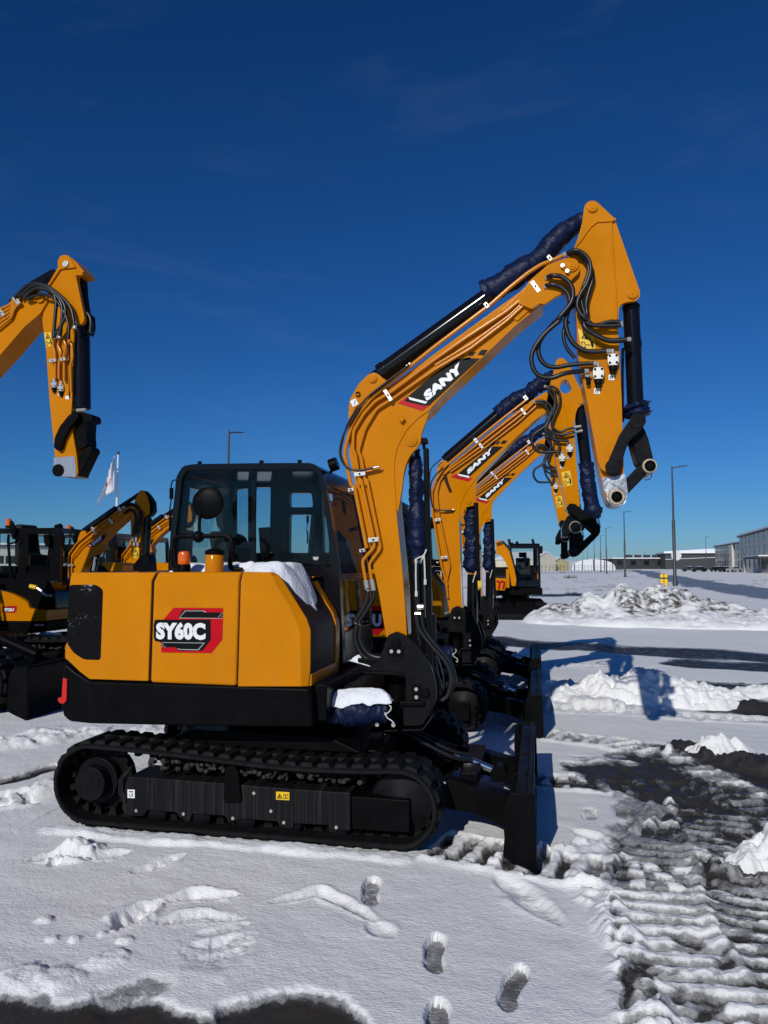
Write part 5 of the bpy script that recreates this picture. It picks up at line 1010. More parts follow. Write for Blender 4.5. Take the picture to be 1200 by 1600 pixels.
    mb = MB(); mb.prism(PY(rnd(T('o', (405,820),(480,808),(620,822),(632,840),(600,900),(470,900)), 2), B0), B0-.1, B0+.3); mb.build('swing_cover', YEL, root, bevel=.03)
    return bo
# ================================================================== snow field, ruts, footprints, mounds
def _h(ix, iy, s):
    n = (ix.astype(np.int64)*374761393 + iy.astype(np.int64)*668265263 + s*974634721) & 0x7fffffff
    n = ((n ^ (n >> 13))*1274126177) & 0x7fffffff
    return ((n ^ (n >> 16)) & 0xffff)/65535.0
def vnoise(x, y, s=0):
    ix, iy = np.floor(x), np.floor(y); fx, fy = x-ix, y-iy; fx = fx*fx*fx*(fx*(fx*6-15)+10); fy = fy*fy*fy*(fy*(fy*6-15)+10)
    a, b, c, d = _h(ix, iy, s), _h(ix+1, iy, s), _h(ix, iy+1, s), _h(ix+1, iy+1, s)
    return (a*(1-fx)+b*fx)*(1-fy)+(c*(1-fx)+d*fx)*fy
def fbm(x, y, o=4, s=0, g=.5):
    v = 0; a = 1; t = 0
    for k in range(o):
        ca, sa = math.cos(.7*k), math.sin(.7*k)
        v = v+a*vnoise((x*ca-y*sa)*2**k, (x*sa+y*ca)*2**k, s+k*17); t += a; a *= g
    return v/t
def billow(x, y, o=4, s=0):
    v = 0; a = 1; t = 0
    for k in range(o): v = v+a*np.abs(vnoise(x*2**k+3.7*k, y*2**k, s+k*31)*2-1); t += a; a *= .55
    return v/t
def cells(x, y, s=0):                              # distance to nearest random point (snow clods)
    ix, iy = np.floor(x), np.floor(y); best = np.full(x.shape, 9.)
    for a in (-1, 0, 1):
        for b in (-1, 0, 1):
            px = ix+a+_h(ix+a, iy+b, s); py = iy+b+_h(ix+a, iy+b, s+5); best = np.minimum(best, (px-x)**2+(py-y)**2)
    return np.sqrt(best)
clod = lambda x, y, s=0: np.sqrt(np.clip(1-(cells(x, y, s)/.85)**2, 0, 1))
sst = lambda e0, e1, v: (lambda t: t*t*(3-2*t))(np.clip((v-e0)/(e1-e0), 0, 1))
def G(p): v = onZ(p[0], p[1]); return (v.x, v.y)

class Field:
    def __init__(s, X, Y): s.X, s.Y = X, Y; s.Z = np.zeros_like(X); s.wet = np.zeros_like(X); s.dirt = np.zeros_like(X)
    def sub(s, pts, m):
        x = [p[0] for p in pts]; y = [p[1] for p in pts]
        return np.nonzero((s.X > min(x)-m) & (s.X < max(x)+m) & (s.Y > min(y)-m) & (s.Y < max(y)+m))
    def dist(s, pts, idx):
        X, Y = s.X[idx], s.Y[idx]; bd = np.full(X.shape, 1e9); bu = np.zeros(X.shape); sg = np.zeros(X.shape); L = 0
        for a, b in zip(pts[:-1], pts[1:]):
            dx, dy = b[0]-a[0], b[1]-a[1]; l = math.hypot(dx, dy)
            t = np.clip(((X-a[0])*dx+(Y-a[1])*dy)/(l*l), 0, 1); qx, qy = X-a[0]-t*dx, Y-a[1]-t*dy; d = np.hypot(qx, qy)
            k = d < bd; bd = np.where(k, d, bd); bu = np.where(k, L+t*l, bu); sg = np.where(k, np.sign(dx*qy-dy*qx), sg); L += l
        return bd, bu, sg, L
    def stroke(s, px, hw, soft, wet=0, z=0, jit=.3, jf=4., chunk=0, cf=9, dirt=0, seed=1, world=False, cap=1.):
        pts = px if world else [G(p) for p in px]; idx = s.sub(pts, hw+soft+.1)
        if not len(idx[0]): return
        d, u, sg, L = s.dist(pts, idx); X, Y = s.X[idx], s.Y[idx]
        d = d+(fbm(X*jf, Y*jf, 4, seed)-.5)*2*jit*hw
        m = 1-sst(hw, hw+soft, d)
        s.wet[idx] = np.maximum(s.wet[idx], wet*m) if wet >= 0 else s.wet[idx]*(1+wet*m); s.dirt[idx] = np.maximum(s.dirt[idx], dirt*m)
        if z or chunk: s.Z[idx] += m*(z+chunk*clod(X*cf, Y*cf, seed)*sst(.42, .6, fbm(X*cf*.45, Y*cf*.45, 3, seed+3))*(.5+.5*_h(np.floor(X*cf), np.floor(Y*cf), seed)*0+.5)+chunk*.35*clod(X*cf*2.3, Y*cf*2.3, seed+8)*fbm(X*cf, Y*cf, 2, seed+6)+chunk*.25*billow(X*cf*3, Y*cf*3, 3, seed+8))
    def tread(s, px, hw, depth, pitch, ridge, wet=.5, seed=2, skew=0., ragged=.02, flat=.5):
        pts = [G(p) for p in px]; idx = s.sub(pts, hw+.15)
        if not len(idx[0]): return
        d, u, sg, L = s.dist(pts, idx); X, Y = s.X[idx], s.Y[idx]; n1 = fbm(X*7, Y*7, 3, seed)-.5; n2 = fbm(X*30, Y*30, 3, seed+4)-.5
        dd = d+n1*ragged*3+n2*ragged; m = 1-sst(hw-.03, hw+.015, dd)
        m = m*sst(0, .06, u)*(1-sst(L-.06, L, u))
        ph = (u+sg*d*skew)/pitch+n1*.35; w = .5+.5*np.cos(2*math.pi*ph); bar = sst(flat-.18, flat+.18, w)
        brk = sst(.30, .46, fbm(X*5, Y*5, 3, seed+9)); w0 = s.wet[idx]; bz = -depth+ridge*bar*(.30+.70*brk)*(1-.35*w0)+.006*n1
        s.Z[idx] = s.Z[idx]*(1-m)+(bz+n2*.007+(.010*bar+.006)*clod(X*24, Y*24, seed)*fbm(X*9, Y*9, 2, seed)+.008*(1-bar)*clod(X*33, Y*33, seed+1)*sst(.5,.6,fbm(X*6,Y*6,2,seed+5)))*m
        s.wet[idx] = w0*(1-m*bar*brk*.5*(1-.6*sst(.6,.9,w0))); s.wet[idx] = np.maximum(s.wet[idx], m*wet*(1-.85*bar*brk+n1*.6))
        rim = np.exp(-((d-hw-.02)/.035)**2)*sst(0, .06, u)*(1-sst(L-.06, L, u)); s.Z[idx] += rim*.022*(.4+1.2*fbm(X*11, Y*11, 3, seed+2))
    def foot(s, c, tip, depth=.045, size=.345, wid=.086, wet=0., seed=3, lugs=True):
        c = G(c); t = G(tip); a = math.atan2(t[1]-c[1], t[0]-c[0]); idx = s.sub([c], size)
        if not len(idx[0]): return
        X, Y = s.X[idx]-c[0], s.Y[idx]-c[1]; u = X*math.cos(a)+Y*math.sin(a); v = -X*math.sin(a)+Y*math.cos(a)
        q = u/size+.5                                     # 0 heel .. 1 toe
        w = wid*(.40+.12*np.cos((q-.18)*6.0)**2*(q < .5)+.16*np.exp(-((q-.70)/.22)**2))*np.sqrt(np.clip(1-np.abs(2*q-1)**5, 0, 1))
        v2 = v-.012*np.sin(q*5)
        e = np.maximum((np.abs(v2)-w)*1.9, np.maximum(-q, q-1)*size)
        e = e+(fbm(s.X[idx]*25, s.Y[idx]*25, 3, seed)-.5)*.010; m = np.clip((.010-e)/.015, 0, 1)**1.3; fl = 1-sst(-.010, -.003, e)
        s.Z[idx] = s.Z[idx]*(1-m*.6)-depth*m*(.42+.66*np.clip(q,0,1))+m*.0022*np.cos(q*2*math.pi*13+3*fbm(s.X[idx]*20, s.Y[idx]*20, 2, seed))*lugs+m*.004*(fbm(s.X[idx]*40, s.Y[idx]*40, 3, seed)-.5)
        s.wet[idx] = np.maximum(s.wet[idx], wet*fl)
    def groove(s, px, hw, depth, chunk=.0, seed=4, rough=.5):
        pts = [G(p) for p in px]; idx = s.sub(pts, hw+.15)
        if not len(idx[0]): return
        d, u, sg, L = s.dist(pts, idx); X, Y = s.X[idx], s.Y[idx]; n = fbm(X*9, Y*9, 4, seed)-.5
        taper = np.sqrt(np.clip(np.sin(math.pi*np.clip(u/L, 0.02, .98)), 0, 1)); k = hw*taper*(1+n*rough)+1e-3
        m = np.exp(-(d/k)**4); s.Z[idx] += -depth*taper*m*(1+n*.8)+.35*depth*np.exp(-((d-k*1.45)/(.4*k))**2)*(.5+n*2)*taper+chunk*m*billow(X*22, Y*22, 3, seed)
    def lump(s, c, r, h, chunk=.5, cf=14, seed=5, dirt=0, ry=None):
        c = G(c); idx = s.sub([c], r*1.6)
        if not len(idx[0]): return
        X, Y = s.X[idx], s.Y[idx]; d = np.hypot((X-c[0])/r, (Y-c[1])/(ry or r)); d = d+(fbm(X*6/r*.3, Y*6/r*.3, 3, seed)-.5)*.6
        m = 1-sst(.35, 1.05, d); s.Z[idx] += h*m*(1-chunk+chunk*(1.3*clod(X*cf, Y*cf, seed)*(.4+.7*fbm(X*cf*.6, Y*cf*.6, 2, seed))+.35*clod(X*cf*2.4, Y*cf*2.4, seed+2)))
        s.wet[idx] *= 1-sst(.1, .5, m); s.dirt[idx] = np.maximum(s.dirt[idx], dirt*m)

def grid_object(name, X, Y, Z, wet, dirt, mt):
    r, c = X.shape; co = np.stack([X, Y, Z], -1).reshape(-1, 3).astype(np.float32)
    i = np.arange(r*c).reshape(r, c); q = np.stack([i[:-1,:-1], i[:-1,1:], i[1:,1:], i[1:,:-1]], -1).reshape(-1, 4)
    me = bpy.data.meshes.new(name); me.vertices.add(len(co)); me.vertices.foreach_set('co', co.ravel())
    me.loops.add(q.size); me.loops.foreach_set('vertex_index', q.ravel().astype(np.int32)); me.polygons.add(len(q))
    me.polygons.foreach_set('loop_start', (np.arange(len(q))*4).astype(np.int32)); me.update(calc_edges=True)
    me.polygons.foreach_set('use_smooth', [True]*len(q))
    for n, a in (('wet', wet), ('dirt', dirt)):
        at = me.attributes.new(n, 'FLOAT', 'POINT'); at.data.foreach_set('value', np.clip(a, 0, 1).ravel().astype(np.float32))
    me.materials.append(mt); o = bpy.data.objects.new(name, me); COL.objects.link(o); return o

def snow_material():
    m = bpy.data.materials.new('snow_slush_asphalt'); m.use_nodes = True; N = m.node_tree; L = N.links; b = N.nodes['Principled BSDF']
    tc = N.nodes.new('ShaderNodeTexCoord')
    def noise(sc, det=4, ro=.6):
        t = N.nodes.new('ShaderNodeTexNoise'); t.inputs['Scale'].default_value = sc; t.inputs['Detail'].default_value = det; t.inputs['Roughness'].default_value = ro; L.new(tc.outputs['Object'], t.inputs['Vector']); return t.outputs['Fac']
    def math_(op, a, b_, clamp=False):
        n = N.nodes.new('ShaderNodeMath'); n.operation = op; n.use_clamp = clamp
        for i, v in enumerate((a, b_)):
            if isinstance(v, (int, float)): n.inputs[i].default_value = v
            else: L.new(v, n.inputs[i])
        return n.outputs[0]
    def rng_(v, a, c, lo=0, hi=1):
        n = N.nodes.new('ShaderNodeMapRange'); n.interpolation_type = 'SMOOTHSTEP'; L.new(v, n.inputs['Value'])
        for k, q in (('From Min', a), ('From Max', c), ('To Min', lo), ('To Max', hi)): n.inputs[k].default_value = q
        return n.outputs['Result']
    def mix(f, a, c):
        n = N.nodes.new('ShaderNodeMix'); n.data_type = 'RGBA'; L.new(f, n.inputs[0])
        for i, v in ((6, a), (7, c)):
            if isinstance(v, tuple): n.inputs[i].default_value = (*v, 1)
            else: L.new(v, n.inputs[i])
        return n.outputs[2]
    mp = N.nodes.new('ShaderNodeMapping'); mp.inputs['Scale'].default_value = (.42, 1.0, 1.0); mp.inputs['Rotation'].default_value = (0, 0, .25); L.new(tc.outputs['Object'], mp.inputs['Vector'])
    def grain(sc, det, ro):
        t = N.nodes.new('ShaderNodeTexNoise'); t.inputs['Scale'].default_value = sc; t.inputs['Detail'].default_value = det; t.inputs['Roughness'].default_value = ro; L.new(mp.outputs['Vector'], t.inputs['Vector']); return t.outputs['Fac']
    aw = N.nodes.new('ShaderNodeAttribute'); aw.attribute_name = 'wet'; ad = N.nodes.new('ShaderNodeAttribute'); ad.attribute_name = 'dirt'
    nz = noise(22, 8, .7); nf = noise(6, 6); big = noise(.9, 4); fine = grain(230, 2, .5); mid = grain(95, 3, .55)
    w = math_('ADD', aw.outputs['Fac'], math_('MULTIPLY', math_('SUBTRACT', nz, .5), math_('MULTIPLY', rng_(aw.outputs['Fac'], .02, .35), 1.05)))
    slush = rng_(w, .12, .50); asph = rng_(w, .55, .80)
    snow = mix(rng_(big, .35, .65), (.88,.88,.865), (.93,.925,.905)); snow = mix(rng_(fine, .25, .6), (.79,.79,.775), snow)
    sl = mix(rng_(nf, .35, .65), (.16,.16,.16), (.36,.36,.36)); asp = mix(noise(140, 3), (.012,.012,.012), (.055,.052,.048))
    c1 = mix(slush, snow, sl); c2 = mix(asph, c1, asp)
    dirt = math_('MULTIPLY', ad.outputs['Fac'], rng_(noise(4.5, 9, .72), .40, .60)); c3 = mix(dirt, c2, (.075,.06,.045))
    L.new(c3, b.inputs['Base Color'])
    rg = N.nodes.new('ShaderNodeMix'); L.new(slush, rg.inputs[0]); rg.inputs[2].default_value = .8; rg.inputs[3].default_value = .38
    rg2 = N.nodes.new('ShaderNodeMix'); L.new(asph, rg2.inputs[0]); L.new(rg.outputs[0], rg2.inputs[2]); L.new(rng_(nf, .4, .6, .38, .75), rg2.inputs[3]); L.new(rg2.outputs[0], b.inputs['Roughness'])
    b.inputs['Specular IOR Level'].default_value = .3
    hsum = math_('ADD', math_('MULTIPLY', fine, .40), math_('ADD', math_('MULTIPLY', mid, .75), math_('ADD', math_('MULTIPLY', noise(22, 3), .9), math_('MULTIPLY', math_('MULTIPLY', nz, aw.outputs['Fac']), 1.6))))
    bp = N.nodes.new('ShaderNodeBump'); bp.inputs['Distance'].default_value = .010; L.new(rng_(asph, 0, 1, .62, .30), bp.inputs['Strength']); L.new(hsum, bp.inputs['Height']); L.new(bp.outputs['Normal'], b.inputs['Normal'])
    return m
SNOWM = snow_material()

def paint_ground(F):
    X, Y = F.X, F.Y
    near = 1-sst(25, 60, Y)
    F.Z += .004+.05*(fbm(X*.35, Y*.35, 3, 40)-.5)*near+.020*(fbm(X*1.6, Y*1.6, 4, 41)-.5)*near+.007*(fbm(X*7, Y*7, 4, 42)-.5)*near+.0012*(fbm(X*20, Y*45, 3, 46)-.5)*(1-sst(6, 10, Y))
    F.Z += .0012*np.sin((X*.25+Y)*26+4*fbm(X*1.2, Y*1.2, 3, 43))*fbm(X*.8, Y*.8, 2, 44)*near
    F.Z += .5*(fbm(X*.05, Y*.05, 4, 45)-.55)*sst(28, 60, Y)
    # machine standing area kept flat and packed
    for y0 in (YT, YT+1.5, YT+3.3, YT+4.8, YT+5.6, YT+7.1):
        F.stroke([(-3.2, y0+.2), (-.6, y0+.2)], .28, .15, z=0, world=True)
        idx = F.sub([(-3.2, y0), (-.6, y0+.4)], .1); F.Z[idx] = np.minimum(F.Z[idx], .012)
    F.stroke([(-3.1, YT-.06), (-.8, YT-.06)], .03, .06, z=.016, jit=1.2, jf=7, chunk=.012, world=True, seed=61)
    # roads and bared asphalt
    F.stroke([(770,1001),(900,1011),(1000,1017),(1200,1028),(1450,1042)], .50, .5, wet=.88, z=-.02, jit=1.1, jf=.8, seed=7)
    F.stroke([(1100,1040),(1260,1044)], .5, .3, wet=.95, z=-.02, jit=.8, jf=1.2, seed=70)
    F.stroke([(1090,1098),(1170,1104),(1330,1112)], .42, .25, wet=.95, z=-.03, jit=1.0, jf=2, seed=8)
    F.stroke([(1120,1072),(1330,1078)], .30, .3, wet=.9, z=-.03, jit=1.2, jf=2, seed=9)
    F.stroke([(1000,1205),(1080,1228),(1140,1258),(1210,1292),(1330,1330)], .34, .35, wet=.90, z=-.035, jit=1.2, jf=4, seed=10)
    F.stroke([(1120,1180),(1230,1210),(1330,1250)], .35, .35, wet=.9, z=-.03, jit=1., jf=3, seed=101)
    F.stroke([(1030,1268),(1065,1320),(1095,1375),(1130,1400)], .20, .22, wet=.50, z=-.022, jit=.9, jf=4, chunk=.016, cf=20, seed=11)
    F.stroke([(1050,1330),(1110,1330),(1200,1310)], .15, .3, wet=.75, z=-.03, jit=1.1, jf=4, seed=12)
    F.stroke([(1000,892),(1060,905),(1130,918),(1200,927),(1330,945)], 2.0, .9, wet=.60, z=0, jit=.45, jf=.15, seed=13)
    F.stroke([(560,889),(800,890),(960,890),(1040,893)], 1.6, 1.5, wet=.5, jit=.4, jf=.1, seed=131)
    F.stroke([(800,931),(850,931),(900,930)], 1.0, .4, wet=.85, jit=.25, jf=.5, seed=14)
    F.stroke([(-160,1605),(-20,1580),(60,1588),(130,1580),(230,1588),(320,1602)], .065, .07, wet=1.0, z=-.035, jit=1.5, jf=6, seed=15)
    F.stroke([(390,1588),(455,1572),(505,1585),(525,1640)], .10, .07, wet=1.0, z=-.045, jit=.7, jf=6, seed=16)
    F.stroke([(180,1560),(230,1545)], .03, .09, wet=.45, z=-.015, jit=1.2, jf=8, seed=17)
    F.stroke([(-40,1232),(30,1216),(85,1198)], .05, .06, wet=.85, z=-.05, jit=.6, seed=18)
    # tread prints
    F.tread([(670,1318),(800,1342),(900,1360),(1010,1372),(1090,1368),(1170,1340)], .20, .045, .152, .048, wet=.8, seed=20)
    F.tread([(735,1209),(850,1222),(960,1226),(1060,1228),(1150,1250),(1260,1300)], .19, .04, .152, .045, wet=.75, seed=21)
    F.tread([(1190,1760),(1150,1620),(1118,1530),(1090,1450),(1078,1390),(1090,1330),(1150,1270)], .40, .035, .125, .050, wet=.80, seed=22, skew=.12)
    F.tread([(1290,1560),(1215,1470),(1180,1410),(1150,1330),(1100,1270)], .24, .03, .125, .040, wet=.85, seed=23, skew=-.2)
    F.tread([(850,1148),(960,1160),(1030,1178),(1110,1215),(1200,1265)], .20, .035, .152, .045, wet=.5, seed=24)
    F.tread([(850,1108),(980,1112),(1100,1122),(1240,1130)], .16, .03, .152, .035, wet=.25, seed=25)
    F.tread([(1000,1060),(1100,1075),(1240,1085)], .25, .03, .152, .04, wet=.6, seed=26)
    F.tread([(780,1030),(860,1040),(960,1042)], .20, .03, .152, .03, wet=.1, seed=27)
    F.tread([(-90,1262),(0,1254),(60,1246)], .2, .03, .152, .02, wet=.1, seed=28)
    # crumbly edges
    F.stroke([(905,1375),(945,1420),(975,1480),(1000,1540),(1030,1620)], .035, .09, z=.012, jit=.8, jf=6, chunk=.034, cf=17, seed=30)
    F.stroke([(845,1340),(920,1322),(1000,1300),(1020,1260)], .03, .06, z=.008, jit=.9, jf=6, chunk=.028, cf=17, seed=31)
    F.stroke([(770,1345),(840,1330)], .05, .05, z=0, jit=.8, jf=6, chunk=.03, cf=16, seed=311)
    F.stroke([(845,1098),(960,1104),(1060,1094),(1180,1104),(1300,1110)], .16, .2, z=.01, jit=.9, jf=3, chunk=.08, cf=9, seed=32)
    F.stroke([(850,1085),(930,1078),(990,1085)], .2, .2, z=.03, jit=.9, jf=3, chunk=.10, cf=8, seed=33)
    F.stroke([(1060,1170),(1130,1182),(1200,1200),(1300,1210)], .10, .14, z=.02, jit=1, jf=4, chunk=.07, cf=12, seed=34)
    F.stroke([(1100,1352),(1160,1372),(1260,1380)], .08, .12, z=.0, jit=1, jf=5, chunk=.05, cf=15, seed=35, dirt=.35)
    F.stroke([(60,1150),(150,1146),(250,1140)], .12, .2, z=.01, jit=1, jf=3, chunk=.035, cf=10, seed=36)
    F.stroke([(0,1165),(60,1158)], .1, .2, z=.01, jit=1, jf=3, chunk=.05, cf=9, seed=37)
    F.stroke([(20,1255),(75,1240)], .07, .09, z=.05, jit=.5, chunk=.03, seed=38)
        # footprints and drag marks
    F.foot((581,1390), (578,1362), .034, wet=.42, seed=50); F.foot((680,1486), (676,1450), .036, wet=.52, seed=51); F.foot((802,1540), (812,1490), .036, .36, wet=.52, seed=52); F.foot((686,1598), (680,1570), .036, wet=.52, seed=53)
    F.foot((921,1270), (930,1290), .032, .26, wet=.3, seed=54); F.foot((972,1266), (968,1238), .035, .28, wet=.55, seed=55, lugs=False)
    F.groove([(412,1410),(455,1402),(500,1392),(545,1412),(592,1440)], .042, .030, .012, 56); F.groove([(575,1440),(615,1462)], .05, .02, 0, 57)
    F.groove([(775,1366),(820,1398),(878,1444)], .070, .034, .008, 58); F.groove([(952,1188),(1003,1213)], .06, .028, 0, 59); F.groove([(895,1296),(970,1324)], .055, .03, 0, 60)
    F.groove([(40,1345),(90,1338),(150,1342)], .06, .05, .02, 61); F.lump((118,1332), .13, .05, .6, 20, 62, ry=.2); F.groove([(75,1352),(100,1345)], .035, .06, 0, 63); F.groove([(140,1342),(205,1330)], .05, .03, .02, 64); F.groove([(200,1364),(245,1352),(288,1336)], .05, .045, .02, 65)
    F.groove([(175,1458),(205,1432),(248,1408)], .06, .06, .03, 66); F.groove([(240,1412),(300,1398),(375,1398)], .05, .04, .02, 67); F.groove([(240,1445),(310,1432),(380,1434)], .05, .03, .02, 68)
    F.groove([(285,1482),(330,1492),(390,1462)], .12, .020, .012, 69); F.groove([(300,1462),(345,1455),(392,1440)], .035, .016, .010, 692); F.groove([(290,1478),(330,1474),(365,1462)], .03, .018, .010, 693); F.groove([(310,1500),(350,1490),(385,1478)], .03, .016, .012, 694)
    for i, (c, r, h) in enumerate((((70,1440), .05, .018), ((82,1470), .04, .013), ((117,1470), .035, .014), ((160,1462), .03, .012), ((195,1472), .045, .017), ((175,1500), .09, .018), ((140,1510), .06, .012), ((30,1530), .12, .025), ((90,1532), .12, .02))): F.lump(c, r, h, .4, 20, 70+i)
    for i, (c, r, h) in enumerate((((1045,1252), .06, .06), ((905,1318), .06, .03), )): F.lump(c, r, h, .65, 11, 90+i)
    # far field: tussocks showing through
    t = sst(.62, .72, fbm(X*.5, Y*.5, 5, 120, .62))*sst(30, 45, Y)*(1-sst(90, 160, Y)); F.dirt = np.maximum(F.dirt, t*.75); F.Z += t*.12
def make_ground():
    ys = [1.2]
    while ys[-1] < 1500: ys.append(ys[-1]+max(.0095, .00058*ys[-1]**2))
    ys = np.array(ys); sx = np.concatenate([np.arange(-2.2, -.86, .03), np.arange(-.86, .34, .0021), np.arange(.34, 1.8, .03)])
    X = ys[:, None]*sx[None, :]; Y = np.repeat(ys[:, None], len(sx), 1)
    F = Field(X, Y); paint_ground(F)
    return tag(grid_object('ground', X, Y, F.Z, F.wet, F.dirt, SNOWM), kind='structure')
def mound(name, label, cat, px, humps, ax, ay, chunk, cf, dirt=0., n=150, seed=200, group=None, base=0., seams=None):
    """ploughed snow heap: own height field around the ground point px, humps = (dx, dy, rx, ry, h)"""
    c = G(px); xs = np.linspace(-ax, ax, n); yy = np.linspace(-ay, ay, max(40, int(n*ay/ax))); LX, LY = np.meshgrid(xs, yy); X, Y = LX+c[0], LY+c[1]
    Z = np.zeros_like(X)
    for dx, dy, rx, ry, h in humps:
        d = np.hypot((LX-dx)/rx, (LY-dy)/ry)+(fbm(X*1.3/ax*2, Y*1.3/ax*2, 4, seed)-.5)*.5; Z = np.maximum(Z, h*(.45*np.clip(1-(d/1.25)**2, 0, 1)**.8+.62*np.exp(-1.8*d**2)))
    Z = Z*(.42+1.05*fbm(X*5/ax, Y*5/ax, 5, seed+1, .6)); e = sst(0, .12, Z)
    Z += e*chunk*(clod(X*cf, Y*cf, seed)*(.25+fbm(X*cf*.5, Y*cf*.5, 3, seed+2))+.45*clod(X*cf*2.6, Y*cf*2.6, seed+7)*fbm(X*cf, Y*cf, 2, seed+9)+.35*billow(X*cf*2.2, Y*cf*2.2, 4, seed+3)-.35)
    edge = np.minimum(1-np.abs(LX)/ax, (1-np.abs(LY)/ay)); Z = Z*sst(0, .2, edge)-.06*(1-sst(.0, .06, Z))
    D = dirt*sst(.42, .52, fbm(X*1.1, Y*1.1, 5, seed+6, .65))*sst(.1, .4, Z)
    o = grid_object(name, LX, LY, Z, np.zeros_like(X), D, SNOWM); o.location = (c[0], c[1], base); return tag(o, label, cat, group)
# ================================================================== buildings, lamps, cars, fence
ROOFSNOW = mat('roof_snow', (.80,.82,.86), .8); CONC = mat('grey_render', (.60,.57,.52), .85, noise=.12, nscale=.3); PALE = mat('pale_render', (.55,.54,.48), .85, noise=.1, nscale=.3); CREAM = mat('cream_cladding', (.62,.58,.46), .8, noise=.08, nscale=.4); PALEY = mat('pale_yellow_cladding', (.66,.58,.30), .8)
CHARC = mat('charcoal_cladding', (.030,.032,.036), .6, noise=.15, nscale=.5); WIN = mat('dark_window_glass', (.012,.014,.018), .1, spec=.8); TRIM = mat('dark_trim', (.04,.04,.042), .6); LAMPM = mat('galvanised_lamp_steel', (.055,.058,.060), .5, metal=.3); MEMB = mat('white_membrane', (.72,.73,.74), .6)
def fromcam(px, d, z=0.): v = atD(px, 884-(z-CH)*FPX/d, d); return v
def place(px, d): v = atD(px, 884+CH*FPX/d, d); return Vector((v.x, v.y, 0))
def local_box(mb, M, x0, x1, y0, y1, z0, z1):
    mb.prismM([(x0,y0),(x1,y0),(x1,y1),(x0,y1)], z1-z0, M @ Matrix.Translation((0,0,z0)))
def house(name, label, cat, p, q, depth, h, wall, rows, cols, ww, wh, roof=0.5, parts=None, group=None, porch=False):
    """block whose visible front runs from ground point p to q; windows on the front; depth goes behind it"""
    p, q = Vector(p), Vector(q); d = (q-p); L = d.length; a = math.atan2(d.y, d.x); t = thing(name, label, cat, p, a, group)
    M = Matrix.LocRotScale(p, t.rotation_euler, (1,1,1))
    mb = MB(); local_box(mb, M, 0, L, 0, depth, -1, h); mb.build('wall', wall, t)
    mb = MB(); local_box(mb, M, -.5, L+.5, -.6, depth+.5, h+.002, h+.35); rf = mb.build('roof', TRIM, t)
    mb = MB(); local_box(mb, M, -.4, L+.4, -.5, depth+.4, h+.352, h+.352+roof); mb.build('roof_snow', ROOFSNOW, rf)
    for r_ in range(rows):
        for c in range(cols):
            x = L*(c+.5)/cols; z = h*(r_+.38)/rows
            mb = MB(); local_box(mb, M, x-ww/2, x+ww/2, -.06, .1, z, z+wh); w = mb.build('window', TRIM, t)
            mb = MB(); local_box(mb, M, x-ww/2+.12, x+ww/2-.12, -.075, -.061, z+.12, z+wh-.12); mb.build('pane', WIN, w)
    return t, M, L
def gable(name, label, cat, p, q, depth, h, rise, wall, roofm, group=None):
    p, q = Vector(p), Vector(q); d = q-p; L = d.length; a = math.atan2(d.y, d.x); t = thing(name, label, cat, p, a, group); M = Matrix.LocRotScale(p, t.rotation_euler, (1,1,1))
    Rm = M @ Matrix.Rotation(R(90), 4, 'X')
    mb = MB(); mb.prismM([(0,-1),(L,-1),(L,h),(L/2,h+rise),(0,h)], -depth, Rm); mb.build('wall', wall, t)
    for x0, z0, x1, z1 in ((-.4,h-.25,L/2,h+rise+.05), (L/2,h+rise+.05,L+.4,h-.25)):
        mb = MB(); mb.prismM([(x0,z0+.06),(x1,z1+.06),(x1,z1+.42),(x0,z0+.42)], -depth-.6, Rm @ Matrix.Translation((0,0,.3))); mb.build('roof', roofm, t)
    return t, M, L
def lamp(label, px, top, h=10., arm=1, first=[None]):
    d = FPX*(h-CH)/(884-top); loc = place(px, d); g = 'street lamps along the far road'
    if first[0] is None:
        t = thing('street_lamp', label, 'street lamp', (0,0,0), 0, g)
        mb = MB(); mb.lathe([(.20,-.6),(.20,.4),(.135,.5),(.13,5.4),(.12,5.45)], Matrix.Identity(4), 16); po = mb.build('pole', LAMPM, t)
        mb = MB(); mb.lathe([(.085,5.451),(.065,9.3),(.06,9.85),(.02,9.98)], Matrix.Identity(4), 16); mb.build('upper_pole', LAMPM, t)
        mb = MB(); mb.tube([(0,0,9.78),(.62,0,9.90)], .04, 10); mb.build('lamp_arm', LAMPM, t)
        mb = MB(); mb.prism([(.45,9.84),(.50,9.93),(1.20,10.02),(1.26,9.99),(1.22,9.955)], -.14, .14); mb.build('lamp_head', LAMPM, t, bevel=.015)
        first[0] = t; t.location = loc; t.rotation_euler = (0,0,YAW); return t
    t = copy_tree(first[0]); t['label'] = label; t.location = loc; t.rotation_euler = (0,0,YAW+(0 if arm > 0 else math.pi)); t.scale = (1,1,h/10.); return t
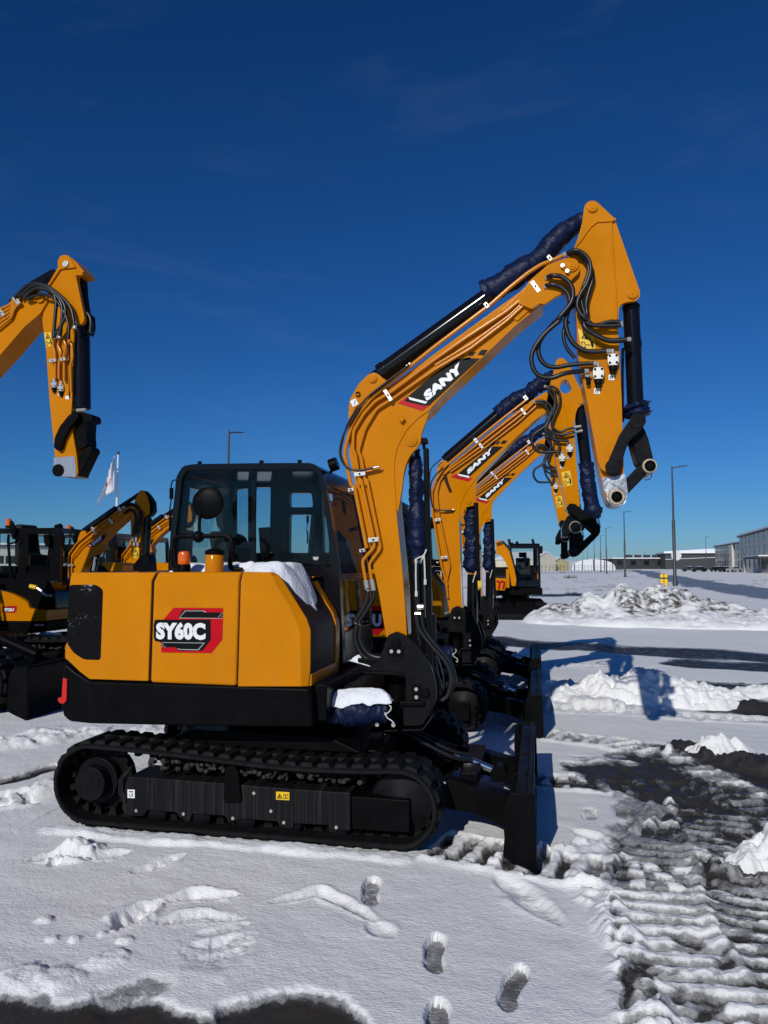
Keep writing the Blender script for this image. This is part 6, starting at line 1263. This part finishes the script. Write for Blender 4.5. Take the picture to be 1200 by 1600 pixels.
def car(label, px, d, col, rz, first=[None]):
    g = 'cars parked by the office blocks'
    t = thing('parked_car', label, 'car', (0,0,0), 0, g)
    pr = [(-2.15,.35),(-2.2,.75),(-2.05,.95),(-1.3,1.0),(-.75,1.45),(.75,1.47),(1.45,1.02),(2.05,.92),(2.2,.7),(2.15,.35)]
    mb = MB(); mb.prism(pr, -.85, .85); mb.build('body', col, t, bevel=.08, seg=3)
    for y in (-.857, .851):
        mb = MB(); mb.prism([(-1.15,1.0),(-.68,1.38),(-.02,1.40),(-.02,1.0)], y, y+.006); mb.prism([(.04,1.0),(.04,1.40),(.70,1.39),(1.3,1.0)], y, y+.006); mb.build('side_window', WIN, t)
    for x in (-1.35, 1.35):
        for y in (-.87, .65):
            mb = MB(); mb.tube([(x,y,.32),(x,y+.22,.32)], .33, 18); mb.build('wheel', RUB, t)
    mb = MB(); mb.box(-.72, .72, -.7, .7, 1.475, 1.55); mb.build('roof_snow', ROOFSNOW, t, bevel=.03)
    t.location = place(px, d); t.rotation_euler = (0,0,rz); return t

def make_surroundings():
    # three-storey offices on the right
    p, q = place(1157, 213), place(1212, 160); q = p+(q-p)*1.9
    t, M, L = house('office_building', 'nearer grey three-storey office block cut by the right edge of the photo', 'building', p, q, 14, 9.6, CONC, 3, 14, 2.0, 2.2, group='office blocks on the right')
    mb = MB(); local_box(mb, M, L*.30, L*.52, -3.2, -.01, 3.3, 3.75); po = mb.build('porch', TRIM, t)
    mb = MB(); local_box(mb, M, L*.30, L*.52, -3.1, -.02, 3.752, 4.0); mb.build('porch_snow', ROOFSNOW, po)
    mb = MB(); local_box(mb, M, L*.30+.1, L*.30+.4, -3.1, -2.8, -.5, 3.298); mb.build('porch_post', PALE, po)
    mb = MB(); local_box(mb, M, L*.38, L*.50, -.5, -.08, -.5, 3.298); mb.build('porch_glazing', WIN, po)
    mb = MB(); local_box(mb, M, -.3, L*.3, 2, 6, 10.5, 11.2); mb.build('roof_plant', TRIM, t)
    p, q = place(1118, 330), place(1160, 268)
    t, M, L = house('office_building', 'farther grey three-storey office block with a cream stair bay', 'building', p, q, 14, 9.8, CONC, 3, 15, 1.9, 2.2, group='office blocks on the right')
    mb = MB(); local_box(mb, M, L*.66, L*.76, -.9, -.02, -.5, 9.6); mb.build('stair_bay', PALE, t)
    mb = MB(); local_box(mb, M, L*.36, L*.54, -2.4, -.02, 3.2, 3.6); mb.build('porch', TRIM, t)
    # sheds and warehouses along the horizon
    p, q = place(1040, 355), place(1180, 345); t, M, L = house('warehouse', 'long dark warehouse with a white snow roof behind the tallest lamp', 'building', p, q, 60, 7.2, CHARC, 1, 2, .01, .01, roof=.1)
    Rm = M @ Matrix.Rotation(R(90), 4, 'X')
    mb = MB(); mb.prismM([(0,4.6),(L,6.2),(L,6.4),(0,4.8)], .06, Rm); mb.build('wall_band', ROOFSNOW, t)
    mb = MB(); mb.prismM([(-.6,7.66),(L+.6,7.66),(L+.6,8.2),(L*.5,9.6),(-.6,8.4)], -50, Rm); mb.build('snow_roof', ROOFSNOW, t)
    p, q = place(958, 380), place(1042, 380); t, M, L = house('warehouse', 'low dark flat-roofed warehouse with rooftop units', 'building', p, q, 40, 4.9, CHARC, 1, 4, 3, 2.6, roof=.5)
    for i in range(4):
        mb = MB(); x = L*(.34+.17*i); local_box(mb, M, x, x+2.6, 6, 9, 5.8, 7.3); mb.build('rooftop_unit', TRIM, t)
    p, q = place(893, 300), place(962, 300); L = (q-p).length; t = thing('storage_tent', 'low white rounded storage tent on the horizon', 'tent', p, math.atan2((q-p).y, (q-p).x)); M = Matrix.LocRotScale(p, t.rotation_euler, (1,1,1)); Rm = M @ Matrix.Rotation(R(90), 4, 'X')
    arc = [(L*.5-L*.5*math.cos(R(a)), 4.3*math.sin(R(a))**.7) for a in range(0, 181, 10)]
    mb = MB(); mb.prismM([(arc[0][0],-.5)]+arc+[(arc[-1][0],-.5)], -25, Rm); mb.build('membrane', MEMB, t)
    for i in range(1, 6):
        mb = MB(); k = 3*i; a = arc[k]; mb.prismM([(a[0]-.15,-.4),(a[0]+.15,-.4),(a[0]+.15,a[1]-.05),(a[0]-.15,a[1]-.05)], .08, Rm @ Matrix.Translation((0,0,.02))); mb.build('tent_rib', TRIM, t)
    p, q = place(838, 235), place(868, 240); t, M, L = gable('storage_shed', 'cream gabled shed behind the far excavator cab', 'building', p, q, 18, 3.9, 1.9, CREAM, MEMB)
    p, q = place(861, 242), place(889, 250); t, M, L = gable('storage_shed', 'pale yellow low shed attached beside the cream gabled shed', 'building', p, q, 14, 2.7, 1.5, PALEY, MEMB)
    p, q = place(-60, 150), place(110, 160); t, M, L = house('warehouse', 'long pale warehouse seen through the compact cab windows at left', 'building', p, q, 30, 5.6, PALE, 1, 8, 2.2, 1.6, roof=.4)
    p, q = place(330, 260), place(500, 260); t, M, L = house('warehouse', 'low white building seen through the nearest cab glass', 'building', p, q, 30, 4.2, MEMB, 1, 8, 2.2, 1.6, roof=.4)
    # lamps
    for lb, px, top in (('tallest street lamp on the right, a round sign board behind its pole', 1055, 726), ('street lamp rising just right of the lowest excavator arm', 977, 798), ('second lamp left of the tall one, arm close to the excavator link', 948, 824), ('street lamp below the hanging link, third of the far row', 939, 836), ('small far street lamp, fourth of the row under the link', 929, 843), ('tiny distant street lamp, fifth of the row', 918, 856), ('most distant tiny street lamp, last of the row', 911, 863)):
        lamp(lb, px, top)
    t = lamp('dark lamp standing behind the nearest cab roof', 354, 668); t.rotation_euler.z = YAW+R(62)
    lamp('thin distant mast beside the far office block', 1104, 838, 11.)
    lamp('tiny lamp before the low dark warehouse', 1008, 862)
    L1 = place(1055, FPX*8.3/(884-726)); t = thing('traffic_sign', 'round sign board on the pole of the tallest lamp, seen from behind', 'sign', L1, YAW)
    c = fromcam(1058, FPX*8.3/158, 2.5); mb = MB(); dv = Vector((-math.sin(YAW), math.cos(YAW), 0)); c2 = Vector((c.x, c.y, 2.55))-dv*.0+dv*.16; mb.tube([c2, c2+dv*.03], .42, 28); mb.build('sign_plate', MEMB, t)
    mb = MB(); mb.tube([c2+dv*.015-Vector((0,0,.2)), Vector((L1.x, L1.y, 2.35))], .02, 6); mb.build('sign_bracket', LAMPM, t)
    # yellow bollard pair
    for lb, px in (('left one of two short yellow bollards at the road edge', 1034.5), ('right one of two short yellow bollards at the road edge', 1041)):
        b = place(px, 62); t = thing('bollard', lb, 'bollard', b, 0, 'yellow bollards beside the tallest lamp')
        mb = MB(); mb.lathe([(.16,-.5),(.16,.95),(.12,1.02),(.02,1.04)], Matrix.Translation(b), 18); mb.build('post', WARN, t)
        mb = MB(); mb.lathe([(.165,.62),(.165,.74)], Matrix.Translation(b), 18); mb.build('band', TRIM, t)
    # cars
    cols = (mat('car_black', (.012,.012,.013), .2, coat=.5), mat('car_graphite', (.04,.042,.045), .22, coat=.5), mat('car_silver', (.30,.31,.32), .25, coat=.5))
    for i, (lb, px, d, c, rz) in enumerate((('small dark car, leftmost of the row below the offices', 1077, 225, 1, .1), ('black estate car beside the thin mast, second from left', 1092, 215, 0, .15), ('dark car in front of the cream stair bay', 1121, 218, 0, .5), ('black car between the two office blocks', 1135, 212, 0, .6), ('silver-grey car nearest the near office corner', 1147, 205, 2, .6))): car(lb, px, d, cols[c], rz)
    # flag pole with torn flag
    d = 42.; b = place(179, d); t = thing('flagpole', 'white flagpole rising behind the small excavator boom at left', 'flagpole', b, 0)
    mb = MB(); mb.lathe([(.085,-.3),(.08,1.),(.05,7.95)], Matrix.Translation(b), 14); mb.build('pole', mat('white_pole_paint', (.7,.7,.7), .4), t)
    mb = MB(); mb.lathe([(.03,7.951),(.09,7.98),(.09,8.06),(.03,8.12)], Matrix.Translation(b), 12); mb.build('finial', TRIM, t)
    fm = mat('flag_cloth', (.72,.70,.70), .8, noise=.05)
    fr = mat('flag_red_print', (.45,.03,.04), .8)
    mb = MB(); bm = mb.bm; nu, nv = 22, 16; gr = []
    outl = lambda u, v: (178.6-u*(3+20*v**1.1)-u*u*v*4, 712+v*(56+6*u)+u*u*(10+6*v)+3*u*math.sin(v*9+u*3))
    for j in range(nv+1):
        row = []
        for i in range(nu+1):
            u, v = i/nu, j/nv; x, y = outl(u, v)
            if u > .85: y += 3*math.sin(v*40)
            P_ = atD(x, y, d+.35*math.sin(u*7+v*4)*u); row.append(bm.verts.new(P_))
        gr.append(row)
    for j in range(nv):
        for i in range(nu):
            u, v = i/nu, j/nv
            if u > .72 and (j*7+i*3) % 5 == 0: continue
            f = bm.faces.new((gr[j][i], gr[j][i+1], gr[j+1][i+1], gr[j+1][i])); f.material_index = 1 if (.35 < u < .8 and .52 < v < .60+.1*math.sin(i)) else 0
    fo = mb.build('flag', [fm, fr], None, ang=80); tag(fo, 'tattered white flag with a red mark hanging from the white pole', 'flag')
    sm = fo.modifiers.new('thickness', 'SOLIDIFY'); sm.thickness = .006
    # wire fence before the sheds
    t = thing('fence', 'low wire fence running before the pale sheds', 'fence', place(836, 150), 0)
    a, b = place(834, 150), place(1000, 190); mb = MB()
    for k in range(5): mb.tube([a+Vector((0,0,.2+.38*k)), b+Vector((0,0,.2+.38*k))], .02, 4)
    mb.build('wire', LAMPM, t)
    for k in range(34):
        mb = MB(); c = a.lerp(b, k/33); mb.tube([c-Vector((0,0,.3)), c+Vector((0,0,1.9))], .035, 6); mb.build('fence_post', LAMPM, t)
    # dry weeds
    wm = mat('dry_grass', (.10,.075,.045), .9, noise=.4)
    r3 = random.Random(11)
    for lb, px, py, s in (('small clump of dry weeds in the far snow, left one', 878, 896, .8), ('wider clump of dry weeds left of the snow heap', 891, 904, 1.0), ('dry weed stalks on the left shoulder of the snow heap', 938, 925, .45)):
        c = Vector((*G((px, py)), 0)); mb = MB()
        for k in range(90):
            a = r3.uniform(0, 6.28); q = r3.random()**.6*s*.9; b0 = c+Vector((math.cos(a)*q, math.sin(a)*q*.7, -.05)); h = r3.uniform(.2, .75)*s; ln = Vector((r3.uniform(-.4,.4), r3.uniform(-.4,.4), 1)).normalized()
            mb.tube([b0, b0+ln*h*.6, b0+ln*h+Vector((r3.uniform(-.1,.1),0,-.03))], .012*s, 4, rad=[.014*s,.010*s,.004*s])
        o = mb.build('weed_clump', wm, None); tag(o, lb, 'plant', 'dry weeds in the far snow')
    # ploughed snow heaps
    mound('snow_heap', 'big ploughed snow heap with dirty patches beyond the parking row', 'snow heap', (1010, 972), [(-2.6,-.2,.9,1.2,.42),(-1.6,.1,.9,1.2,.72),(-.6,.3,1.0,1.6,1.02),(.25,.1,.9,1.3,.86),(1.1,.4,1.1,1.6,.76),(2.2,.6,1.5,1.6,.55),(3.4,.5,1.5,1.4,.38),(-.9,-1.2,1.2,1.0,.36),(.8,-1.3,1.5,1.1,.32),(2.6,-1.2,1.3,1.0,.26)], 6.0, 4.2, .13, 2.2, dirt=1.0, n=260, seed=210)
    mound('snow_heap', 'rough white snow bank lit right of the dozer blades, crossed by an arm shadow', 'snow heap', (1000, 1097), [(-.35,.05,.40,.35,.22),(.0,.1,.5,.4,.28),(.45,.1,.5,.35,.21),(.9,.05,.5,.3,.11),(-.75,0,.45,.3,.11)], 1.7, .9, .12, 9.0, n=230, seed=230)
    mound('snow_heap', 'broken snow chunk pile at the right edge of the foreground', 'snow heap', (1203, 1352), [(0,0,.16,.16,.15),(-.10,-.05,.13,.12,.09),(.2,.05,.25,.2,.13)], .55, .42, .075, 17, n=150, seed=250)
    mound('snow_heap', 'small snow lump beside the dark slush in the middle right', 'snow heap', (1118, 1176), [(0,0,.19,.15,.13),(.16,.05,.18,.14,.08),(-.14,-.03,.15,.12,.05)], .60, .40, .075, 16, n=140, seed=270)
    mound('snow_heap', 'snow mound at the right edge of the wet lane', 'snow heap', (1195, 1086), [(0,0,.4,.3,.10),(.4,.05,.5,.3,.14)], 1.1, .7, .09, 9, n=120, seed=290)

def snow_patch(name, label, ring, zf, thick, parent_surface=None, seed=300, n=46, sub=None):
    """a lying blanket of snow inside the closed XY ring, resting on height zf(x,y)"""
    from mathutils.geometry import intersect_point_tri_2d
    xs = [p[0] for p in ring]; ys = [p[1] for p in ring]; x0, x1, y0, y1 = min(xs), max(xs), min(ys), max(ys)
    X, Y = np.meshgrid(np.linspace(x0-.02, x1+.02, n), np.linspace(y0-.02, y1+.02, n))
    d = np.full(X.shape, 1e9); inside = np.zeros(X.shape, bool)
    for a, b in zip(ring, ring[1:]+ring[:1]):
        dx, dy = b[0]-a[0], b[1]-a[1]; t = np.clip(((X-a[0])*dx+(Y-a[1])*dy)/(dx*dx+dy*dy+1e-12), 0, 1); d = np.minimum(d, np.hypot(X-a[0]-t*dx, Y-a[1]-t*dy))
        c = ((a[1] > Y) != (b[1] > Y)) & (X < (b[0]-a[0])*(Y-a[1])/((b[1]-a[1]) if abs(b[1]-a[1]) > 1e-9 else 1e-9)+a[0]); inside ^= c
    sd_ = np.where(inside, d, -d)+(fbm(X*18, Y*18, 3, seed)-.5)*.03
    h = thick*np.sqrt(np.clip(sst(-.005, .09, sd_), 0, 1))*(.75+.5*fbm(X*9, Y*9, 4, seed+1))
    zb = np.vectorize(zf)(X, Y); Z = zb+h-.012*(1-sst(-.01, .01, sd_))
    keep = sd_ > -.02
    mb = MB(); bm = mb.bm; V = {}
    for j in range(n):
        for i in range(n):
            V[j, i] = bm.verts.new((X[j,i], Y[j,i], Z[j,i]))
    for j in range(n-1):
        for i in range(n-1):
            if keep[j,i] and keep[j+1,i] and keep[j,i+1] and keep[j+1,i+1]: bm.faces.new((V[j,i], V[j,i+1], V[j+1,i+1], V[j+1,i]))
    bmesh.ops.delete(bm, geom=[v for v in bm.verts if not v.link_faces], context='VERTS')
    o = mb.build(name, SNW, None, ang=80); return tag(o, label, 'snow', 'snow lying on the machines')
DX3 = .27
# ================================================================== assemble
SKYG, SKYS, SKYM, SKYK, EXPO = 1.45, 1.0, (.088, .155, .245), .1, 0.0
sky_alt = None
make_ground()
mb = MB()                                          # the yard behind the viewer, seen only in reflections
for i in range(12):
    for j in range(8):
        x0, y0 = -60+10*i, -60+7.65*j; mb.quad((x0,y0,.03),(x0+10,y0,.03),(x0+10,y0+7.65,.03),(x0,y0+7.65,.03))
tag(mb.build('ground', SNOWM, None), kind='structure')
GR = 'excavators parked in the yard'
hero = thing('excavator', 'nearest and largest yellow excavator, its badged side panels facing the viewer', 'excavator', (-1.83, YT+.95, 0), 0, GR)
make_undercarriage(hero, YT, True); make_undercarriage(hero, YT+1.5, False)
make_body(hero); make_blade(hero)
DX2, DY2 = .06, 3.30
m2 = copy_machine(hero, 'excavator', 'second excavator in the row, arm with an eye-shaped hole, directly behind the nearest one', hero.location+Vector((DX2, DY2, 0)), 0, GR, skip=('mirror_handrail','intake_cap','beacon'), skip_sub=('lifting_label','warning_label','model_badge'))
m3 = copy_machine(hero, 'excavator', 'third excavator in the row, its arm tip hidden behind the second arm', hero.location+Vector((.06, 6.3, 0)), 0, GR, skip=('mirror_handrail','intake_cap','beacon'), skip_sub=('lifting_label','warning_label','model_badge'))
a4 = R(-85); p4 = place(806, 25.5)
m4 = copy_machine(hero, 'excavator', 'far excavator facing the viewer with its boom folded low beside the cab', p4, a4, GR, skip=('mirror_handrail','intake_cap','beacon'), skip_sub=('lifting_label','warning_label','model_badge'))
m5 = copy_machine(hero, 'excavator', 'excavator mostly outside the left edge, only its high raised arm in view', Vector((-7.35, 8.55, 0)), 0, GR, skip=('model_badge','blade_hose'), skip_sub=('blade_cylinder_rod','lifting_label','warning_label','model_badge'))
make_boom(hero); make_arm(hero)
# second badge and boom; the third boom is a copy, set farther back
make_second_boom(m2)
hood2 = [c for c in kids(m2) if base(c.name) == 'middle_side_panel'][0]
bd = make_badge(m2, 'SY50U', Y=YT+DY2, sh=(597-349, 968-986)) if False else None
q = lambda x, y: onY(x, y, YT+DY2-.008)
mb = MB(); mb.prism(PY([(560,946),(604,948),(602,980),(592,992),(560,990)], YT+DY2-.004), YT+DY2-.006, YT+DY2-.003); b2 = mb.build('model_badge', RED, m2, smooth=False)
mb = MB(); mb.prism(PY([(545,954),(597,954),(597,982),(545,982)], YT+DY2-.004), YT+DY2-.0075, YT+DY2-.0061); mb.build('badge_field', VBLK, b2, smooth=False)
textY('SY50U', (541,979), (596,979), (541,959), YT+DY2-.0095, 'badge_lettering', WHT, b2, bold=.055)
for ch in kids(m2):
    if base(ch.name) in ('boom','dipper_arm','arm_cylinder','boom_cylinder','cylinder_guard','bucket_cylinder','guide_link','bucket_link'):
        c = copy_tree(ch, m3)
r = (8.30+2.30)/8.30
for ch in kids(hero):
    if base(ch.name) in ('swing_post','swing_cylinder'): copy_tree(ch, m2); copy_tree(ch, m3)
c = [x for x in kids(hero) if base(x.name) == 'swing_post'][0]; c = copy_tree(c, m5); c.location = (-1.38, -.17, 0)
# third boom copy hangs a little further out: shift of the whole third machine is chosen from the photo
m3.location = m2.location+Vector((0.0, 3.0, 0))
# far machine: folded boom
Yb = 25.0
mb = MB(); mb.prism(PY(rnd([(774,846),(781,843),(788,848),(796,862),(803,885),(807,905),(806,916),(799,916),(797,900),(791,880),(783,868),(776,866)], 3), Yb), Yb, Yb+.35); fb = mb.build('boom', YEL, m4, bevel=.02)
mb = MB(); mb.tube([onY(776,850,Yb-.1), onY(786,846,Yb-.1), onY(797,858,Yb-.1), onY(805,890,Yb-.1)], .03, 8); mb.build('hydraulic_pipe', HOSE, fb)
mb = MB(); mb.prism(PY([(772,903),(792,904),(789,923),(772,922)], Yb-.3), Yb-.3, Yb); mb.build('side_panel', YEL, m4, bevel=.02)
for x0 in (776, 783): 
    mb = MB(); mb.tube([onY(x0,908,Yb-.33), onY(x0+5,909,Yb-.33), onY(x0+3,920,Yb-.33)], .035, 6); mb.build('panel_marking', RED, m4)
mb = MB(); mb.tube([onY(838,905,Yb-1.2), onY(838,860,Yb-1.2), onY(843,857,Yb-1.2)], .025, 8); mb.tube([onY(838,905,Yb-1.2), onY(832,908,Yb-1.2)], .025, 8); mm = mb.build('mirror_handrail', BLK, m4)
mb = MB(); mb.prism(PY(rnd([(840,853),(848,853),(848,865),(841,865)], 2), Yb-1.25), Yb-1.25, Yb-1.15); mb.build('mirror_head', BLK, mm, bevel=.01)
for x in (794, 831):
    mb = MB(); mb.tube([onY(x,847,Yb), onY(x+4,846,Yb)], .09, 12); mb.build('work_light', BLK, m4)
UND = ('rubber_track','drive_sprocket','idler_wheel','track_frame','tensioner_cover','step_bracket','track_roller','packed_gravel','frame_bolt')
for ch in kids(m5):                                # a bigger machine: larger chassis, house farther back
    nme = base(ch.name)
    if nme in UND or nme in ('dozer_blade','blade_push_arm','arm_crossbar','blade_cylinder'):
        k = 1.36; ch.scale = (k,k,k); ch.location = Vector((1.80,-1.04,0))*(1-k)+Vector((.35 if nme in UND else 0, 0, 0))
    else: ch.location.x = -1.7
make_left_arm(m5)
# compact excavators on the left
M2Y = 10.6
c1 = thing('compact_excavator', 'compact excavator with a red badge on its yellow tail and raised lettered boom', 'excavator', (-8.3, M2Y+.7, 0), 0, 'compact excavators behind the nearest one')
make_mini(c1, M2Y); mbm = make_mini_boom(c1, M2Y)
def mini_copy(lb, dx, dy, skip=()):
    return copy_machine(c1, 'compact_excavator', lb, c1.location+Vector((dx, dy, 0)), 0, 'compact excavators behind the nearest one', skip=skip)
ARM = ('boom','dipper_arm','bucket_cylinder','bucket_link','boom_cylinder','cylinder_rod')
mini_copy('compact excavator behind the badged one, showing a beacon and low boom end', -.20, 1.95)
mini_copy('compact excavator whose dark cab stands behind the small lettered boom', -.40, 3.5, ARM)
# snow lying on machines
z0 = onY(400, 893, YT+.02).z
ring = [(-2.60,YT+.46),(-2.0,YT+.42),(-1.88,YT+.30),(-1.84,YT+.10),(-1.76,YT+.04),(-1.66,YT+.05),(-1.58,YT+.09),(-1.51,YT+.13),(-1.475,YT+.21),(-1.445,YT+.33),(-1.465,YT+.46),(-1.52,YT+.57),(-1.60,YT+.62),(-2.0,YT+.69),(-2.62,YT+.70)]
hz = lambda x, y: 1.618-1.30*max(0, x+1.61)
snow_patch('snow_patch', 'bright snow drooping over the front corner of the nearest hood', ring, hz, .095, n=80)
P = [onY(*p, 4.80) for p in T('g', (-150,600),(235,560))]
ring = [(P[0].x,4.74),(P[0].x+.1,4.725),(P[0].x+.25,4.735),(P[1].x-.12,4.73),(P[1].x,4.75),(P[1].x,4.86),(P[1].x-.2,4.90),(P[0].x+.2,4.92),(P[0].x,4.88)]
zc = lambda x: P[0].z+(P[-1].z-P[0].z)*min(1, max(0, (x-P[0].x)/(P[-1].x-P[0].x)))
ring = [(P[0].x,4.745),(P[0].x+.1,4.715),(P[0].x+.25,4.73),(P[-1].x-.12,4.725),(P[-1].x+.01,4.75),(P[-1].x,4.86),(P[-1].x-.2,4.89),(P[0].x+.2,4.90),(P[0].x,4.86)]
snow_patch('snow_patch', 'snow strip on the navy wrapped swing cylinder of the nearest excavator', ring, lambda x, y: zc(x)+.072-3.5*(y-4.80)**2-.03*max(0, (x-P[0].x)/(P[-1].x-P[0].x)-.6)/.4, .055, seed=320, n=60)
zt = .50
c = onY(45, 1006, M2Y+.15)
snow_patch('snow_patch', 'snow lump on the track of the badged compact excavator', [(onY(46,1000,M2Y).x, M2Y+.02), (onY(88,1000,M2Y).x, M2Y+.02), (onY(88,1000,M2Y).x, M2Y+.28), (onY(50,1000,M2Y).x, M2Y+.26)], lambda x, y: .49, .16, seed=340)
c = onY(*T('g', (140,258))[0], 5.1)
snow_patch('snow_patch', 'small snow pad beside the hoses left of the swing post', [(c.x-.14,5.0),(c.x+.12,5.0),(c.x+.12,5.2),(c.x-.12,5.2)], lambda x, y: c.z-.05-.25*(x-c.x), .05, seed=360, n=30)
make_surroundings()
# ================================================================== light, sky, camera
ELEV, SAZ = R(28.0), R(10.5)                       # light travels towards (sin SAZ, cos SAZ) on the ground
sd = Vector((math.sin(SAZ)*math.cos(ELEV), math.cos(SAZ)*math.cos(ELEV), -math.sin(ELEV)))
sl = bpy.data.lights.new('sun', 'SUN'); sl.energy = 2.95; sl.angle = R(.53); sl.color = (1.0, .975, .92)
so = bpy.data.objects.new('sun', sl); COL.objects.link(so); so.rotation_euler = sd.to_track_quat('-Z', 'Y').to_euler()
W = bpy.data.worlds.new('World'); S.world = W; W.use_nodes = True; N = W.node_tree; L = N.links
bg = N.nodes['Background']; sky = N.nodes.new('ShaderNodeTexSky'); sky.sky_type = 'NISHITA'; sky.sun_disc = False
sky.sun_elevation = ELEV; sky.sun_rotation = math.atan2(-sd.x, -sd.y); sky.altitude = 200; sky.air_density = 1.0; sky.dust_density = .1; sky.ozone_density = 5.0
sp = N.nodes.new('ShaderNodeSeparateColor'); cb_ = N.nodes.new('ShaderNodeCombineColor'); L.new(sky.outputs[0], sp.inputs[0])
for i, (mx_, g_, k_) in enumerate(((8.4, 1.5, .088), (9.3, 1.205, .270), (9.5, 1.17, .455))):   # deep clear-sky response per channel
    a_ = N.nodes.new('ShaderNodeMath'); a_.operation = 'MINIMUM'; a_.inputs[1].default_value = mx_; L.new(sp.outputs[i], a_.inputs[0])
    b_ = N.nodes.new('ShaderNodeMath'); b_.operation = 'POWER'; b_.inputs[1].default_value = g_; L.new(a_.outputs[0], b_.inputs[0])
    c_ = N.nodes.new('ShaderNodeMath'); c_.operation = 'MULTIPLY'; c_.inputs[1].default_value = k_; L.new(b_.outputs[0], c_.inputs[0]); L.new(c_.outputs[0], cb_.inputs[i])
tcw = N.nodes.new('ShaderNodeTexCoord'); mpw = N.nodes.new('ShaderNodeMapping'); mpw.inputs['Scale'].default_value = (1.6, 1.6, 7.5); mpw.inputs['Rotation'].default_value = (.25, .1, .6); L.new(tcw.outputs['Generated'], mpw.inputs['Vector'])
nw = N.nodes.new('ShaderNodeTexNoise'); nw.inputs['Scale'].default_value = 2.2; nw.inputs['Detail'].default_value = 9; nw.inputs['Roughness'].default_value = .62; nw.inputs['Distortion'].default_value = .6; L.new(mpw.outputs['Vector'], nw.inputs['Vector'])
rw = N.nodes.new('ShaderNodeMapRange'); rw.inputs['From Min'].default_value = .52; rw.inputs['From Max'].default_value = .80; rw.inputs['To Max'].default_value = .04; L.new(nw.outputs['Fac'], rw.inputs['Value'])   # faint cirrus veil
mw = N.nodes.new('ShaderNodeMix'); mw.data_type = 'RGBA'; mw.inputs[7].default_value = (3.2, 4.2, 5.4, 1); L.new(rw.outputs['Result'], mw.inputs[0]); L.new(cb_.outputs[0], mw.inputs[6]); L.new(mw.outputs[2], bg.inputs['Color'])
bg.inputs['Strength'].default_value = SKYK
cam = bpy.data.cameras.new('camera'); co = bpy.data.objects.new('camera', cam); COL.objects.link(co); S.camera = co
co.location = CC; co.rotation_euler = cf.to_track_quat('-Z', 'Y').to_euler()
cam.sensor_fit = 'VERTICAL'; cam.sensor_height = 36; cam.lens = FPX/1600*36; cam.clip_start = .05; cam.clip_end = 6000
S.view_settings.view_transform = 'Standard'; S.view_settings.look = 'None'; S.view_settings.gamma = 1; S.view_settings.use_curve_mapping = False
S.view_settings.exposure = EXPO
S.cycles.max_bounces = 8; S.cycles.transparent_max_bounces = 16; S.cycles.use_denoising = True
S.cycles.caustics_reflective = False; S.cycles.caustics_refractive = False
